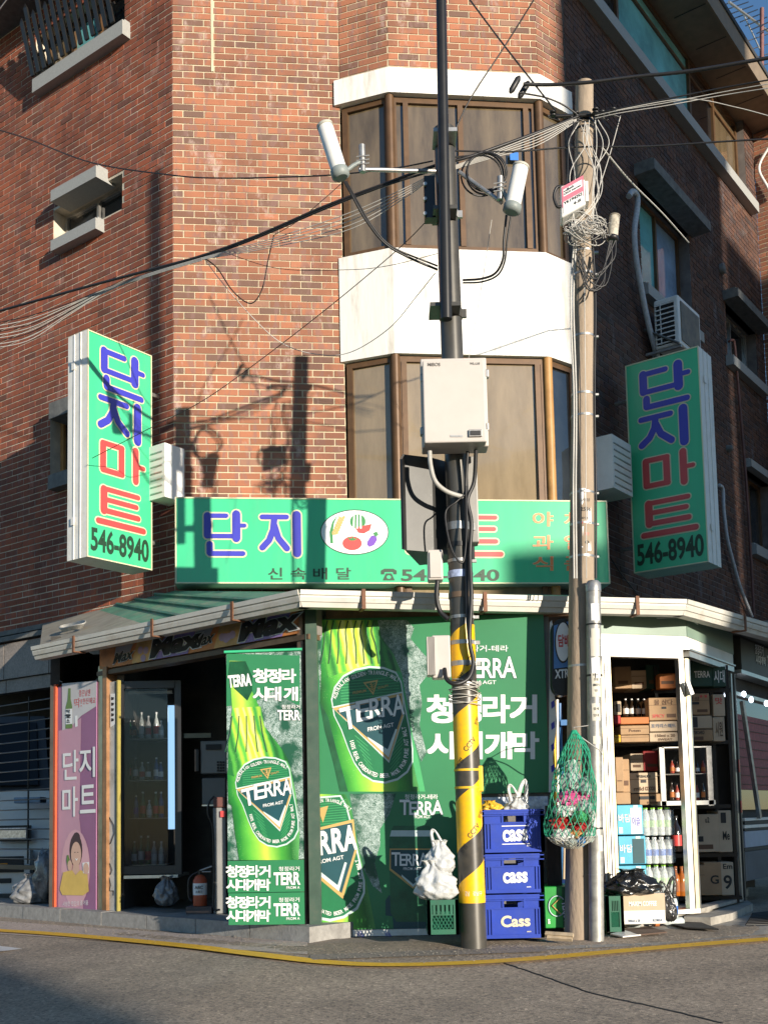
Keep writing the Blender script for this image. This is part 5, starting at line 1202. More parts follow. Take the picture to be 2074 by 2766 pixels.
box_px(1004, 985, 1030, 1172, 7.06, .12, mat('grey_box_side', (.30, .29, .27), .5, .2), 'side_case', db)
gb = thing('small_box', 'small pale grey junction box on the left of the steel pole, beside its blue tape', 'box', at(940, 1253, 6.95))
box_px(925, 1187, 956, 1253, 6.92, .11, CREAM_MT, 'case', gb); box_px(929, 1192, 953, 1248, 6.91, .02, CREAM_MT, 'lid', gb)
mbx = thing('ribbed_box', 'beige ribbed terminal box on the left of the hazard wrap', 'box', at(944, 1465, 6.95))
box_px(935, 1372, 972, 1465, 6.92, .12, CREAM_MT, 'case', mbx)
for i in range(7): box_px(924+i*2.4, 1376, 925.6+i*2.4, 1458, 6.90, .13, CREAM_MT, 'rib', mbx, bev=False)
yb = thing('yellow_box', 'small yellow box strapped to the right side of the hazard wrapped pole', 'box', at(1035, 1710, 6.98))
box_px(1025, 1654, 1043, 1711, 6.97, .10, YELLOW_PT, 'case', yb)
for y in (1664, 1702): band(y, .014, YELLOW_PT, yb, 'strap', lug=False, e=.006)
# conduit loops on the steel pole
def solo_tube(pts, r, m, name, lab, cat, group=None, n=6, k=6):
    P_ = smooth_path([at(*p) for p in pts], k); return solo(name, MB().tube(P_, r, n), m, lab, cat, group)
solo_tube([(928, 975, 6.8), (930, 1005, 6.8), (940, 1040, 6.82), (965, 1062, 6.86), (1000, 1074, 6.9)], .016, GREYWIRE, 'flexible_conduit', 'grey flexible conduit curving out of the bottom of the cream cabinet', 'conduit')
solo_tube([(1028, 972, 6.85), (1024, 1040, 6.9), (1010, 1080, 6.9), (1018, 1130, 6.9), (1015, 1200, 6.9), (1018, 1290, 6.88), (1014, 1380, 6.88), (1022, 1430, 6.88), (1012, 1465, 6.86), (985, 1478, 6.84), (965, 1468, 6.86), (960, 1445, 6.9)], .014, RUBBER, 'flexible_conduit', 'black ribbed conduit down the right side of the steel pole, looping to the ribbed box', 'conduit')
solo_tube([(1010, 975, 6.86), (1006, 1060, 6.9), (1008, 1200, 6.92), (1009, 1320, 6.9), (1016, 1400, 6.9), (1024, 1440, 6.9), (1016, 1470, 6.86)], .012, RUBBER, 'flexible_conduit', 'thinner black conduit running beside the first one on the steel pole', 'conduit')
solo_tube([(945, 1255, 6.94), (943, 1290, 6.95), (950, 1320, 6.96), (968, 1338, 6.95)], .017, RUBBER, 'flexible_conduit', 'short black conduit below the small grey box', 'conduit')
solo_tube([(1003, 1070, 6.88), (985, 1085, 6.86), (962, 1110, 6.86), (975, 1185, 6.84), (1000, 1215, 6.84), (1008, 1140, 6.86), (1006, 1050, 6.88)], .006, RUBBER, 'cable', 'thin black cable loop in front of the steel pole beside the junction box', 'cable')
mb = MB(); R = random.Random(4)
for i in range(9):
    c = on_pole(1475+i*5.5); r = .088+R.uniform(0, .012); t0 = R.uniform(-.02, .02); t1 = R.uniform(-.03, .03)
    mb.tube([c+V(r*cos(a), r*sin(a), t0*cos(a)+t1*sin(a)) for a in np.linspace(0, 2*pi, 22)], .003, 4)
solo('wire_wrap', mb, mat('pale_wire', (.5, .48, .42), .5, var=.2), 'tangle of thin pale wires wound round the striped pole below the ribbed box', 'wire')

# ---- concrete pole
DY = .09
CP0, CP1 = V(ong(1262, 2033)[0], 7.14, -.02), at(1262, 181, 7.05)
conc = thing('concrete_pole', 'weathered concrete utility pole hung with wires, right of the bay', 'pole', CP0)
pth, rr = axis_pole(CP0, CP1, .098, .060)
CPM = mat('pole_concrete', (.33, .26, .19), .9, var=.3, vs=9, bump=.5, bs=50, dirt=.55, dcol=(.16, .11, .07), ds=9, aniso=(1, 1, .3))
part('shaft', MB().tube(pth, rr, 24), CPM, conc)
kw = dict(P0=CP0, P1=CP1, r0=.092, r1=.060)
for y in (268, 283, 548, 596, 730, 855, 902, 1068, 1135, 1205, 1440): band(y, .014, GALV if y > 500 else RUBBER, conc, 'strap', **kw)
def sticker(y, x0, x1, h, lines, m=WHITE_INK, red=False, r0=.092, r1=.060, P0=CP0, P1=CP1, par=conc):
    c = on_pole(y, P0, P1); r = rad_at(c, P0, P1, r0, r1)+.0025; vs = []; n = 6
    for z in (-h/2, h/2): vs += [c+V(r*sin(x0+(x1-x0)*i/n), -r*cos(x0+(x1-x0)*i/n), z) for i in range(n+1)]
    part('sticker', MB().add(vs, [(i, i+1, n+2+i, n+1+i) for i in range(n)]), m, par)
    for t, dy, hh, ww in lines: pole_text(t, y+dy, (x0+x1)/2*r, hh, ww, 0, SIGN_RED if t in ('100', '전단') else INK, P0, P1, r0, r1, .02, par, .0045)
sticker(1100, -.35, .62, .235, [('kt', -32, .022, .03), ('곰탕', -13, .022, .06), ('2556', 7, .026, .07), ('010', 26, .012, .05), ('100', 36, .012, .05)])
sticker(1170, -.1, .6, .16, [('전단', -10, .02, .03), ('0', 8, .02, .03)])
sticker(1198, -.2, .5, .07, [])
sticker(1290, .1, .7, .10, [])
# big conduit on its right
K0, K1 = V(ong(1294, 2034)[0], 6.93+DY, -.02), at(1281, 1272, 6.93)
cd_ = thing('steel_conduit', 'galvanised riser pipe with taped white notices on the right of the concrete pole', 'pipe', K0)
part('pipe', MB().tube([K0, K1], .047, 20), mat('old_galvanised_pipe', (.37, .36, .33), .5, .55, var=.3, vs=14, dirt=.55, dcol=(.17, .16, .14), ds=12), cd_)
part('cap', MB().lathe(K1-V(0, 0, .02), [(.05, 0), (.05, .05), (.035, .07)], 20), GALV, cd_)
kk = dict(P0=K0, P1=K1, r0=.047, r1=.047)
for y, h in ((1350, .01), (1460, .012), (1790, .012), (1890, .006)): band(y, h, RUBBER if y < 1800 else GALV, cd_, 'strap', lug=False, e=.003, **kk)
for y, h, a0, a1, ln in ((1325, .11, -.5, .6, []), (1372, .07, -.5, .7, []), (1400, .12, -.6, .6, []), (1445, .13, -.5, .7, []), (1482, .15, -.5, .7, [('원룸', -12, .018, .03), ('8871', 0, .016, .04), ('방', 12, .016, .02)]), (1540, .11, -.5, .6, [('월세', -7, .018, .035), ('임대', 7, .018, .035)]), (1600, .05, -.4, .6, []), (1700, .05, -.2, .7, []), (1822, .1, .1, .9, [])):
    sticker(y, a0, a1, h, ln, WHITE_INK if y % 2 else mat('yellowed_paper', (.6, .57, .48), .7, var=.08), r0=.047, r1=.047, P0=K0, P1=K1, par=cd_)
# old timber boards behind the conduit, at the pole foot
a = V(ong(1243, 2035)[0], 7.2, 0)
mb = thing('timber_offcut', 'dark timber board standing behind the foot of the concrete pole', 'timber', (a[0]-.08, 7.28, 0))
part('board', MB().box((a[0]-.06, 7.30, .42), (.09, .04, .84), 0), mat('dark_timber', (.06, .045, .03), .85, var=.4, vs=20, aniso=(1, 1, .2)), mb)
# KT box
kb = thing('telecom_box', 'white telecom junction box with red lettering tilted on the concrete pole', 'box', at(1244, 470, 6.85))
a, b = at(1212, 466, 6.80), at(1256, 383, 6.80)
KF = Fr(at(1212, 470, 6.80)*V(1, 1, 0), u=(1, -.10, 0)); ka, kz0 = KF.px(1212, 464); kb_, kz1 = KF.px(1263, 385)
lo = [KF.P(ka, kz0-.02, 0), KF.P(kb_, kz0+.06, 0), KF.P(kb_, kz1+.0, 0), KF.P(ka, kz1-.04, 0)]
o = part('case', MB().prism([p-KF.n*.13 for p in lo], lo), WHITE_PL, kb); md = o.modifiers.new('b', 'BEVEL'); md.width = .012; md.segments = 2
ks = Fr(KF.P(kb_, 0, 0), u=-KF.n); part('side_flange', MB().fbox(ks, .0, .10, kz0+.08, kz1-.02, 0, .02), WHITE_PL, kb)
ex, ey = nrm(lo[1]-lo[0]), V(0, 0, 1); Wb = np.linalg.norm(lo[1]-lo[0]); Hb = lo[3][2]-lo[0][2]
def kq(m_, u0, v0, u1, v1, w): 
    p = lambda u, v: lo[0]+ex*Wb*u+ey*Hb*v+KF.n*w
    return MB().poly([p(u0, v0), p(u1, v0), p(u1, v1), p(u0, v1)]), m_
for args in ((mat('pinkish_label', (.62, .16, .22), .5, var=.05), .06, .28, .94, .93, .002), (WHITE_INK, .12, .60, .88, .82, .003), (WHITE_INK, .1, .08, .9, .44, .003)):
    g_, m_ = kq(*args); part('label', g_, m_, kb)
mb = MB(); pt = lambda u, v, w: lo[0]+ex*Wb*u+ey*Hb*v+KF.n*w
text_aff(mb, 'olleh', pt(.15, .72, .004), ex*Wb*.4, ey*Hb*.08, KF.n, .002, 0, .02); text_aff(mb, 'GIGA internet', pt(.15, .63, .004), ex*Wb*.68, ey*Hb*.07, KF.n, .002, 0, .02)
text_aff(mb, 'YK194252', pt(.13, .33, .004), ex*Wb*.74, ey*Hb*.09, KF.n, .002, 0, .03); text_aff(mb, '4-8', pt(.5, .16, .004), ex*Wb*.3, ey*Hb*.1, KF.n, .002, 0, .02); part('lettering', mb, INK, kb)
# splice closure capsules and antennas
def capsule(name, lab, cat, p0, p1, r, mats, group=None):
    d = nrm(p1-p0); L = np.linalg.norm(p1-p0); t = thing(name, lab, cat, p0, group)
    part('radome', MB().lathe(p0+d*L*.12, [(r, 0), (r, L*.78), (r*.9, L*.83)], 22, axis=d), mats[0], t)
    part('top_cap', MB().lathe(p0+d*L*.93, [(r*1.04, 0), (r*1.04, L*.04), (r*.7, L*.07)], 22, axis=d), mats[2] if len(mats) > 2 else mats[1], t)
    part('base_cap', MB().lathe(p0, [(r*.8, 0), (r*1.14, L*.03), (r*1.14, L*.15), (r, L*.17)], 22, axis=d), mats[1], t)
    return t
DY = -.12
AGR = mat('antenna_grey_base', (.22, .25, .24), .5, var=.1)
t1 = capsule('antenna', 'white cylindrical antenna tilted left on an arm of the steel pole, before the brick wall', 'antenna', at(738, 385, 6.75), at(700, 266, 6.75), .050, (WHITE_PL, AGR, mat('antenna_cap', (.5, .48, .40), .5)))
t2 = capsule('antenna', 'white cylindrical antenna tilted right in front of the upper bay window', 'antenna', at(1104, 460, 6.75), at(1126, 355, 6.75), .050, (WHITE_PL, AGR, mat('antenna_cap', (.5, .48, .40), .5)))
for t, x, y, px_, py_ in ((t1, 784, 372, 742, 380), (t2, 1080, 430, 1104, 452)):
    part('clamp_tube', MB().tube([at(x, y, 6.8), at(x-2, y-58, 6.8)] if t is t1 else [at(1080, 432, 6.8), at(1080, 382, 6.8)], .02, 12), GALV, t)
    part('bracket', MB().tube([at(px_, py_-6, 6.76), at((px_+x)/2, (py_+y)/2-18, 6.78), at(x, y-25, 6.8)], .014, 6), AGR, t)
    mb = MB()
    for d in (-12, 0, 12): mb.tube([at(x-14, y-25+d*.7, 6.78), at(x+14, y-28+d*.7, 6.78)], .004, 5)
    part('u_bolt', mb, GALV, t)
for t, p0_, p1_ in ((t1, (776, 366, 6.8), (940, 370, 6.95)), (t2, (1084, 438, 6.82), (992, 372, 6.95))):
    part('arm', MB().tube([at(*p0_), at(*p1_)], .014, 8), GALV, t)
DY = .06
t3 = capsule('splice_closure', 'small clear splice closure hanging right of the concrete pole', 'closure', at(1322, 520, 6.95), at(1328, 464, 6.95), .034, (mat('smoky_plastic', (.42, .38, .30), .25, var=.5, vs=30), RUBBER, mat('smoky_plastic_cap', (.25, .22, .17), .3)))
for (x0, y0, x1, y1, lb) in ((1105, 195, 1122, 165, 'left black splice closure in front of the white band'), (1124, 206, 1142, 176, 'right black splice closure in front of the white band')):
    solo('splice_closure', MB().lathe(at(x0, y0, 6.9), [(.01, -.02), (.02, 0), (.02, .09), (.01, .11)], 10, axis=at(x1, y1, 6.9)-at(x0, y0, 6.9)), RUBBER, lb, 'closure')
mb = MB().box(at(1112, 332, 7.6), (.05, .005, .045)); solo('blue_tag', MB().fbox(BF[1], BF[1].px(1103, 340, .03)[0], BF[1].px(1121, 340, .03)[0], BF[1].px(1110, 343, .03)[1], BF[1].px(1110, 324, .03)[1], -.0, .008), mat('blue_film', (.03, .18, .6), .4), 'small blue square stuck on the upper bay window', 'sticker')
# insulator hardware on top of the concrete pole
for i, (x, y) in enumerate(((1194, 246), (1244, 248), (1286, 240), (1300, 246), (1324, 240))):
    c = at(x, y, 6.95); mb = MB()
    for dz in (-.012, .012): mb.lathe(c+V(0, .0, dz-.006), [(.018, 0), (.024, .006), (.018, .012)], 10)
    mb.tube([c+V(-.03, .02, 0), c+V(.05, .05, -.01)], .006, 5)
    solo('insulator', mb, RUBBER, ['leftmost dark insulator left of the concrete pole top', 'dark insulator at the left edge of the concrete pole top', 'dark insulator on the front of the concrete pole top', 'dark insulator at the right edge of the concrete pole top', 'rightmost dark insulator right of the concrete pole top'][i], 'insulator')
part('crossarm', MB().tube([at(1185, 252, 7.0), at(1320, 247, 7.0)], .012, 6), BLACK_MT, conc)

DY = 0.
# ================================================================== WIRES
def wire(pts, r, m, lab, name='cable', grp=None, k=7, n=5):
    return solo_tube(pts, r, m, name, lab, 'cable', grp, n, k)
wire([(-60, 690, 9.2), (0, 672, 9.1), (180, 622, 8.6), (330, 582, 8.2), (440, 552, 7.9), (560, 508, 7.6), (700, 447, 7.3), (830, 398, 7.1), (940, 358, 6.98), (1010, 340, 6.95), (1110, 305, 6.98), (1190, 275, 7.0), (1248, 252, 7.0)], .011, RUBBER, 'thick black cable rising from the left edge past both poles')
wire([(330, 586, 8.2), (440, 556, 7.9), (560, 512, 7.6), (700, 452, 7.3), (830, 402, 7.1), (945, 366, 6.98)], .008, RUBBER, 'second black cable bundled just under the thick one')
R = random.Random(11)
GW = mat('pale_grey_wire', (.48, .46, .42), .5, var=.15)
for i in range(9):
    e0 = 690+i*6.5; lbl = 'pale thin drop wire of the fan at the left edge, %s' % ['topmost', 'second from top', 'third from top', 'fourth from top', 'middle one', 'fourth from bottom', 'third from bottom', 'second from bottom', 'lowest'][i]
    wire([(-40, e0+14, 9.0), (60, e0-6+R.uniform(-3, 3), 8.9), (150, 655+i*3.2, 8.75), (235, 621+i*.9, 8.55), (330, 588+i*.8, 8.2), (437, 556+i*.8, 7.9)], .0035, GW if i % 3 else RUBBER, lbl)
for i in range(5):
    wire([(437, 557+i, 7.9), (600, 512+i*5, 7.5), (760, 458+i*9, 7.2), (880, 404+i*5, 7.05), (945, 372+i*2, 6.98), (1060, 330+i*3, 6.95), (1160, 290+i*6, 6.97), (1245, 255+i*2, 7.0)], .003, GW, 'thin pale wire strung below the thick black cable, %s' % ['first', 'second', 'third', 'fourth', 'fifth'][i]+' from top')
wire([(-40, 270, 9.2), (60, 300, 9.0), (200, 352, 8.6), (375, 379, 8.1), (480, 385, 7.8), (600, 383, 7.5), (720, 378, 7.2), (850, 364, 7.05), (935, 348, 6.95)], .0055, RUBBER, 'lone black cable sagging across the brick wall to the steel pole')
wire([(440, 556, 7.9), (470, 580, 7.9), (500, 625, 7.88), (530, 652, 7.86), (550, 652, 7.84), (568, 620, 7.8), (580, 560, 7.75), (592, 508, 7.65)], .0045, RUBBER, 'black cable hanging in a deep U below the thick cable')
wire([(592, 508, 7.65), (640, 480, 7.5), (700, 430, 7.3), (738, 396, 7.1)], .0025, RUBBER, 'thin dark wire from the U loop up to the left antenna')
wire([(440, 556, 7.9), (480, 610, 7.9), (550, 690, 8.0), (610, 742, 8.1), (680, 765, 8.1), (755, 762, 8.0), (840, 710, 7.6), (900, 640, 7.3), (940, 590, 7.05)], .003, GW, 'pale wire drooping low across the brick and the white band')
wire([(200, 990, 9.2), (325, 925, 8.9), (440, 865, 8.5), (560, 780, 8.2), (690, 680, 7.8), (800, 590, 7.5), (880, 520, 7.2), (945, 452, 7.0)], .0032, RUBBER, 'thin black wire slanting from behind the left blade sign up to the steel pole')
wire([(470, 540, 7.8), (600, 580, 7.7), (750, 583, 7.5), (840, 574, 7.3), (945, 548, 7.0)], .0022, RUBBER, 'hair thin wire running level under the thick black cable')
wire([(-30, 60, 8.5), (30, -20, 8.5)], .008, RUBBER, 'black cable cutting the top left corner')
wire([(744, 392, 6.75), (762, 425, 6.75), (790, 475, 6.78), (830, 525, 6.82), (880, 555, 6.88), (945, 583, 6.95)], .008, RUBBER, 'black feeder cable from the left antenna to the steel pole')
wire([(748, 392, 6.76), (775, 440, 6.77), (805, 490, 6.8), (850, 535, 6.86), (945, 575, 6.96)], .006, RUBBER, 'second feeder cable beside the first one from the left antenna')
wire([(1094, 462, 6.75), (1088, 520, 6.77), (1086, 560, 6.8), (1070, 590, 6.85), (1040, 602, 6.9), (1000, 605, 6.96)], .008, RUBBER, 'black feeder cable from the right antenna curving down to the steel pole')
wire([(1104, 464, 6.75), (1095, 520, 6.78), (1090, 565, 6.82), (1074, 595, 6.87), (1040, 609, 6.92), (1000, 611, 6.97)], .006, RUBBER, 'second feeder cable beside the first one from the right antenna')
# spare coils by the steel pole
for i, (cx_, cy_, rx, ry) in enumerate(((1050, 372, 42, 42), (1047, 376, 40, 44), (1052, 370, 43, 40), (1040, 380, 44, 44))):
    P_ = [at(cx_+rx*cos(a), cy_+ry*sin(a), 6.8+.02*i+.02*sin(2*a)) for a in np.linspace(0, 2*pi, 30)]
    solo('cable_coil', MB().tube(P_, .006, 5), RUBBER, 'black spare cable coil right of the steel pole, %s' % ['widest', 'tallest', 'highest', 'leftmost'][i], 'cable')
for i, (y0, y1) in enumerate(((326, 318), (334, 300))):
    wire([(978, y0, 6.95), (1100, y0+2-i*14, 6.95), (1240, y1, 6.95), (1400, y1-2, 6.9), (1560, y1-12, 6.8), (1700, y1-20, 6.7)] if i == 0 else [(978, 340, 6.95), (1060, 330, 6.95), (1160, 296, 6.98), (1250, 262, 7.0)], .006, RUBBER, ['black cable running level behind the concrete pole to the right edge', 'short black cable between the two poles'][i])
wire([(1130, 182, 6.9), (1190, 183, 6.9), (1270, 178, 6.85), (1370, 166, 6.8), (1500, 152, 6.7), (1700, 118, 6.5)], .012, RUBBER, 'thick black cable leaving the splice closures for the right edge')
wire([(1120, 200, 6.9), (1175, 210, 6.92), (1215, 226, 6.95), (1245, 246, 6.98)], .006, RUBBER, 'black cable from the splice closures to the concrete pole top')
for i, (y0, y1, y2) in enumerate(((252, 228, 172), (256, 234, 180), (262, 238, 190))):
    wire([(1285, y0-6, 6.98), (1340, y0-18, 6.9), (1440, y1-14+i*2, 6.8), (1560, y1-38+i*3, 6.7), (1700, y2-6, 6.5)], .005 if i == 0 else .003, RUBBER if i == 0 else GW, ['dark service cable from the concrete pole top to the right edge', 'upper pale wire beside the dark service cable at right', 'lower pale wire beside the dark service cable at right'][i])
wire([(1330, 238, 6.95), (1480, 214, 6.85), (1590, 232, 6.8), (1700, 262, 6.7)], .003, GW, 'pale wire dipping away to the right edge below the others')
wire([(1000, -20, 7.0), (1090, 100, 6.95), (1200, 240, 6.9)], .006, RUBBER, 'black wire crossing down right from the top of the frame')
wire([(1165, -20, 6.8), (1090, 100, 6.9), (1015, 215, 6.93), (975, 300, 6.95)], .005, RUBBER, 'black wire crossing down left from the top of the frame')
wire([(1300, 318, 7.0), (1360, 390, 7.5), (1430, 460, 8.3), (1487, 524, 9.2)], .006, GW, 'pale cable from the concrete pole to the right window', k=5)
wire([(1340, 250, 7.0), (1318, 330, 7.0), (1296, 400, 7.0)], .003, GW, 'short pale drop wire right of the concrete pole top')
# vertical wires along the concrete pole
names_ = ['first', 'second', 'third', 'fourth', 'fifth', 'sixth', 'seventh', 'eighth', 'ninth', 'tenth', 'eleventh', 'twelfth', 'thirteenth', 'fourteenth']
_R = random.Random(77); XD = [1236+_R.uniform(0, 58) for _ in range(14)]; AD = [_R.uniform(-1, 1) for _ in range(8)]
ORD = [names_[sorted(XD).index(x)]+' from left at its top' for x in XD]; ORD2 = [names_[sorted(AD).index(x)]+' from left' for x in AD]
for i in range(14):
    x0 = XD[i]; xb = 1240+R.uniform(0, 54); side = -1 if x0 < 1262 else 1
    L_ = [(x0, 258+R.uniform(0, 14), 6.94), (x0+R.uniform(-18, 18)+side*6, 310, 6.93), (1262+side*R.uniform(18, 36), 370, 6.93), (1262+side*R.uniform(16, 34), 430, 6.93), (1262+R.uniform(-30, 34), 490, 6.9)]
    wire(L_, .0032, GW if i % 4 else RUBBER, 'thin wire draped down the upper concrete pole, %s' % ORD[i], grp='wires draped down the concrete pole')
for i in range(8):
    a = AD[i]
    L_ = [(1262+a*25, 500, 6.93), (1262+a*36, 650, 6.95), (1264+a*30, 860, 6.95), (1265+a*33, 1060, 6.95), (1266+a*32, 1250, 6.95)]
    wire(L_, .003 if i % 3 else .006, RUBBER if i % 2 else GW, 'long thin wire strapped down the lower concrete pole, %s' % ORD2[i], grp='wires strapped to the concrete pole')
mb = MB()
for i in range(34):
    c = at(1262+R.uniform(-22, 26), 497+R.uniform(-12, 14), 6.86+R.uniform(-.05, .05)); rx, rz = R.uniform(.05, .12), R.uniform(.02, .06); ph = R.uniform(0, 6); tl = R.uniform(-.8, .8)
    mb.tube([c+V(rx*cos(a), .07*sin(a+ph), rz*sin(a)+tl*rx*.4*cos(a)) for a in np.linspace(0, R.uniform(4, 6.3), 16)], .0028, 4)
solo('wire_tangle', mb, GW, 'bird nest tangle of pale wires under the telecom box', 'wire')
mb = MB()
for i in range(7):
    mb.tube(smooth_path([at(1322+R.uniform(-8, 8), 520, 6.93), at(1318+R.uniform(-14, 10), 560, 6.93), at(1300+R.uniform(-14, 12), 600+R.uniform(-15, 20), 6.92), at(1275+R.uniform(-10, 10), 612+R.uniform(-20, 20), 6.9), at(1250+R.uniform(-6, 6), 560+R.uniform(-20, 20), 6.88)], 5), .005, 5)
solo('cable_bundle', mb, RUBBER, 'dark cables looping from the small splice closure round the concrete pole', 'cable')
solo_tube([(1238, 392, 6.9), (1222, 402, 6.9), (1203, 405, 6.9), (1196, 425, 6.9), (1203, 446, 6.9), (1215, 446, 6.9)], .010, RUBBER, 'cable', 'small black cable loop behind the telecom box', 'cable')
wire([(1062, 475, 6.9), (1040, 620, 7.0), (1015, 760, 7.05), (1000, 830, 7.05)], .002, GW, 'hair thin pale wire hanging before the white band')

# ================================================================== RIGHT SHOP CORNER
WM = mat('white_enamel_metal', (.80, .78, .72), .35, var=.04, vs=4, dirt=.3, dcol=(.5, .42, .3), ds=5)
GRN_SHADE = mat('gutter_shaded_green_metal', (.20, .28, .22), .45, var=.1, vs=3, dirt=.5, dcol=(.22, .27, .21), ds=4)  # fascia green with the shadow of the gutter darkened into its colour
Q0, Q1 = V(1.44, 7.68, 0), V(2.19, 7.93, 0)
RF1 = Fr(Q0, u=Q1-Q0); RF2 = Fr(Q1, radians(57)); L1 = np.linalg.norm(Q1-Q0); L2 = RF2.px(1592, 1600)[0]
zf0 = RF1.px(1400, 1398)[1]; zf1 = RF1.px(1400, 1421)[1]
rs_ = thing('corner_kiosk', 'white metal framed glass corner of the shop with shelves of stock inside', 'shop front', Q1)
ZC = ZG-.03
for f, L in ((RF1, L1), (RF2, L2)):
    part('fascia_panel', MB().fbox(f, -.0 if f is RF1 else .002, L-.002, zf0, ZC, -.03, .0), WM, rs_)
part('shaded_upper_strip', MB().fbox(RF1, .0, L1-.002, zf0+.085, ZC-.002, .0, .006), GRN_SHADE, rs_, 'green upper strip of the fascia with the gutter shadow in its colour'); part('shaded_upper_strip', MB().fbox(RF2, .002, L2, zf0+.085, ZC-.002, .0, .006), GRN_SHADE, rs_)
part('fascia_lip', MB().fbox(RF1, -.0, L1+.01, zf0-.012, zf0-.001, -.03, .02), ALU, rs_); part('fascia_lip', MB().fbox(RF2, .01, L2, zf0-.012, zf0-.001, -.03, .018), ALU, rs_)
part('header', MB().fbox(RF1, .0, L1-.04, zf1, zf0-.014, -.05, .008), WM, rs_, 'bright white header strip')
part('header', MB().fbox(RF2, .04, L2, zf1+.02, zf0-.014, -.05, .004), ALU, rs_)
kio_top = MB().prism([V(1.2, 7.75, ZC), Q0+V(0, .05, ZC), Q1+V(-.03, .05, ZC), RF2.P(L2, ZC, -.03), V(3.3, 10.3, ZC), V(1.2, 10.3, ZC)], [V(1.2, 7.75, ZC+.02), Q0+V(0, .05, ZC+.02), Q1+V(-.03, .05, ZC+.02), RF2.P(L2, ZC+.02, -.03), V(3.3, 10.3, ZC+.02), V(1.2, 10.3, ZC+.02)])
part('ceiling', kio_top, DARK2, rs_)
def vpost(f, a0, a1, w0, w1, m, name, z0=.07, z1=None, lab=None): return part(name, MB().fbox(f, a0, a1, z0, z1 or zf1, w0, w1), m, rs_, lab)
for i, (x0, x1) in enumerate(((1296, 1300), (1301.5, 1305), (1307, 1310), (1312, 1315.5), (1318, 1325))):
    a0, a1 = RF1.px(x0, 1600)[0], RF1.px(x1, 1600)[0]; vpost(RF1, a0, a1, -.05, -.0+.004*(i % 2), (ALU, ALU_Y, GALV)[i % 3], 'sliding_door_rail')
part('rail_backing', MB().fbox(RF1, RF1.px(1294, 1600)[0], RF1.px(1325, 1600)[0], .07, zf1, -.07, -.045), BROWN_FR, rs_)
vpost(RF1, L1-.075, L1-.035, -.05, .004, ALU, 'corner_post'); vpost(RF1, L1-.03, L1, -.05, .010, ALU_Y, 'corner_post'); vpost(RF2, .012, .05, -.04, .0, ALU, 'corner_post')
vpost(RF2, L2-.09, L2-.05, -.04, .0, ALU, 'end_post'); vpost(RF2, L2-.035, L2, -.06, .01, mat('dark_shopfront_post', (.06, .055, .05), .5, .3), 'end_post')
part('threshold', MB().fbox(RF1, .03, L1, .07, .10, -.10, .02), ALU, rs_); part('threshold', MB().fbox(RF2, .0, L2, .07, .095, -.10, .0), CONC, rs_)
part('red_reflector', MB().fbox(RF2, L2-.045, L2-.02, RF2.px(1580, 1668)[1], RF2.px(1580, 1640)[1], .012, .018), SIGN_RED, rs_); part('red_reflector', MB().fbox(RF2, L2-.045, L2-.02, RF2.px(1580, 1757)[1], RF2.px(1580, 1730)[1], .012, .018), SIGN_RED, rs_)
part('corner_sensor', MB().box(RF1.PX(1488, 1487, .05), (.03, .03, .1), .3, tilt=.35), WM, rs_)
mb = MB(); mb.tube([RF1.P(L1-.25, ZC-.05, .02), RF1.P(L1+.0, ZC-.03, .03), RF2.P(.18, ZC-.06, .03)], .006, 4); part('bent_wire', mb, ALU, rs_)
# timber rack inside
rack = thing('storage_rack', 'dark metal storage rack filled with cartons behind the corner glass', 'rack', (2.2, 9.0, .07))
def shelf(y, x0, x1, Y, m=BLACK_MT):
    a, b = at(x0, y, Y), at(x1, y, Y); part('shelf', MB().box(((a[0]+b[0])/2, Y+.28, a[2]-.02), (b[0]-a[0], .62, .03)), m, rack)
shelf(1604, 1318, 1570, 8.75); shelf(1742, 1318, 1575, 8.75); shelf(1844, 1440, 1590, 8.75); shelf(1937, 1440, 1600, 8.75); shelf(1490, 1410, 1575, 8.75)
for x in (1322, 1426, 1545, 1580):
    a = at(x, 1700, 8.74); part('upright', MB().box((a[0], 8.74, 1.0), (.025, .03, 1.86)), BLACK_MT, rack)
def carton(x0, y0, x1, y1, Y, d, m, lab, txt=(), tape=True, grp='cartons on the storage rack', cat='carton', name='carton', rot=0.):
    a, b = at(x0, y1, Y), at(x1, y0, Y); t = thing(name, lab, cat, ((a[0]+b[0])/2, Y+d/2, a[2]), grp)
    W_, H_ = b[0]-a[0], b[2]-a[2]; F = Fr((a[0], Y, 0), 0.); F.o = V(a[0], Y, a[2])
    o = part('body', MB().fbox(F, 0, W_, 0, H_, -d, 0), m, t); md = o.modifiers.new('b', 'BEVEL'); md.width = .004; md.segments = 1
    if tape: part('lid_seam', MB().fbox(F, .004, W_-.004, H_*.66, H_*.66+.004, 0, .0015), mat('carton_seam', (.22, .14, .08), .8, var=0), t)
    for s, u0, v0, u1, v1, mm in txt:
        mb = MB()
        if s is None: mb.fpoly(F, [(W_*u0, H_*v0), (W_*u1, H_*v0), (W_*u1, H_*v1), (W_*u0, H_*v1)], .002)
        else: text_aff(mb, s, F.P(W_*u0, H_*v0), F.u*W_*(u1-u0), F.v*H_*(v1-v0), F.n, .003, 0, .02)
        part('print' if s else 'printed_block', mb, mm, t)
    return t
OR = mat('orange_card', (.50, .17, .05), .7, var=.1); REDC = mat('red_card', (.4, .03, .03), .6); DGC = mat('dark_green_card', (.015, .06, .04), .6, var=.1)
BRI = mat('brown_ink', (.13, .07, .04), .7, var=0); BLI = mat('grey_blue_ink', (.10, .14, .22), .7, var=0)
carton(1340, 1549, 1401, 1565, 8.55, .3, OR, 'shallow orange tray holding four bottles', tape=False)
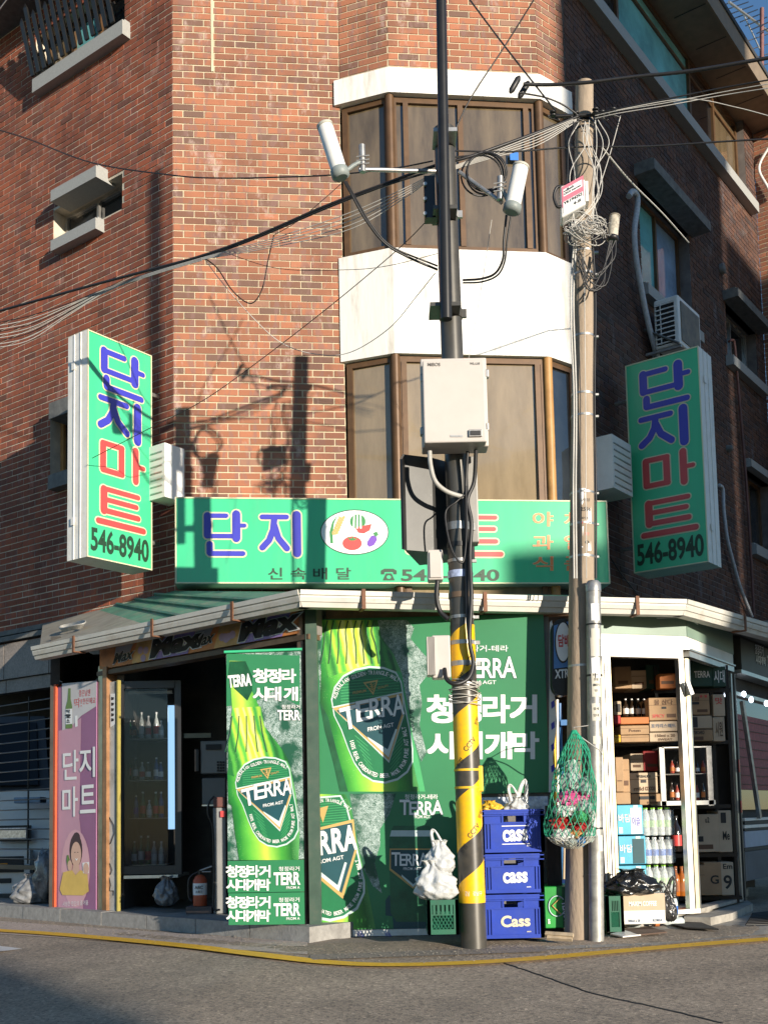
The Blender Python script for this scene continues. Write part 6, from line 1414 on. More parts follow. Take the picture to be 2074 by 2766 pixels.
carton(1340, 1567, 1401, 1588, 8.55, .3, CARD, 'open brown carton under the orange bottle tray', [('Poten', .3, .3, .7, .6, BRI)])
carton(1341, 1588, 1401, 1604, 8.55, .3, CARD, 'low brown carton standing on the shelf under the open one')
carton(1327, 1588, 1340, 1604, 8.55, .3, YELLOW_PT, 'small yellow box left of the low brown carton')
carton(1326, 1515, 1341, 1545, 8.55, .3, CARD2, 'white carton at the left end of the shelf', [(None, .3, .2, .9, .8, INK)])
carton(1326, 1546, 1340, 1564, 8.55, .3, REDC, 'small red carton at the left end of the shelf', tape=False)
carton(1402, 1507, 1461, 1557, 8.55, .3, CARD, 'large brown carton with handwriting, top of the stack behind the glass', [('물 삼다', .2, .68, .85, .92, BRI), (None, .45, .5, .62, .6, INK), (None, .62, .12, .95, .28, BRI), ('SPICY', .12, .12, .55, .26, SIGN_RED)])
carton(1403, 1558, 1462, 1581, 8.55, .3, CARD2, 'drinks carton with grey blue Korean print, middle of the stack', [('포카리스웨트', .06, .35, .94, .75, BLI)], tape=False)
carton(1403, 1582, 1463, 1603, 8.55, .3, CARD2, 'drinks carton with faint print at the foot of the stack', [('150ml x 20', .2, .5, .9, .8, BRI), ('SWEAT', .3, .1, .8, .35, BRI)], tape=False)
carton(1483, 1498, 1531, 1545, 8.6, .3, CARD, 'brown carton with two red rings right of the corner post', [('정성', .1, .65, .55, .85, BRI), (None, .6, .8, .7, .92, SIGN_RED), (None, .8, .8, .9, .92, SIGN_RED), (None, .22, .48, .55, .6, INK), (None, .45, .12, .9, .25, BRI)])
carton(1486, 1546, 1537, 1575, 8.6, .3, CARD2, 'pale carton with a dark cut out, below the ringed carton', [(None, .1, .1, .4, .9, INK)], tape=False)
carton(1488, 1576, 1539, 1602, 8.6, .3, CARD, 'brown carton marked in black at the foot of the right stack', [('BETSBOARD', .05, .6, .65, .9, INK), (None, .05, .1, .6, .4, BRI)], tape=False)
carton(1479, 1428, 1537, 1484, 8.6, .35, DGC, 'dark green carton with pale print on the top shelf', [('TERRA', .35, .35, .9, .6, WHITE_INK)], tape=False)
carton(1540, 1440, 1566, 1484, 8.6, .35, DGC, 'narrow dark green carton at the right end of the top shelf', [('시대', .1, .2, .9, .8, WHITE_INK)], tape=False)
carton(1425, 1455, 1458, 1488, 8.6, .3, OR, 'dim orange carton on the top shelf left of the green one', [(None, .1, .3, .9, .5, BRI)], tape=False)
carton(1541, 1500, 1564, 1548, 8.6, .3, CARD2, 'upright pale carton at the right end of the carton shelf', [('맛', .2, .55, .8, .85, SIGN_RED)], tape=False)
carton(1541, 1549, 1564, 1602, 8.6, .3, CARD2, 'tall pale carton with vertical print under the upright one', [('시원', .2, .2, .8, .8, BRI)], tape=False)
carton(1360, 1669, 1419, 1714, 8.4, .3, CARD2, 'pale carton with dark writing, upper one of the pair beside the fridge', [('WEBAUDI', .25, .75, .75, .88, INK), (None, .4, .5, .6, .65, INK), ('mild', .15, .12, .5, .3, BRI), ('cocoa', .55, .12, .9, .3, BRI)])
carton(1363, 1715, 1431, 1740, 8.4, .3, CARD, 'brown carton with black slot, lower one of the pair beside the fridge', [(None, .25, .5, .75, .8, INK), (None, .5, .1, .9, .3, BRI)], tape=False)
carton(1331, 1636, 1345, 1711, 8.05, .3, CARD, 'tall narrow sunlit carton behind the door rails', [(None, .2, .3, .8, .33, BRI)], tape=False, grp=None)
carton(1331, 1712, 1361, 1738, 8.05, .3, CARD, 'sunlit brown carton on top of the blue drink cartons', tape=False, grp=None)
BLUC = mat('sky_blue_card', (.10, .45, .62), .45, var=.15, vs=5); 
for i, (x0, y0, x1, y1) in enumerate(((1334, 1739, 1387, 1804), (1337, 1806, 1393, 1868), (1339, 1870, 1395, 1990))):
    t = carton(x0, y0, x1, y1, 8.0, .3, BLUC, ['sky blue drink carton with a bottle picture, top of its stack', 'sky blue drink carton in the middle of its stack', 'sky blue drink carton at the bottom of its stack, half hidden by the black bag'][i], [(None, .52, .02, .95, .9, WHITE_INK if i == 0 else NAVY_INK), ('바담', .05, .42, .5, .7, WHITE_INK), (None, .06, .05, .2, .25, WHITE_INK), (None, .64, .9, .82, .99, SILV)]+([('이슬', .58, .3, .88, .6, SIGN_BLUE)] if i == 0 else []), tape=False, grp='sky blue drink cartons')
carton(1497, 1759, 1551, 1842, 8.65, .3, CARD2, 'beige carton with a black spoon shape, right of the corner post', [(None, .18, .45, .25, 1., INK), (None, .08, .28, .4, .42, INK), ('u2', .5, .78, .65, .92, INK), (None, .18, .08, .75, .2, BRI)], tape=False)
carton(1554, 1751, 1578, 1842, 8.65, .3, CARD2, 'narrow beige carton with black letters near the end post', [('Me', .3, .3, .8, .5, INK), (None, .2, .7, .6, .95, INK)], tape=False)
carton(1523, 1863, 1557, 1935, 8.6, .3, CARD, 'brown carton with a big black G on the lowest shelf', [('G', .35, .35, .8, .6, INK)], tape=False)
carton(1559, 1863, 1583, 1935, 8.6, .3, CARD2, 'white printed carton at the right end of the lowest shelf', [('9', .2, .2, .8, .6, INK), ('Em', .2, .8, .9, .95, INK)], tape=False)
carton(1502, 1869, 1522, 1935, 8.6, .3, CARD, 'brown carton left of the one with the big G')
for i, (x0, y0, x1, y1, m, lb) in enumerate(((1328, 1440, 1362, 1488, CARD, 'dim brown carton on the top shelf nearest the door rails'), (1364, 1448, 1395, 1488, CARD2, 'dim pale carton on the top shelf, second from the door rails'), (1396, 1436, 1423, 1488, DGC, 'tall dark green carton on the top shelf beside the orange one'), (1434, 1760, 1450, 1800, OR, 'small orange carton beside the large cola bottle'), (1433, 1842, 1452, 1870, CARD, 'small brown carton on the lowest shelf behind the water packs'), (1345, 1640, 1358, 1712, CARD, 'narrow brown carton behind the sunlit one at the door rails'), (1390, 1622, 1426, 1666, REDC, 'dim red carton on the middle shelf left of the display fridge'), (1362, 1628, 1388, 1666, CARD2, 'dim pale carton on the middle shelf above the pair of cartons'))):
    carton(x0, y0, x1, y1, 8.75 if i != 5 else 8.2, .3, m, lb, [(None, .2, .2, .8, .35, BRI)], tape=bool(i % 2))
def bottle(x, y0, y1, Y, r, mats, lab, grp, cap=True):
    a, b = at(x, y1, Y), at(x, y0, Y); H = b[2]-a[2]; t = thing('bottle', lab, 'bottle', a, grp)
    part('body', MB().lathe(a, [(r*.9, 0), (r, H*.04), (r, H*.55), (r*.8, H*.68), (r*.38, H*.8), (r*.34, H*.94)], 14), mats[0], t)
    if cap: part('cap', MB().lathe(a+V(0, 0, H*.93), [(r*.42, 0), (r*.42, H*.07)], 12), mats[1], t)
    part('label', MB().lathe(a+V(0, 0, H*.16), [(r*1.02, 0), (r*1.02, H*.3)], 14), mats[2], t); return t
AMB = mat('dark_amber_bottle', (.03, .018, .01), .15, var=.1, coat=.5); CLR = mat('clear_bottle_plastic', (.55, .60, .58), .18, var=.35, vs=60, coat=.5, spec=.8)
ORD4 = ['first', 'second', 'third', 'fourth', 'fifth', 'sixth', 'seventh', 'eighth']
for i in range(4): bottle(1352+i*13.4, 1510, 1549, 8.7, .021, (AMB, WHITE_INK, WHITE_INK), 'dark bottle with white label in the orange tray, %s from left' % ORD4[i], 'bottles in the orange tray')
# bottle packs
GCAP = mat('green_cap', (.25, .55, .05), .4, var=0); BLB = mat('blue_label', (.04, .15, .5), .4, var=.1); GLB = mat('green_white_label', (.5, .72, .4), .4, var=.4, vs=70)
for j, (x0, x1, y0, y1, lb, m_) in enumerate(((1391, 1452, 1744, 1806, 'top', GLB), (1395, 1454, 1808, 1867, 'middle', BLB), (1398, 1460, 1868, 1930, 'upper lowest', GLB), (1400, 1462, 1930, 1989, 'bottom', GLB))):
    a, b = at(x0, y1, 8.02), at(x1, y0, 8.02); t = thing('bottle_pack', 'shrink wrapped pack of clear water bottles, %s pack of its stack' % {'upper lowest': 'third from top'}.get(lb, lb), 'bottle pack', ((a[0]+b[0])/2, 8.1, a[2]), 'packs of water bottles')
    W_, H_ = b[0]-a[0], b[2]-a[2]; r = W_/8*.98
    fm = MB().fbox(FY(8.012), a[0]-.006, b[0]+.006, a[2]+.004, b[2]-H_*.10, -(4*r+.02), 0); part('film', fm, mat('shrink_film', (.75, .78, .78), .15, var=0, alpha=.22, coat=.8, bump=.9, bs=30), t)
    for r_ in range(2):
        for i in range(4):
            c = V(a[0]+W_*(i+.5)/4, 8.02+r+r_*2*r, a[2])
            part('bottle', MB().lathe(c, [(r*.9, 0), (r, H_*.05), (r*.93, H_*.28), (r, H_*.34), (r, H_*.6), (r*.8, H_*.75), (r*.35, H_*.88), (r*.35, H_*.95)], 12), CLR, t)
            if r_ == 0: part('label', MB().lathe(c+V(0, 0, H_*.3), [(r*1.02, 0), (r*1.02, H_*.24)], 12), m_, t)
            part('cap', MB().lathe(c+V(0, 0, H_*.93), [(r*.42, 0), (r*.42, H_*.06)], 10), GCAP if m_ is GLB else WHITE_INK, t)
bottle(1462, 1763, 1840, 8.35, .038, (mat('cola_bottle', (.012, .008, .006), .12, var=0, coat=.6), INK, SIGN_RED), 'large dark cola bottle with a red label beside the water packs', None)
for i, x in enumerate((1461, 1474)): bottle(x, 1872, 1936, 8.5, .032, (mat('orange_drink', (.55, .16, .02), .15, var=.1, coat=.5), OR, OR), 'orange drink bottle, %s of the pair by the corner post' % ('left', 'right')[i], 'orange drink bottles')
# small display fridge
df = thing('display_fridge', 'small glass fronted display fridge with steel frame on the rack', 'fridge', at(1482, 1741, 8.3))
box_px(1431, 1616, 1540, 1741, 8.62, .02, BLACK_MT, 'back_panel', df, bev=False)
for x0, y0, x1, y1 in ((1429, 1615, 1434, 1741), (1531, 1615, 1536, 1741), (1429, 1612, 1536, 1617), (1427, 1729, 1545, 1741)): box_px(x0, y0, x1, y1, 8.3, .3 if y1-y0 < 20 else .03, GALV if y0 < 1700 else WM, 'frame', df, bev=False)
box_px(1433, 1671, 1532, 1673.5, 8.33, .26, WM, 'shelf', df, bev=False)
for k, (y0, y1) in enumerate(((1642, 1671), (1690, 1729))):
    for i, x in enumerate((1452, 1463, 1498, 1506, 1519)): bottle(x, y0+(i % 2)*4, y1, 8.42, .016, (AMB if (i+k) % 2 else mat('red_jar', (.3, .05, .03), .3), INK, WHITE_INK if i % 2 else OR), 'small bottle on the %s fridge shelf, %s from left' % (('upper', 'lower')[k], ORD4[i]), 'bottles in the display fridge')
# lamps at the right
for i, (x, y, l) in enumerate(((1568, 1500, 'leftmost lit bulb at the neighbouring shop window'), (1606, 1500, 'second lit bulb at the neighbouring shop window'), (1622, 1512, 'third lit bulb at the neighbouring shop window'), (1655, 1520, 'rightmost lit bulb at the neighbouring shop window'))):
    solo('light_bulb', MB().blob(at(x, y, 9.3 if i else 8.9), (.02, .02, .026), 10, 8, jit=0), mat('lit_bulb', (.8, .85, 1), .4, var=0, emit=(.75, .85, 1), es=4), l, 'lamp', 'lit bulbs')

# ------------------------------------------------------------------ neighbouring shop
Q2 = RF2.P(L2+.02, 0, 0); NF = Fr(Q2, radians(56))
nb = thing('neighbour_shop', 'dark neighbouring shop front with a beer sign, red blind and striped base', 'shop front', Q2)
npx = lambda x, y: NF.px(x, y)
def nbox(x0, y0, x1, y1, w0, w1, m, name, lab=None, yr=None):
    a0, zt = npx(x0, y0); a1, _ = npx(x1, y0); _, z0 = npx(x0, y1); return part(name, MB().fbox(NF, a0, a1, max(z0, .0), zt, w0, w1), m, nb, lab)
nbox(1592, 1385, 1760, 1905, -.5, -.12, DARK, 'wall'); nbox(1593, 1378, 1760, 1446, -.1, .02, mat('dark_sign_board', (.035, .035, .03), .5, var=.3, vs=4), 'sign_board'); nbox(1593, 1447, 1760, 1455, -.1, .03, ALU, 'sign_rail')
mb = MB(); text_px(mb, NF, '청정라거', (1624, 1413), (1642, 1418), (1624, 1392), .025, 0, .03); text_px(mb, NF, '시대개막', (1626, 1434), (1647, 1440), (1626, 1415), .025, 0, .04); text_px(mb, NF, 'TERRA', (1650, 1440), (1676, 1448), (1650, 1418), .025, 0, .04); part('sign_lettering', mb, WHITE_INK, nb)
nbox(1600, 1500, 1760, 1750, -.11, -.09, GL_DK, 'window_pane'); nbox(1604, 1540, 1760, 1705, -.088, -.07, mat('red_blind', (.32, .05, .06), .6, var=.35, vs=40), 'red_blind')
for i in range(8): nbox(1604, 1552+i*20, 1760, 1554+i*20, -.068, -.064, mat('dark_red_slat', (.12, .02, .02), .6), 'blind_slat')
nbox(1594, 1488, 1600, 1760, -.1, -.04, ALU, 'window_frame'); nbox(1600, 1492, 1760, 1500, -.1, -.05, ALU, 'window_frame')
mb = MB().tube([NF.PX(1602, 1515, .0), NF.PX(1640, 1768, .02)], .022, 4, sm=False); part('slanting_bar', mb, GALV, nb)
for y0, y1, m in ((1768, 1774, WHITE_PT), (1775, 1782, INK), (1783, 1790, WHITE_PT), (1791, 1796, INK), (1797, 1832, mat('blue_grey_panel', (.32, .38, .48), .5)), (1833, 1840, INK), (1841, 1905, mat('dark_slate_panel', (.08, .09, .11), .6, var=.2))): nbox(1608, y0, 1760, y1, -.1, .0, m, 'base_stripe')
part('canopy', MB().fbox(NF, 0, 3.2, ZG-.02, ZG+.05, -.6, .3), DARK2, nb)

# step / ramp at the right
mb = MB(); lo = [gnd(x, y) for x, y in ((1478, 1998), (1535, 2000), (1582, 1990), (1626, 1968), (1590, 1944), (1505, 1972))]; lo = [V(p[0], p[1], -.03) for p in lo]
mb.prism(lo, [V(p[0], p[1], .055) for p in lo]); structure('concrete_step', mb, CONC)
mb = MB(); g0 = [gnd(x, y, .01) for x, y in ((1610, 2000), (1680, 1998), (1690, 1968), (1625, 1975))]
gr_ = thing('drain_grate', 'dark slotted drain grate in the pavement at the right edge', 'grate', g0[0])
for i in range(9):
    f = i/8; p, q = g0[0]*(1-f)+g0[3]*f, g0[1]*(1-f)+g0[2]*f; part('bar', MB().tube([p+V(0, 0, .004), q+V(0, 0, .004)], .006, 4), BLACK_MT, gr_)

# ------------------------------------------------------------------ things in front of the right shop
def lattice_crate(name, lab, x0, y0, x1, y1, Y, d, m, diamonds=True):
    a, b = at(x0, y1, Y), at(x1, y0, Y); t = thing(name, lab, 'crate', ((a[0]+b[0])/2, Y+d/2, a[2])); F = Fr((a[0], Y, 0), 0.); F.o = V(a[0], Y, a[2]); W_, H_ = b[0]-a[0], b[2]-a[2]
    for (f, L) in ((F, W_), (Fr(V(a[0]+W_, Y, 0), pi/2), d), (Fr(V(a[0], Y+d, 0), -pi/2), d), (Fr(V(a[0]+W_, Y+d, 0), pi), W_)):
        f.o = V(f.o[0], f.o[1], a[2]); mb = MB()
        for q in ((0, L, H_-.03, H_), (0, L, 0, .03), (0, .03, .03, H_-.03), (L-.03, L, .03, H_-.03)): mb.fbox(f, *q, -.02, 0)
        mb.fbox(f, .03, L-.03, H_*.55, H_*.58, -.015, -.002)
        for i in range(5): x = .03+(L-.06)*(i+.5)/5; mb.fbox(f, x-.008, x+.008, H_*.58, H_-.03, -.015, -.004)
        n = 6
        for i in range(-3, n):
            for s in (1, -1):
                p0 = V(.03+(L-.06)*i/n*1., .03); p1 = p0+V(H_*.52-.03, H_*.52)*V(.8, 1)
                if s < 0: p0, p1 = V(L-p0[0], p0[1]), V(L-p1[0], p1[1])
                c0 = max(0, min(1, (0.03-min(p0[0], p1[0]))/abs(p1[0]-p0[0]))) if True else 0
                pts = [p0*(1-q)+p1*q for q in np.linspace(0, 1, 9)]; pts = [p for p in pts if .02 < p[0] < L-.02]
                if len(pts) > 1: mb.tube([f.P(p[0], p[1], -.008) for p in (pts[0], pts[-1])], .004, 4, sm=False)
        part('side', mb, m, t)
    part('base', MB().box(((a[0]+b[0])/2, Y+d/2, a[2]+.01), (W_-.05, d-.05, .015)), m, t); return t
CRG = mat('dark_green_plastic', (.02, .12, .07), .4, var=.1, dirt=.3, ds=9)
lattice_crate('plastic_crate', 'dark green lattice crate left of the taped carton near the pipe', 1311, 1936, 1346, 2014, 7.25, .28, CRG)
lattice_crate('plastic_crate', 'dark green lattice crate behind the steel pole under the white bags', 924, 1944, 990, 2020, 6.76, .26, CRG)
tc = carton(1346, 1930, 1435, 1998, 7.42, .26, WHITE_PT, 'white carton with a brown taped lid on the pavement right of the green crate', [(None, .0, .45, 1., 1., CARD2), ('MAXIM COFFEE', .15, .6, .8, .75, WHITE_INK), ('500ml x 20', .12, .08, .4, .16, BLI), ('KOREA', .7, .08, .92, .16, BLI)], tape=False, grp=None)
def crumple(name, lab, cat, c, r, m, seed, lumps=3, handles=0, grp=None, hm=None, jit=.22, loc=None):
    """thin plastic sack: full bottom, gathered top with ruffles, optional carry loops"""
    t = thing(name, lab, cat, (c[0], c[1], c[2]-r[2]), grp); R = random.Random(seed); mb = MB(); n, k = 72, 40
    ph = [R.uniform(0, 6.3) for _ in range(16)]; PT = [(0, .45), (.06, .80), (.2, 1.0), (.42, .98), (.62, .80), (.78, .52), (.88, .34), (.95, .40), (1, .50)]
    cx_, cy_ = R.uniform(-.25, .25), R.uniform(-.1, .1); vs = []
    for i in range(k+1):
        f = i/k; rad = np.interp(f, [p[0] for p in PT], [p[1] for p in PT])
        for j in range(n):
            a = 2*pi*j/n
            q = 1+.10*sin(2*a+ph[0]+f*1.5)+.06*sin(3*a+ph[1]-f*3)
            q += (.03+.16*f*f)*sin(7*a+ph[2]+4*f)+(.02+.10*f*f)*sin(12*a+ph[3]-5*f)
            q += .055*(1-2*abs(sin(3.1*f*3+2.5*a+ph[4])))+.045*(1-2*abs(sin(8*f-3.5*a+ph[5])))+.03*(1-2*abs(sin(13*f+6*a+ph[6])))
            vs.append((c[0]+r[0]*(rad*q*cos(a)+cx_*f*f), c[1]+r[1]*(rad*q*sin(a)+cy_*f*f), c[2]-r[2]+2*r[2]*(f+.03*sin(3*a+ph[7])*f+.02*sin(5*a+ph[8])*(1-f))))
    mb.add(vs, [(i*n+j, i*n+(j+1) % n, (i+1)*n+(j+1) % n, (i+1)*n+j) for i in range(k) for j in range(n)], 0, True)
    mb.add([vs[j] for j in range(n)][::-1], [tuple(range(n))]); mb.add([vs[k*n+j] for j in range(n)], [tuple(range(n))])
    part('bag', mb, m, t)
    for i in range(handles):
        x = c[0]+cx_*r[0]+(i-.5*(handles-1))*r[0]*.35; z = c[2]+r[2]*.86; lean = (i-.5)*.05; H = .085+.03*i; mb = MB()
        P_ = smooth_path([V(x-.03, c[1]-.01, z-.02), V(x-.022+lean, c[1]-.02, z+H*.7), V(x-.004+lean*1.3, c[1]-.024, z+H), V(x+.012+lean, c[1]-.02, z+H*.75), V(x+.03, c[1]-.01, z-.02)], 6)
        for e in (0, .007, .013): mb.tube([p+V(e*.6, e*.4, -e) for p in P_], [.013-.0085*sin(pi*g) for g in np.linspace(0, 1, len(P_))], 6)
        part('handle', mb, m, t)
    return t
BAGW = mat('white_bag_plastic', (.62, .63, .62), .25, var=.16, vs=9, bump=.7, bs=34, spec=.7, trans=.18); BAGB = mat('black_bag_plastic', (.012, .012, .012), .22, var=.2, bump=.9, bs=22, spec=.8)
crumple('rubbish_bag', 'crumpled black plastic bag lying on the crate and carton', 'bag', at(1362, 1906, 7.45), (.17, .12, .085), BAGB, 3, 4)
crumple('shopping_bag', 'black shopping bag with loop handles right of the taped carton', 'bag', at(1446, 1958, 7.6), (.05, .05, .10), mat('black_bag2', (.03, .028, .026), .25, bump=.8, bs=25, spec=.8), 5, 2, 2)
crumple('shopping_bag', 'white plastic bag with handles up, on top of the blue crates', 'bag', at(1112, 1742, 7.0), (.085, .08, .06), BAGW, 11, 2, 2, jit=.15)
crumple('shopping_bag', 'yellow plastic bag on top of the blue crates beside the pole', 'bag', at(1062, 1742, 7.02), (.07, .08, .035), mat('yellow_bag', (.66, .42, .04), .35, bump=.6, bs=20), 13, 2, 0)
crumple('rubbish_bag', 'upper white plastic bag piled left of the hazard wrapped pole', 'bag', at(950, 1852, 6.88), (.10, .08, .10), BAGW, 17, 3, 1)
crumple('rubbish_bag', 'lower bulging white plastic bag hanging over the green crate', 'bag', at(944, 1902, 6.86), (.14, .11, .12), BAGW, 19, 3, 0)
solo('bag_print', MB().tube([at(956, 1880, 7.05), at(962, 1900, 7.04), at(955, 1918, 7.05)], .006, 4), mat('teal_print', (.05, .4, .35), .4), 'small teal print mark on the lower white bag', 'print') if False else None
for i, (x, y, L, m, lb) in enumerate(((1361, 2006, .13, CLR, 'clear empty bottle lying under the taped carton'), (1451, 2002, .16, CLR, 'clear empty bottle lying at the foot of the corner post'), (1421, 2003, .05, OR, 'orange jar lid lying beside the empty bottle'))):
    c = gnd(x, y); solo('bottle' if i < 2 else 'jar_lid', MB().lathe(c+V(-L/2, 0, .03), [(.012, 0), (.012, .02), (.03, .05), (.03, L), (.02, L+.01)] if i < 2 else [(.028, 0), (.028, .03)], 12, axis=(1, .15, 0)), m, lb, 'bottle' if i < 2 else 'lid')
for i, (pts, lb) in enumerate((([(1345, 2012), (1378, 2022), (1440, 2016), (1402, 2005)], 'flattened dark cardboard sheet on the pavement'), ([(1318, 2020), (1345, 2026), (1384, 2022), (1350, 2013)], 'pale flattened paper sheet at the foot of the green crate'), ([(1440, 1996), (1480, 2006), (1552, 2010), (1500, 1990)], 'dark wet mat on the pavement below the corner post'))):
    lo = [gnd(*p, .012) for p in pts]; solo('cardboard_sheet' if i < 2 else 'mat', MB().prism(lo, [p+V(0, 0, .008) for p in lo]), (mat('wet_cardboard', (.10, .06, .04), .8), WHITE_PL, mat('dark_mat', (.04, .035, .03), .9))[i], lb, 'cardboard' if i < 2 else 'mat')
bottle(1458, 1925, 1985, 7.75, .022, (CLR, GCAP, BLB), 'single water bottle with blue label behind the black shopping bag', None)

# ------------------------------------------------------------------ blue crates
CRB = mat('blue_crate_plastic', (.012, .045, .36), .38, var=.12, vs=7, dirt=.3, dcol=(.05, .08, .3), ds=12, spec=.5)
def crate(x0, y0, x1, y1, Y, lab, lines, ty):
    a, b = at(x0, y1, Y), at(x1, y0, Y); W_, H_ = b[0]-a[0], b[2]-a[2]; D = .30; t = thing('beer_crate', lab, 'crate', ((a[0]+b[0])/2, Y+D/2, a[2]), 'blue beer crates')
    def side(f, L, front):
        mb = MB(); h0, h1 = L*.36, L*.68; z0, z1 = H_*.70, H_*.87; e = .012
        for q in ((e, L-e, 0.01, z0), (e, h0, z0, z1), (h1, L-e, z0, z1), (e, L-e, z1, H_-.012)): mb.fbox(f, *q, -.02, -.010)
        part('side_wall', mb, CRB, t)
        mb = MB(); mb.fbox(f, 0, L, H_-.03, H_-.002, -.022, 0); mb.fbox(f, 0, L, 0, .022, -.022, 0); mb.fbox(f, 0, .022, .022, H_-.03, -.022, 0); mb.fbox(f, L-.022, L, .022, H_-.03, -.022, 0)
        mb.fbox(f, .022, L-.022, H_*.66, H_*.69, -.012, -.002); mb.fbox(f, h0-.012, h0, H_*.69, H_-.03, -.012, -.003); mb.fbox(f, h1, h1+.012, H_*.69, H_-.03, -.012, -.003)
        part('rim', mb, CRB, t)
        for x in ([L*.1, L*.15, L*.87, L*.92] if front else [L*.2, L*.5, L*.8]): part('rib', MB().fbox(f, x, x+.007, .022, H_*.66, -.012, -.001), CRB, t)
        for z in (H_-.014, H_-.04): part('rib', MB().fbox(f, -.003, L+.003, z, z+.006, -.01, .004), CRB, t)
    F = Fr((a[0], Y, 0), 0.); F.o = V(a[0], Y, a[2]); side(F, W_, True)
    for o_, an, L in ((V(a[0]+W_, Y, a[2]), pi/2, D), (V(a[0], Y+D, a[2]), -pi/2, D), (V(a[0]+W_, Y+D, a[2]), pi, W_)):
        f = Fr(o_, an); side(f, L, False)
    part('base', MB().box(((a[0]+b[0])/2, Y+D/2, a[2]+.008), (W_-.05, D-.05, .012)), CRB, t)
    mb = MB(); k = .38 if ty == 'w' else .46
    text_aff(mb, 'Cass' if ty != 'w' else 'cass', F.P(W_*(.54-k/2), H_*.26, 0), F.u*W_*k+F.v*H_*.015, F.v*H_*.24, F.n, -.006, 0, .035); text_aff(mb, 'BEER', F.P(W_*.72, H_*.13, 0), F.u*W_*.07, F.v*H_*.025, F.n, -.006, 0, .02)
    part('lettering', mb, WHITE_INK if ty == 'w' else mat('cream_ink', (.66, .60, .40), .5, var=.1), t)
    if lines:
        for z in (.18, .60): part('white_line', MB().fbox(F, W_*.33, W_*.76, H_*z, H_*z+.005, -.011, -.006), WHITE_INK, t)
    return t
crate(1040, 1747, 1174, 1843, 6.92, 'top blue beer crate of the stack, with two white lines', True, 'w')
crate(1042, 1843, 1173, 1931, 6.92, 'middle blue beer crate of the stack', False, 'w')
crate(1043, 1931, 1173, 2029, 6.92, 'bottom blue beer crate with larger cream lettering', False, 'c')
# green carton and timber right of the crates
gc = carton(1178, 1915, 1236, 2006, 7.18, .30, mat('bright_green_card', (.02, .30, .045), .4, var=.15, vs=6), 'bright green beer carton with a sideways name, right of the blue crates', [(None, .62, .02, 1., .98, mat('dark_green_card2', (.012, .10, .03), .4, var=.1))], tape=False, grp=None)
a, b = at(1178, 2006, 7.18), at(1236, 1915, 7.18); GF = FY(7.18); mb = MB()

text_aff(mb, 'TERRA', at(1213, 1949, 7.175), at(1219, 1990, 7.175)-at(1213, 1949, 7.175), at(1224, 1947, 7.175)-at(1213, 1949, 7.175), V(0, -1, 0), .004, 0, .04); text_aff(mb, '640', at(1183, 1986, 7.175), V(0, 0, -.03), V(.015, 0, 0), V(0, -1, 0), .004, 0, .03); part('lettering', mb, WHITE_INK, gc)
mb = MB(); pts = arcp(1203, 1958, 18, 22, 40, 320, 20); mb.tube([at(x, y, 7.173) for x, y in pts], .004, 4); part('ring_print', mb, SILV, gc)
mb = MB(); mb.tube([at(x, y, 7.172) for x, y in ((1210, 1940), (1192, 1957), (1212, 1976))], .005, 4); part('arrow_print', mb, GOLD_INK, gc)
for i, (x0, y0, x1, y1, lb) in enumerate(((1178, 2018, 1238, 2022, 'upper pale timber slat lying under the green carton'), (1182, 2026, 1236, 2029, 'lower pale timber slat on the ground under the green carton'), (1204, 2012, 1243, 2010, 'short timber block under the right end of the green carton'))):
    a, b = gnd(x0, y0, .02+.02*(2-i)), gnd(x1, y1, .02+.02*(2-i)); solo('timber_offcut', MB().tube([a, b], .017, 4, sm=False), mat('pale_timber', (.42, .33, .22), .8, var=.3, vs=20), lb, 'timber')
# recess clutter between poster and kiosk
solo('ladder', MB().tube([at(1216, 1900, 7.5), at(1209, 1520, 7.55)], .014, 6).tube([at(1240, 1900, 7.5), at(1236, 1520, 7.55)], .014, 6).fbox(FY(7.5), at(1210, 1560, 7.5)[0], at(1240, 1560, 7.5)[0], at(1210, 1568, 7.5)[2], at(1210, 1556, 7.5)[2], 0, .02), mat('blue_ladder_paint', (.05, .18, .42), .4), 'blue painted step ladder leaning between the posters and the kiosk', 'ladder')
for i, (x0, x1, y0, y1, m, lb) in enumerate(((1200, 1196, 1900, 1515, YELLOW_PT, 'yellow broom handle leaning beside the posters'), (1206, 1203, 1900, 1512, WHITE_PL, 'white pole leaning beside the yellow broom handle'), (1232, 1228, 1750, 1500, mat('orange_pole', (.7, .28, .08), .5), 'orange pole leaning behind the concrete pole'), (1218, 1222, 1900, 1740, CARD2, 'pale timber pole standing behind the net bag'))):
    solo('leaning_pole', MB().tube([at(x0, y0, 7.42), at(x1, y1, 7.5)], .011, 6), m, lb, 'pole')
solo('water_drum', MB().lathe(V(at(1236, 1900, 7.6)[0], 7.65, .0), [(.12, 0), (.13, .03), (.13, .42), (.12, .46)], 18), mat('blue_drum', (.02, .06, .22), .4, var=.1), 'dark blue plastic drum behind the net bag', 'drum')
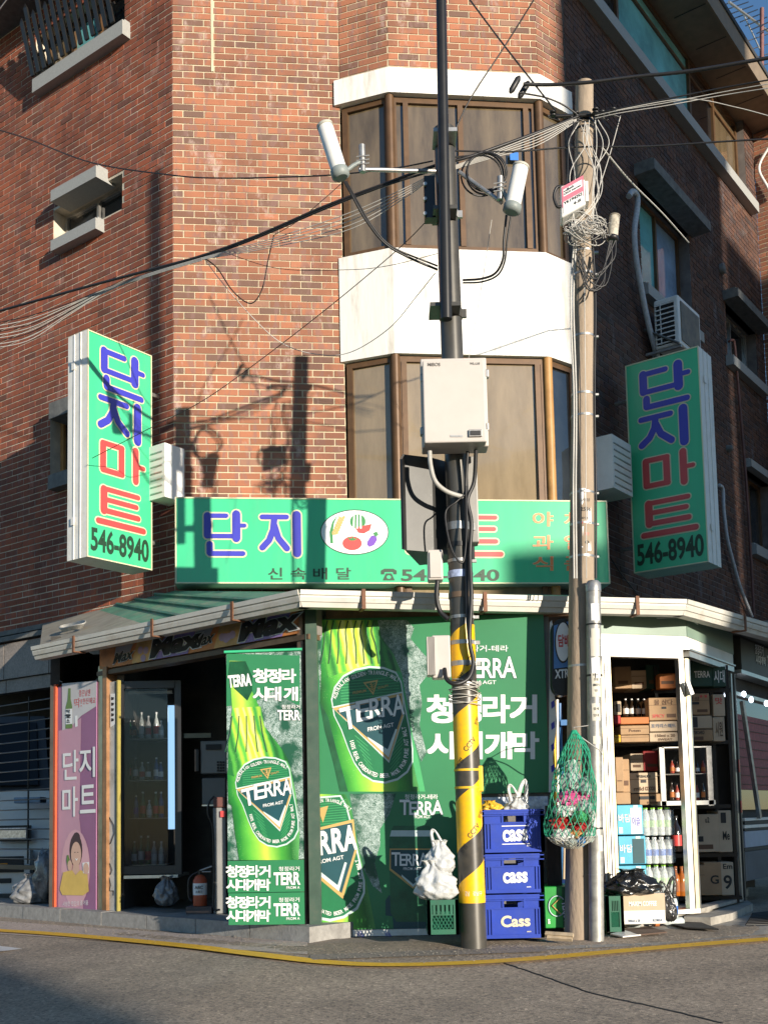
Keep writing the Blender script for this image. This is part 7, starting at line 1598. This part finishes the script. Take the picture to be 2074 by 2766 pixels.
# cigarette sign
cs = thing('tobacco_sign', 'blue tobacco sign with a white oval hanging beside the concrete pole', 'sign', at(1216, 1500, 7.25)); CF = FY(7.25)
outl = arcp(1216, 1362, 24, 26, 180, 360, 10)+arcp(1216, 1478, 24, 26, 0, 180, 10)
oo = [CF.px(x, y) for x, y in outl]; part('case', MB().fprism(CF, oo, -.09, 0), BLACK_MT, cs)
mb = MB(); mb.ppoly(CF, [(1196, 1352), (1236, 1340), (1236, 1440), (1196, 1445)], .003); part('face', mb, mat('sign_sky_blue', (.08, .22, .5), .35, var=.25, vs=3), cs)
mb = MB(); mb.ppoly(CF, arcp(1216, 1387, 18, 46, 0, 360, 28)[:-1], .005); part('oval_rim', mb, INK, cs)
mb = MB(); mb.ppoly(CF, arcp(1216, 1387, 15.5, 42, 0, 360, 28)[:-1], .007); part('oval', mb, WHITE_INK, cs)
mb = MB(); text_px(mb, CF, '담배', (1205, 1398), (1230, 1398), (1205, 1372), .010, 0, .04); part('lettering', mb, SIGN_RED, cs)
mb = MB(); text_px(mb, CF, 'CIGARETTES', (1206, 1408), (1228, 1408), (1206, 1403), .010, 0, .02); text_px(mb, CF, 'XTRA', (1199, 1466), (1238, 1463), (1199, 1448), .005, 0, .03); part('small_lettering', mb, WHITE_INK, cs)

# ------------------------------------------------------------------ net bag of recyclables
nb_ = thing('net_bag', 'green net bag full of plastic rubbish tied to the concrete pole', 'net bag', at(1232, 1832, 6.82))
prof_n = [(1578, 1240, .012), (1600, 1242, .05), (1625, 1243, .085), (1660, 1240, .11), (1700, 1238, .135), (1740, 1236, .14), (1775, 1232, .155), (1805, 1229, .15), (1822, 1232, .10), (1834, 1238, .03)]
def netpt(v, th):
    v = max(0, min(.9999, v))*(len(prof_n)-1); i = int(v); f = v-i; y, x, r = [a*(1-f)+b*f for a, b in zip(prof_n[i], prof_n[i+1])]
    c = at(x, y, 6.80); return c+V(r*cos(th), .8*r*sin(th), 0)*(1+.06*sin(5*th+v*2))
mb = MB(); mbk = MB(); NH = 22
for i in range(NH):
    for s in (1, -1):
        P_ = [netpt(k/34, 2*pi*i/NH+s*k/34*2.6) for k in range(35)]
        mb.tube(P_[:28], .0027, 3, cap=False); mbk.tube(P_[27:], .0022, 3, cap=False)
part('net', mb, mat('green_net_cord', (.02, .32, .18), .5, var=.2), nb_); part('net_bottom', mbk, mat('pale_net_cord', (.45, .45, .38), .6, var=.4), nb_)
part('tie', MB().tube(smooth_path([at(1238, 1580, 6.8), at(1262, 1598, 6.85), at(1295, 1622, 6.86), at(1300, 1630, 6.9)], 5), .004, 5).tube([at(1240, 1580, 6.8), at(1238, 1572, 6.92), at(1270, 1568, 6.95)], .003, 4), GREYWIRE, nb_)
ctn = [((.62, .10, .28), 'pink_wrapper'), ((.45, .03, .03), 'red_wrapper'), ((.50, .50, .48), 'pale_wrapper'), ((.03, .22, .55), 'blue_wrapper'), ((.05, .30, .10), 'green_wrapper'), ((.55, .28, .10), 'amber_wrapper'), ((.34, .40, .37), 'clear_wrapper')]
R = random.Random(21)
lay = [(1725, 1228, 0, .10, .04), (1718, 1258, 0, .06, .035), (1752, 1222, 2, .09, .04), (1772, 1218, 1, .10, .035), (1785, 1205, 1, .06, .03), (1764, 1250, 4, .06, .035), (1788, 1255, 1, .07, .04), (1800, 1240, 5, .07, .035), (1805, 1212, 2, .08, .04), (1815, 1252, 3, .045, .04), (1800, 1270, 6, .06, .05), (1745, 1262, 6, .05, .05), (1690, 1232, 6, .08, .06), (1660, 1235, 6, .06, .05), (1700, 1262, 6, .05, .06), (1770, 1275, 2, .03, .06), (1820, 1232, 6, .05, .03)]
for k, (y, x, ci, rx, rz) in enumerate(lay):
    c = at(x, y, 6.80+R.uniform(-.03, .06)); nm = ctn[ci][1]
    part('crumpled_wrapper' if ci not in (3,) else 'crumpled_bottle', MB().blob(c, (rx*.8, .06, rz), 12, 8, 0, .3, k+5, rz=R.uniform(-.3, .3), sm=False), mat(nm, ctn[ci][0], .3, var=.35, vs=45, spec=.7), nb_)

# ------------------------------------------------------------------ left interior
fg = thing('drinks_fridge', 'tall dark drinks fridge with glass door and lit tube inside the left doorway', 'fridge', (at(320, 1900, 8.9)[0], 9.1, .1))
box_px(258, 1480, 390, 1890, 9.3, .03, DARK, 'back', fg, bev=False)
for x0, y0, x1, y1 in ((256, 1470, 268, 1890), (379, 1470, 391, 1890), (268, 1470, 379, 1488), (268, 1870, 379, 1890)): box_px(x0, y0, x1, y1, 8.85, .45 if x0 in (256,) else .06, mat('fridge_dark_metal', (.035, .035, .038), .35, .3), 'door_frame', fg, bev=False)
box_px(268, 1890, 385, 1899, 8.82, .5, ALU, 'kick_rail', fg, bev=False); box_px(275, 1492, 372, 1500, 9.0, .03, WM, 'top_lamp', fg, bev=False)
box_px(364, 1524, 376, 1792, 8.95, .03, mat('lit_tube', (.7, .85, 1), .3, var=0, emit=(.35, .62, .95), es=.7), 'light_tube', fg, bev=False)
for y in (1595, 1685, 1767, 1868): box_px(270, y, 360, y+3, 9.0, .28, GALV, 'shelf', fg, bev=False)
R = random.Random(8); cols = [AMB, CLR, mat('green_glass', (.02, .12, .04), .2, coat=.5), mat('white_carton', (.5, .5, .5), .5), mat('blue_can', (.05, .12, .3), .4, .3)]
for k, y in enumerate((1595, 1685, 1767, 1868)):
    for i in range(6):
        h = R.choice((38, 48, 56)) if k < 3 else R.choice((50, 62)); m = R.choice(cols)
        bottle(278+i*14.5+R.uniform(-3, 3), y-h, y, 9.08, .022, (m, WHITE_INK, R.choice((WHITE_INK, OR, SIGN_BLUE, SIGN_RED, WHITE_INK))), 'bottle on the %s shelf of the drinks fridge, %s from left' % (('top', 'second', 'third', 'bottom')[k], ORD4[i]), 'bottles in the drinks fridge')
gp = thing('fridge_glass', 'clear glass', 'glass') if False else None
GLDOOR = mat('fridge_door_glass', (.02, .03, .035), .05, var=0, alpha=.3, coat=.3)
part('door_glass', MB().fbox(FY(8.86), at(269, 1700, 8.86)[0], at(363, 1700, 8.86)[0], at(300, 1869, 8.86)[2], at(300, 1489, 8.86)[2], -.004, 0), GLDOOR, fg)
ph = thing('payphone', 'grey wall payphone with keypad beside the drinks fridge', 'telephone', at(462, 1672, 9.0))
box_px(434, 1600, 490, 1672, 9.0, .10, mat('phone_grey', (.22, .22, .21), .45, var=.1), 'case', ph); box_px(445, 1608, 478, 1620, 8.98, .02, INK, 'display', ph, bev=False); box_px(420, 1618, 431, 1668, 8.98, .05, RUBBER, 'handset', ph)
for i in range(3):
    for j in range(4): box_px(469+i*6, 1645+j*6, 473+i*6, 1649+j*6, 8.985, .015, INK, 'key', ph, bev=False)
box_px(437, 1680, 488, 1740, 9.02, .06, mat('phone_shelf_grey', (.16, .16, .15), .5), 'lower_case', ph); box_px(437, 1738, 488, 1742, 8.95, .14, ALU, 'tray', ph, bev=False)
solo('wall_notice', MB().fbox(FY(9.2), at(398, 1600, 9.2)[0], at(456, 1600, 9.2)[0], at(398, 1595, 9.2)[2], at(398, 1585, 9.2)[2], -.01, 0), mat('old_notice', (.28, .25, .16), .6), 'narrow yellowed notice strip above the payphone', 'notice')
cl_ = thing('red_white_machine', 'slim white machine with a red button behind the hanging banner', 'machine', at(476, 1975, 8.3))
box_px(462, 1745, 488, 1975, 8.3, .2, mat('machine_white', (.24, .24, .23), .5, var=.1), 'body', cl_); box_px(461, 1722, 488, 1745, 8.29, .22, mat('machine_top_maroon', (.13, .05, .04), .5), 'top', cl_); box_px(476, 1752, 488, 1766, 8.28, .02, SIGN_RED, 'button', cl_)
solo_tube([(463, 1720, 8.3), (452, 1735, 8.3), (450, 1760, 8.3), (460, 1790, 8.3), (463, 1880, 8.3), (462, 1960, 8.28), (475, 1966, 8.25)], .008, RUBBER, 'hose', 'black hose hanging beside the slim white machine', 'hose')
fe = thing('fire_extinguisher', 'red fire extinguisher with white label standing on a block', 'extinguisher', at(433, 1958, 8.4))
b0 = at(433, 1957, 8.4); H = at(433, 1890, 8.4)[2]-b0[2]
part('cylinder', MB().lathe(b0, [(.05, 0), (.052, .01), (.052, H*.82), (.035, H*.95), (.015, H)], 20), RED_PT, fe); part('label', MB().lathe(b0+V(0, 0, H*.35), [(.0535, 0), (.0535, H*.38)], 20), WHITE_INK, fe)
mb = MB(); text_aff(mb, 'ABC', b0+V(-.03, -.056, H*.55), V(.06, 0, 0), V(0, 0, H*.1), V(0, -1, 0), .002, 0, .02); part('lettering', mb, INK, fe); mb = MB(); text_aff(mb, '소화기', b0+V(-.025, -.056, H*.42), V(.05, 0, 0), V(0, 0, H*.08), V(0, -1, 0), .002, 0, .02); part('lettering', mb, INK, fe)
part('valve', MB().lathe(b0+V(0, 0, H), [(.016, 0), (.016, .03)], 10), BLACK_MT, fe); part('handle', MB().tube([b0+V(0, 0, H+.03), b0+V(.09, 0, H+.06)], .008, 5).tube([b0+V(0, 0, H+.02), b0+V(.08, 0, H+.02)], .007, 5), GALV, fe)
part('hose', MB().tube(smooth_path([b0+V(-.01, 0, H+.02), b0+V(-.055, 0, H), b0+V(-.085, 0, H*.8), b0+V(-.085, 0, H*.3), b0+V(-.06, -.01, H*.15)], 5), .008, 6), RUBBER, fe)
a = at(433, 1958, 8.4); solo('concrete_block', MB().box((a[0], 8.42, (a[2]+.07)/2), (.19, .17, a[2]-.07)), mat('brown_block', (.13, .10, .09), .85, bump=.3), 'brown block under the fire extinguisher', 'block')
crumple('rubbish_bag', 'clear plastic bag slumped on the floor below the drinks fridge', 'bag', at(360, 1925, 8.6), (.09, .08, .11), mat('clear_bag', (.16, .16, .16), .25, var=.5, vs=18, bump=.8, bs=22, spec=.8), 23, 3)

# ------------------------------------------------------------------ garage at far left
gb_ = thing('garage_bay', 'dark garage bay with granite beam and barred grille left of the pink banner', 'garage', LWF.P(-2, 0, 0))
part('back_wall', MB().fbox(FY(13.2), -8, -2.6, 0, zb-.16, -.1, 0), DARK, gb_); part('partition', MB().prism([V(-2.82, 9.35, 0), V(-2.74, 9.35, 0), V(-2.74, 13.2, 0), V(-2.82, 13.2, 0)], [V(-2.82, 9.35, 2.38), V(-2.74, 9.35, 2.38), V(-2.74, 13.2, 2.38), V(-2.82, 13.2, 2.38)]), DARK, gb_)
GFm = Fr(LWF.o, u=LWF.u).off(.02); bz0, bz1 = GFm.px(60, 1462)[1], GFm.px(60, 1385)[1]
xs_b = [-60, 15, 112, 222]
for x0, x1 in zip(xs_b, xs_b[1:]):
    a0, a1 = GFm.px(x0, 1400)[0], GFm.px(x1, 1400)[0]; part('granite_panel', MB().fbox(GFm, a0+.006, a1-.006, bz0, bz1, -.1, .03), mat('granite_cladding', (.26, .22, .19), .6, var=.25, vs=50, dirt=.4, ds=6), gb_)
    part('granite_panel', MB().fbox(GFm, a0+.006, a1-.006, bz0-.14, bz0-.008, -.1, .0), mat('granite_cladding', (.26, .22, .19), .6), gb_)
part('stone_ledge', MB().fbox(GFm, -LTH, -1.2, bz1+.02, bz1+.07, -.1, .07), STONE_D, gb_); part('stone_ledge', MB().fbox(GFm, -LTH, -1.2, bz1+.09, bz1+.14, -.1, .04), STONE_D, gb_)
ggF = DLF.off(-.25); g = thing('bar_grille', 'dark horizontal bar grille across the garage beside the pink banner', 'grille', ggF.PX(55, 1860))
a0, a1 = ggF.px(-60, 1500)[0], ggF.px(112, 1500)[0]; zt, z0 = ggF.px(100, 1500)[1], ggF.px(100, 1868)[1]
nb2 = 17
for i in range(nb2): z = z0+(zt-z0)*(i+.5)/nb2; part('bar', MB().tube([ggF.P(a0, z, 0), ggF.P(a1, z, 0)], .0065, 5), mat('dull_grille_bar', (.10, .10, .095), .5, .3), g)
for x in (-40, 62): a_ = ggF.px(x, 1700)[0]; part('upright', MB().tube([ggF.P(a_, z0, 0), ggF.P(a_, zt, 0)], .009, 5), BLACK_MT, g)
part('base_rail', MB().fbox(ggF, a0, a1, z0-.05, z0-.01, -.02, .02), BLACK_MT, g)
# truck front
tk = thing('truck', 'pale silver truck front parked in the garage behind the bar grille', 'truck', (-4.2, 10.9, 0)); TF = FY(10.75)
def tbox(x0, y0, x1, y1, Y, d, m, name): return box_px(x0, y0, x1, y1, Y, d, m, name, tk)
TW = mat('truck_paint', (.66, .67, .66), .3, var=.06, coat=.5)
cab = MB(); a, b = at(-160, 1935, 10.8), at(104, 1720, 10.8)
cab.prism([V(a[0], 10.8, .35), V(b[0], 10.9, .35), V(b[0], 12.8, .35), V(a[0], 12.8, .35)], [V(a[0], 10.85, 1.12), V(b[0]-.04, 10.98, 1.12), V(b[0]-.04, 12.8, 1.12), V(a[0], 12.8, 1.12)])
cab2 = MB(); cab2.prism([V(a[0], 10.86, 1.121), V(b[0]-.04, 10.99, 1.121), V(b[0]-.04, 12.8, 1.121), V(a[0], 12.8, 1.121)], [V(a[0], 11.3, 1.9), V(b[0]-.22, 11.4, 1.9), V(b[0]-.22, 12.8, 1.9), V(a[0], 12.8, 1.9)])
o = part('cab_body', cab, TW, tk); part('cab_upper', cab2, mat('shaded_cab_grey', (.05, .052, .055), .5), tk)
ws = [V(a[0]+.1, 10.88, 1.17), V(b[0]-.14, 10.97, 1.17), V(b[0]-.28, 11.34, 1.82), V(a[0]+.1, 11.26, 1.82)]; part('windscreen', MB().prism(ws, [p+V(0, -.02, .01) for p in ws]), mat('dark_windscreen', (.012, .013, .014), .35, spec=.3), tk)
tbox(-10, 1783, 64, 1819, 10.74, .08, BLACK_MT, 'headlight_frame'); tbox(-4, 1788, 58, 1814, 10.72, .03, mat('headlight_lens', (.80, .82, .84), .12, .2, var=.4, vs=40, coat=1), 'headlight')
tbox(-150, 1836, 66, 1935, 10.72, .1, TW, 'bumper'); tbox(-100, 1850, 51, 1888, 10.70, .03, INK, 'bumper_recess'); tbox(-20, 1865, 17, 1875, 10.69, .02, mat('amber_lens', (.7, .28, .03), .2, coat=.8), 'indicator'); tbox(-100, 1898, 24, 1911, 10.70, .03, INK, 'bumper_slot')
part('wheel', MB().lathe((at(95, 1900, 10.9)[0]-.1, 11.6, .34), [(.34, 0), (.34, .2)], 24, axis=(1, 0, 0)), RUBBER, tk)
tbox(30, 1722, 88, 1736, 10.6, .2, mat('blue_wiper_cowl', (.2, .3, .42), .4, var=.4), 'cowl')
crumple('plastic_cover', 'crumpled clear plastic sheeting heaped at the foot of the garage grille', 'plastic sheet', at(72, 1920, 9.85), (.22, .12, .13), mat('clear_sheet', (.20, .20, .20), .22, var=.6, vs=12, bump=.9, bs=14, spec=.8), 29, 4)
solo('plastic_cover', MB().blob(at(98, 1890, 9.75), (.10, .08, .2), 16, 12, 0, .25, 31), mat('clear_sheet', (.20, .20, .20), .22), 'tall fold of dull plastic sheeting against the red post', 'plastic sheet')
# barrel bolts at the foot of the posts
for x, y, lb in ((204, 1976, 'small orange lit latch at the foot of the pink banner'), (655, 2006, 'small steel latch at the foot of the brown door post')):
    p = DLF.PX(x, y, .03); solo('latch', MB().box(p, (.10, .02, .03), radians(-42), tilt=.25), ALU, lb, 'latch')

# ------------------------------------------------------------------ right wall fittings
F = Fr(RWF.P(RWF.px(1470, 650, .35)[0]+.0, 0, 0), u=RWF.n)
aI = RWF.px(1412, 700, .12)[0]; F = Fr(RWF.P(aI, 0, 0), u=RWF.n); uo = F.px(1466, 690)[0]; ui = F.px(1412, 690)[0]; zt = F.px(1466, 634)[1]; z0 = F.px(1466, 742)[1]
ac_d = abs(RWF.off(uo).px(1512, 700)[0]-aI)
ac = thing('air_conditioner', 'white outdoor air conditioner on brackets above the right blade sign', 'air conditioner', F.P((ui+uo)/2, z0, -ac_d/2))
o = part('case', MB().fbox(F, ui, uo, z0, zt, -ac_d, 0), WHITE_PL, ac); md = o.modifiers.new('b', 'BEVEL'); md.width = .02; md.segments = 3
part('grille_recess', MB().fbox(F, ui+.03, uo-.05, z0+.03, zt-.06, 0, .006), BLACK_MT, ac)
for i in range(9): z = z0+.04+(zt-z0-.12)*i/8; part('slat', MB().fbox(F, ui+.02, uo-.045, z, z+.012, .006, .018), WHITE_PL, ac)
part('slat_upright', MB().fbox(F, ui+.08, ui+.09, z0+.03, zt-.06, .018, .024), WHITE_PL, ac)
cf = RWF.off(uo); part('fan_panel', MB().fbox(cf, aI+.05, aI+ac_d-.06, z0+.05, zt-.06, .002, .01), mat('bronze_fan_panel', (.16, .12, .07), .4, var=.4, vs=9), ac)
for q in (.02, ac_d-.05): part('bracket', MB().fbox(F, 0, uo, z0-.03, z0-.002, -q-.03, -q), GALV, ac)
part('bracket_strut', MB().tube([F.P(.02, z0+.25, .03), F.P(uo, z0-.01, .03)], .014, 4, sm=False), STONE_D, ac)
def wall_tube(fr, pts, w, r, m, name, lab, cat, n=8, k=6): return solo(name, MB().tube(smooth_path([fr.PX(x, y, w) for x, y in pts], k), r, n), m, lab, cat)
PIPE_W = mat('taped_pipe_wrap', (.46, .47, .48), .7, var=.2, vs=30, bump=.3, bs=60)
t = wall_tube(RWF, [(1358, 424), (1366, 414), (1376, 424), (1376, 450), (1370, 500), (1374, 560), (1386, 630), (1398, 690), (1412, 745), (1426, 790)], .09, .032, PIPE_W, 'insulated_pipe', 'thick white taped pipe curving down past the right window', 'pipe')
wall_tube(RWF, [(1553, 1048), (1561, 1058), (1563, 1103), (1571, 1166), (1584, 1218), (1599, 1270), (1624, 1333)], .06, .022, PIPE_W, 'insulated_pipe', 'thin white taped pipe right of the right blade sign', 'pipe')
wall_tube(RWF, [(1574, 738), (1581, 735), (1586, 745), (1592, 810), (1602, 930), (1611, 1040), (1620, 1180), (1628, 1334)], .05, .018, mat('rusty_red_pipe', (.12, .05, .04), .6, var=.3), 'downpipe', 'thin rusty red downpipe on the right wall', 'pipe')
wall_tube(RWF, [(1410, 745), (1412, 800), (1414, 850)], .05, .01, GREYWIRE, 'drain_pipe', 'slim grey drain tube dropping behind the right blade sign', 'pipe')
wall_tube(RWF, [(1315, 1200), (1345, 1245), (1390, 1300)], .02, .006, RUBBER, 'cable', 'black cable slanting across the right wall below the fascia sign', 'cable')
wall_tube(WGF, [(1659, 320), (1642, 350), (1640, 372), (1655, 400), (1668, 425)], .05, .02, WHITE_PL, 'vent_pipe', 'bent white pipe on the sunlit wing at the right edge', 'pipe')
solo('wall_vent', MB().lathe(RWF.PX(1570, 1050-80, .0), [(.05, 0), (.04, .06), (.0, .08)], 12, axis=RWF.n), STONE_D, 'small dark vent hood on the right wall between sign and downpipe', 'vent')
solo('wall_vent', MB().lathe(RWF.PX(1556, 582, .0), [(.07, 0), (.07, .05), (.03, .06)], 14, axis=RWF.n), STONE_D, 'round dark vent beside the second right window hood', 'vent')
# TV aerial
ta = thing('tv_aerial', 'rusty television aerial against the blue sky above the eave', 'aerial', at(1645, 175, 15))
part('mast', MB().tube([at(1645, 190, 15), at(1645, 18, 15)], .03, 6), mat('rusty_mast', (.22, .10, .09), .7, .3, var=.3), ta)
part('boom', MB().tube([at(1574, 4, 14.2), at(1668, 74, 15.6)], .02, 5), GALV, ta); part('boom', MB().tube([at(1600, 20, 15), at(1652, 130, 15)], .012, 5), GALV, ta)
for i in range(8):
    x, y = 1576+i*11, 6+i*8.2; part('element', MB().tube([at(x-26+i, y+9, 14.6), at(x+30-i, y-10, 15.2)], .008, 4), BLACK_MT, ta)
for i in range(5): y = 75+i*22; part('element', MB().tube([at(1612-i*5, y+14, 15), at(1690, y-12, 15)], .007, 4), BLACK_MT, ta)

# ------------------------------------------------------------------ off camera street: blocks across the road that shade the scene
KV, TV = V(cos(AZ), sin(AZ), 0), V(-sin(AZ), cos(AZ), 0)
def block(k0, k1, t0, t1, h, lab, col, fl=3.0):
    c = [KV*a+TV*b for a, b in ((k0, t1), (k1, t1), (k1, t0), (k0, t0))]; lo = [V(p[0], p[1], -1.6) for p in c]
    base = V(*(sum(lo)/4)); t = thing('street_building', lab, 'building', base)
    part('walls', MB().prism(lo, [V(p[0], p[1], h) for p in c]), mat('block_%d' % int(col[0]*1000), col, .85, var=.12, vs=1.2), t)
    f = Fr(lo[0], u=lo[0]-lo[1]) if False else Fr(lo[1], u=lo[0]-lo[1])
    L = np.linalg.norm(lo[0]-lo[1]); f = Fr(V(lo[1][0], lo[1][1], 0), u=lo[0]-lo[1])
    for z in np.arange(1.0, h-1.6, fl):
        for x in np.arange(.7, L-1.4, 2.4): 
            o = part('window', MB().fbox(f, x, x+1.3, z, z+1.4, -.02, .04), GL_DK, t); part('sill', MB().fbox(f, x-.05, x+1.35, z-.1, z-.004, -.02, .1), STONE, o)
    return t
block(7.55, 11.9, -26, -16, 19, 'tall pale apartment block across the road from the shop', (.42, .38, .33))
block(6.75, 7.54, -24, -17, 7.0, 'low pale annex beside the tall apartment block', (.40, .37, .34))
block(-16, 2.15, -44, -30, 17, 'long brick coloured block down the road behind the camera', (.28, .16, .12))
block(11.95, 17, -24, -17, 12.4, 'mid height pale block at the far right across the road', (.40, .36, .31))
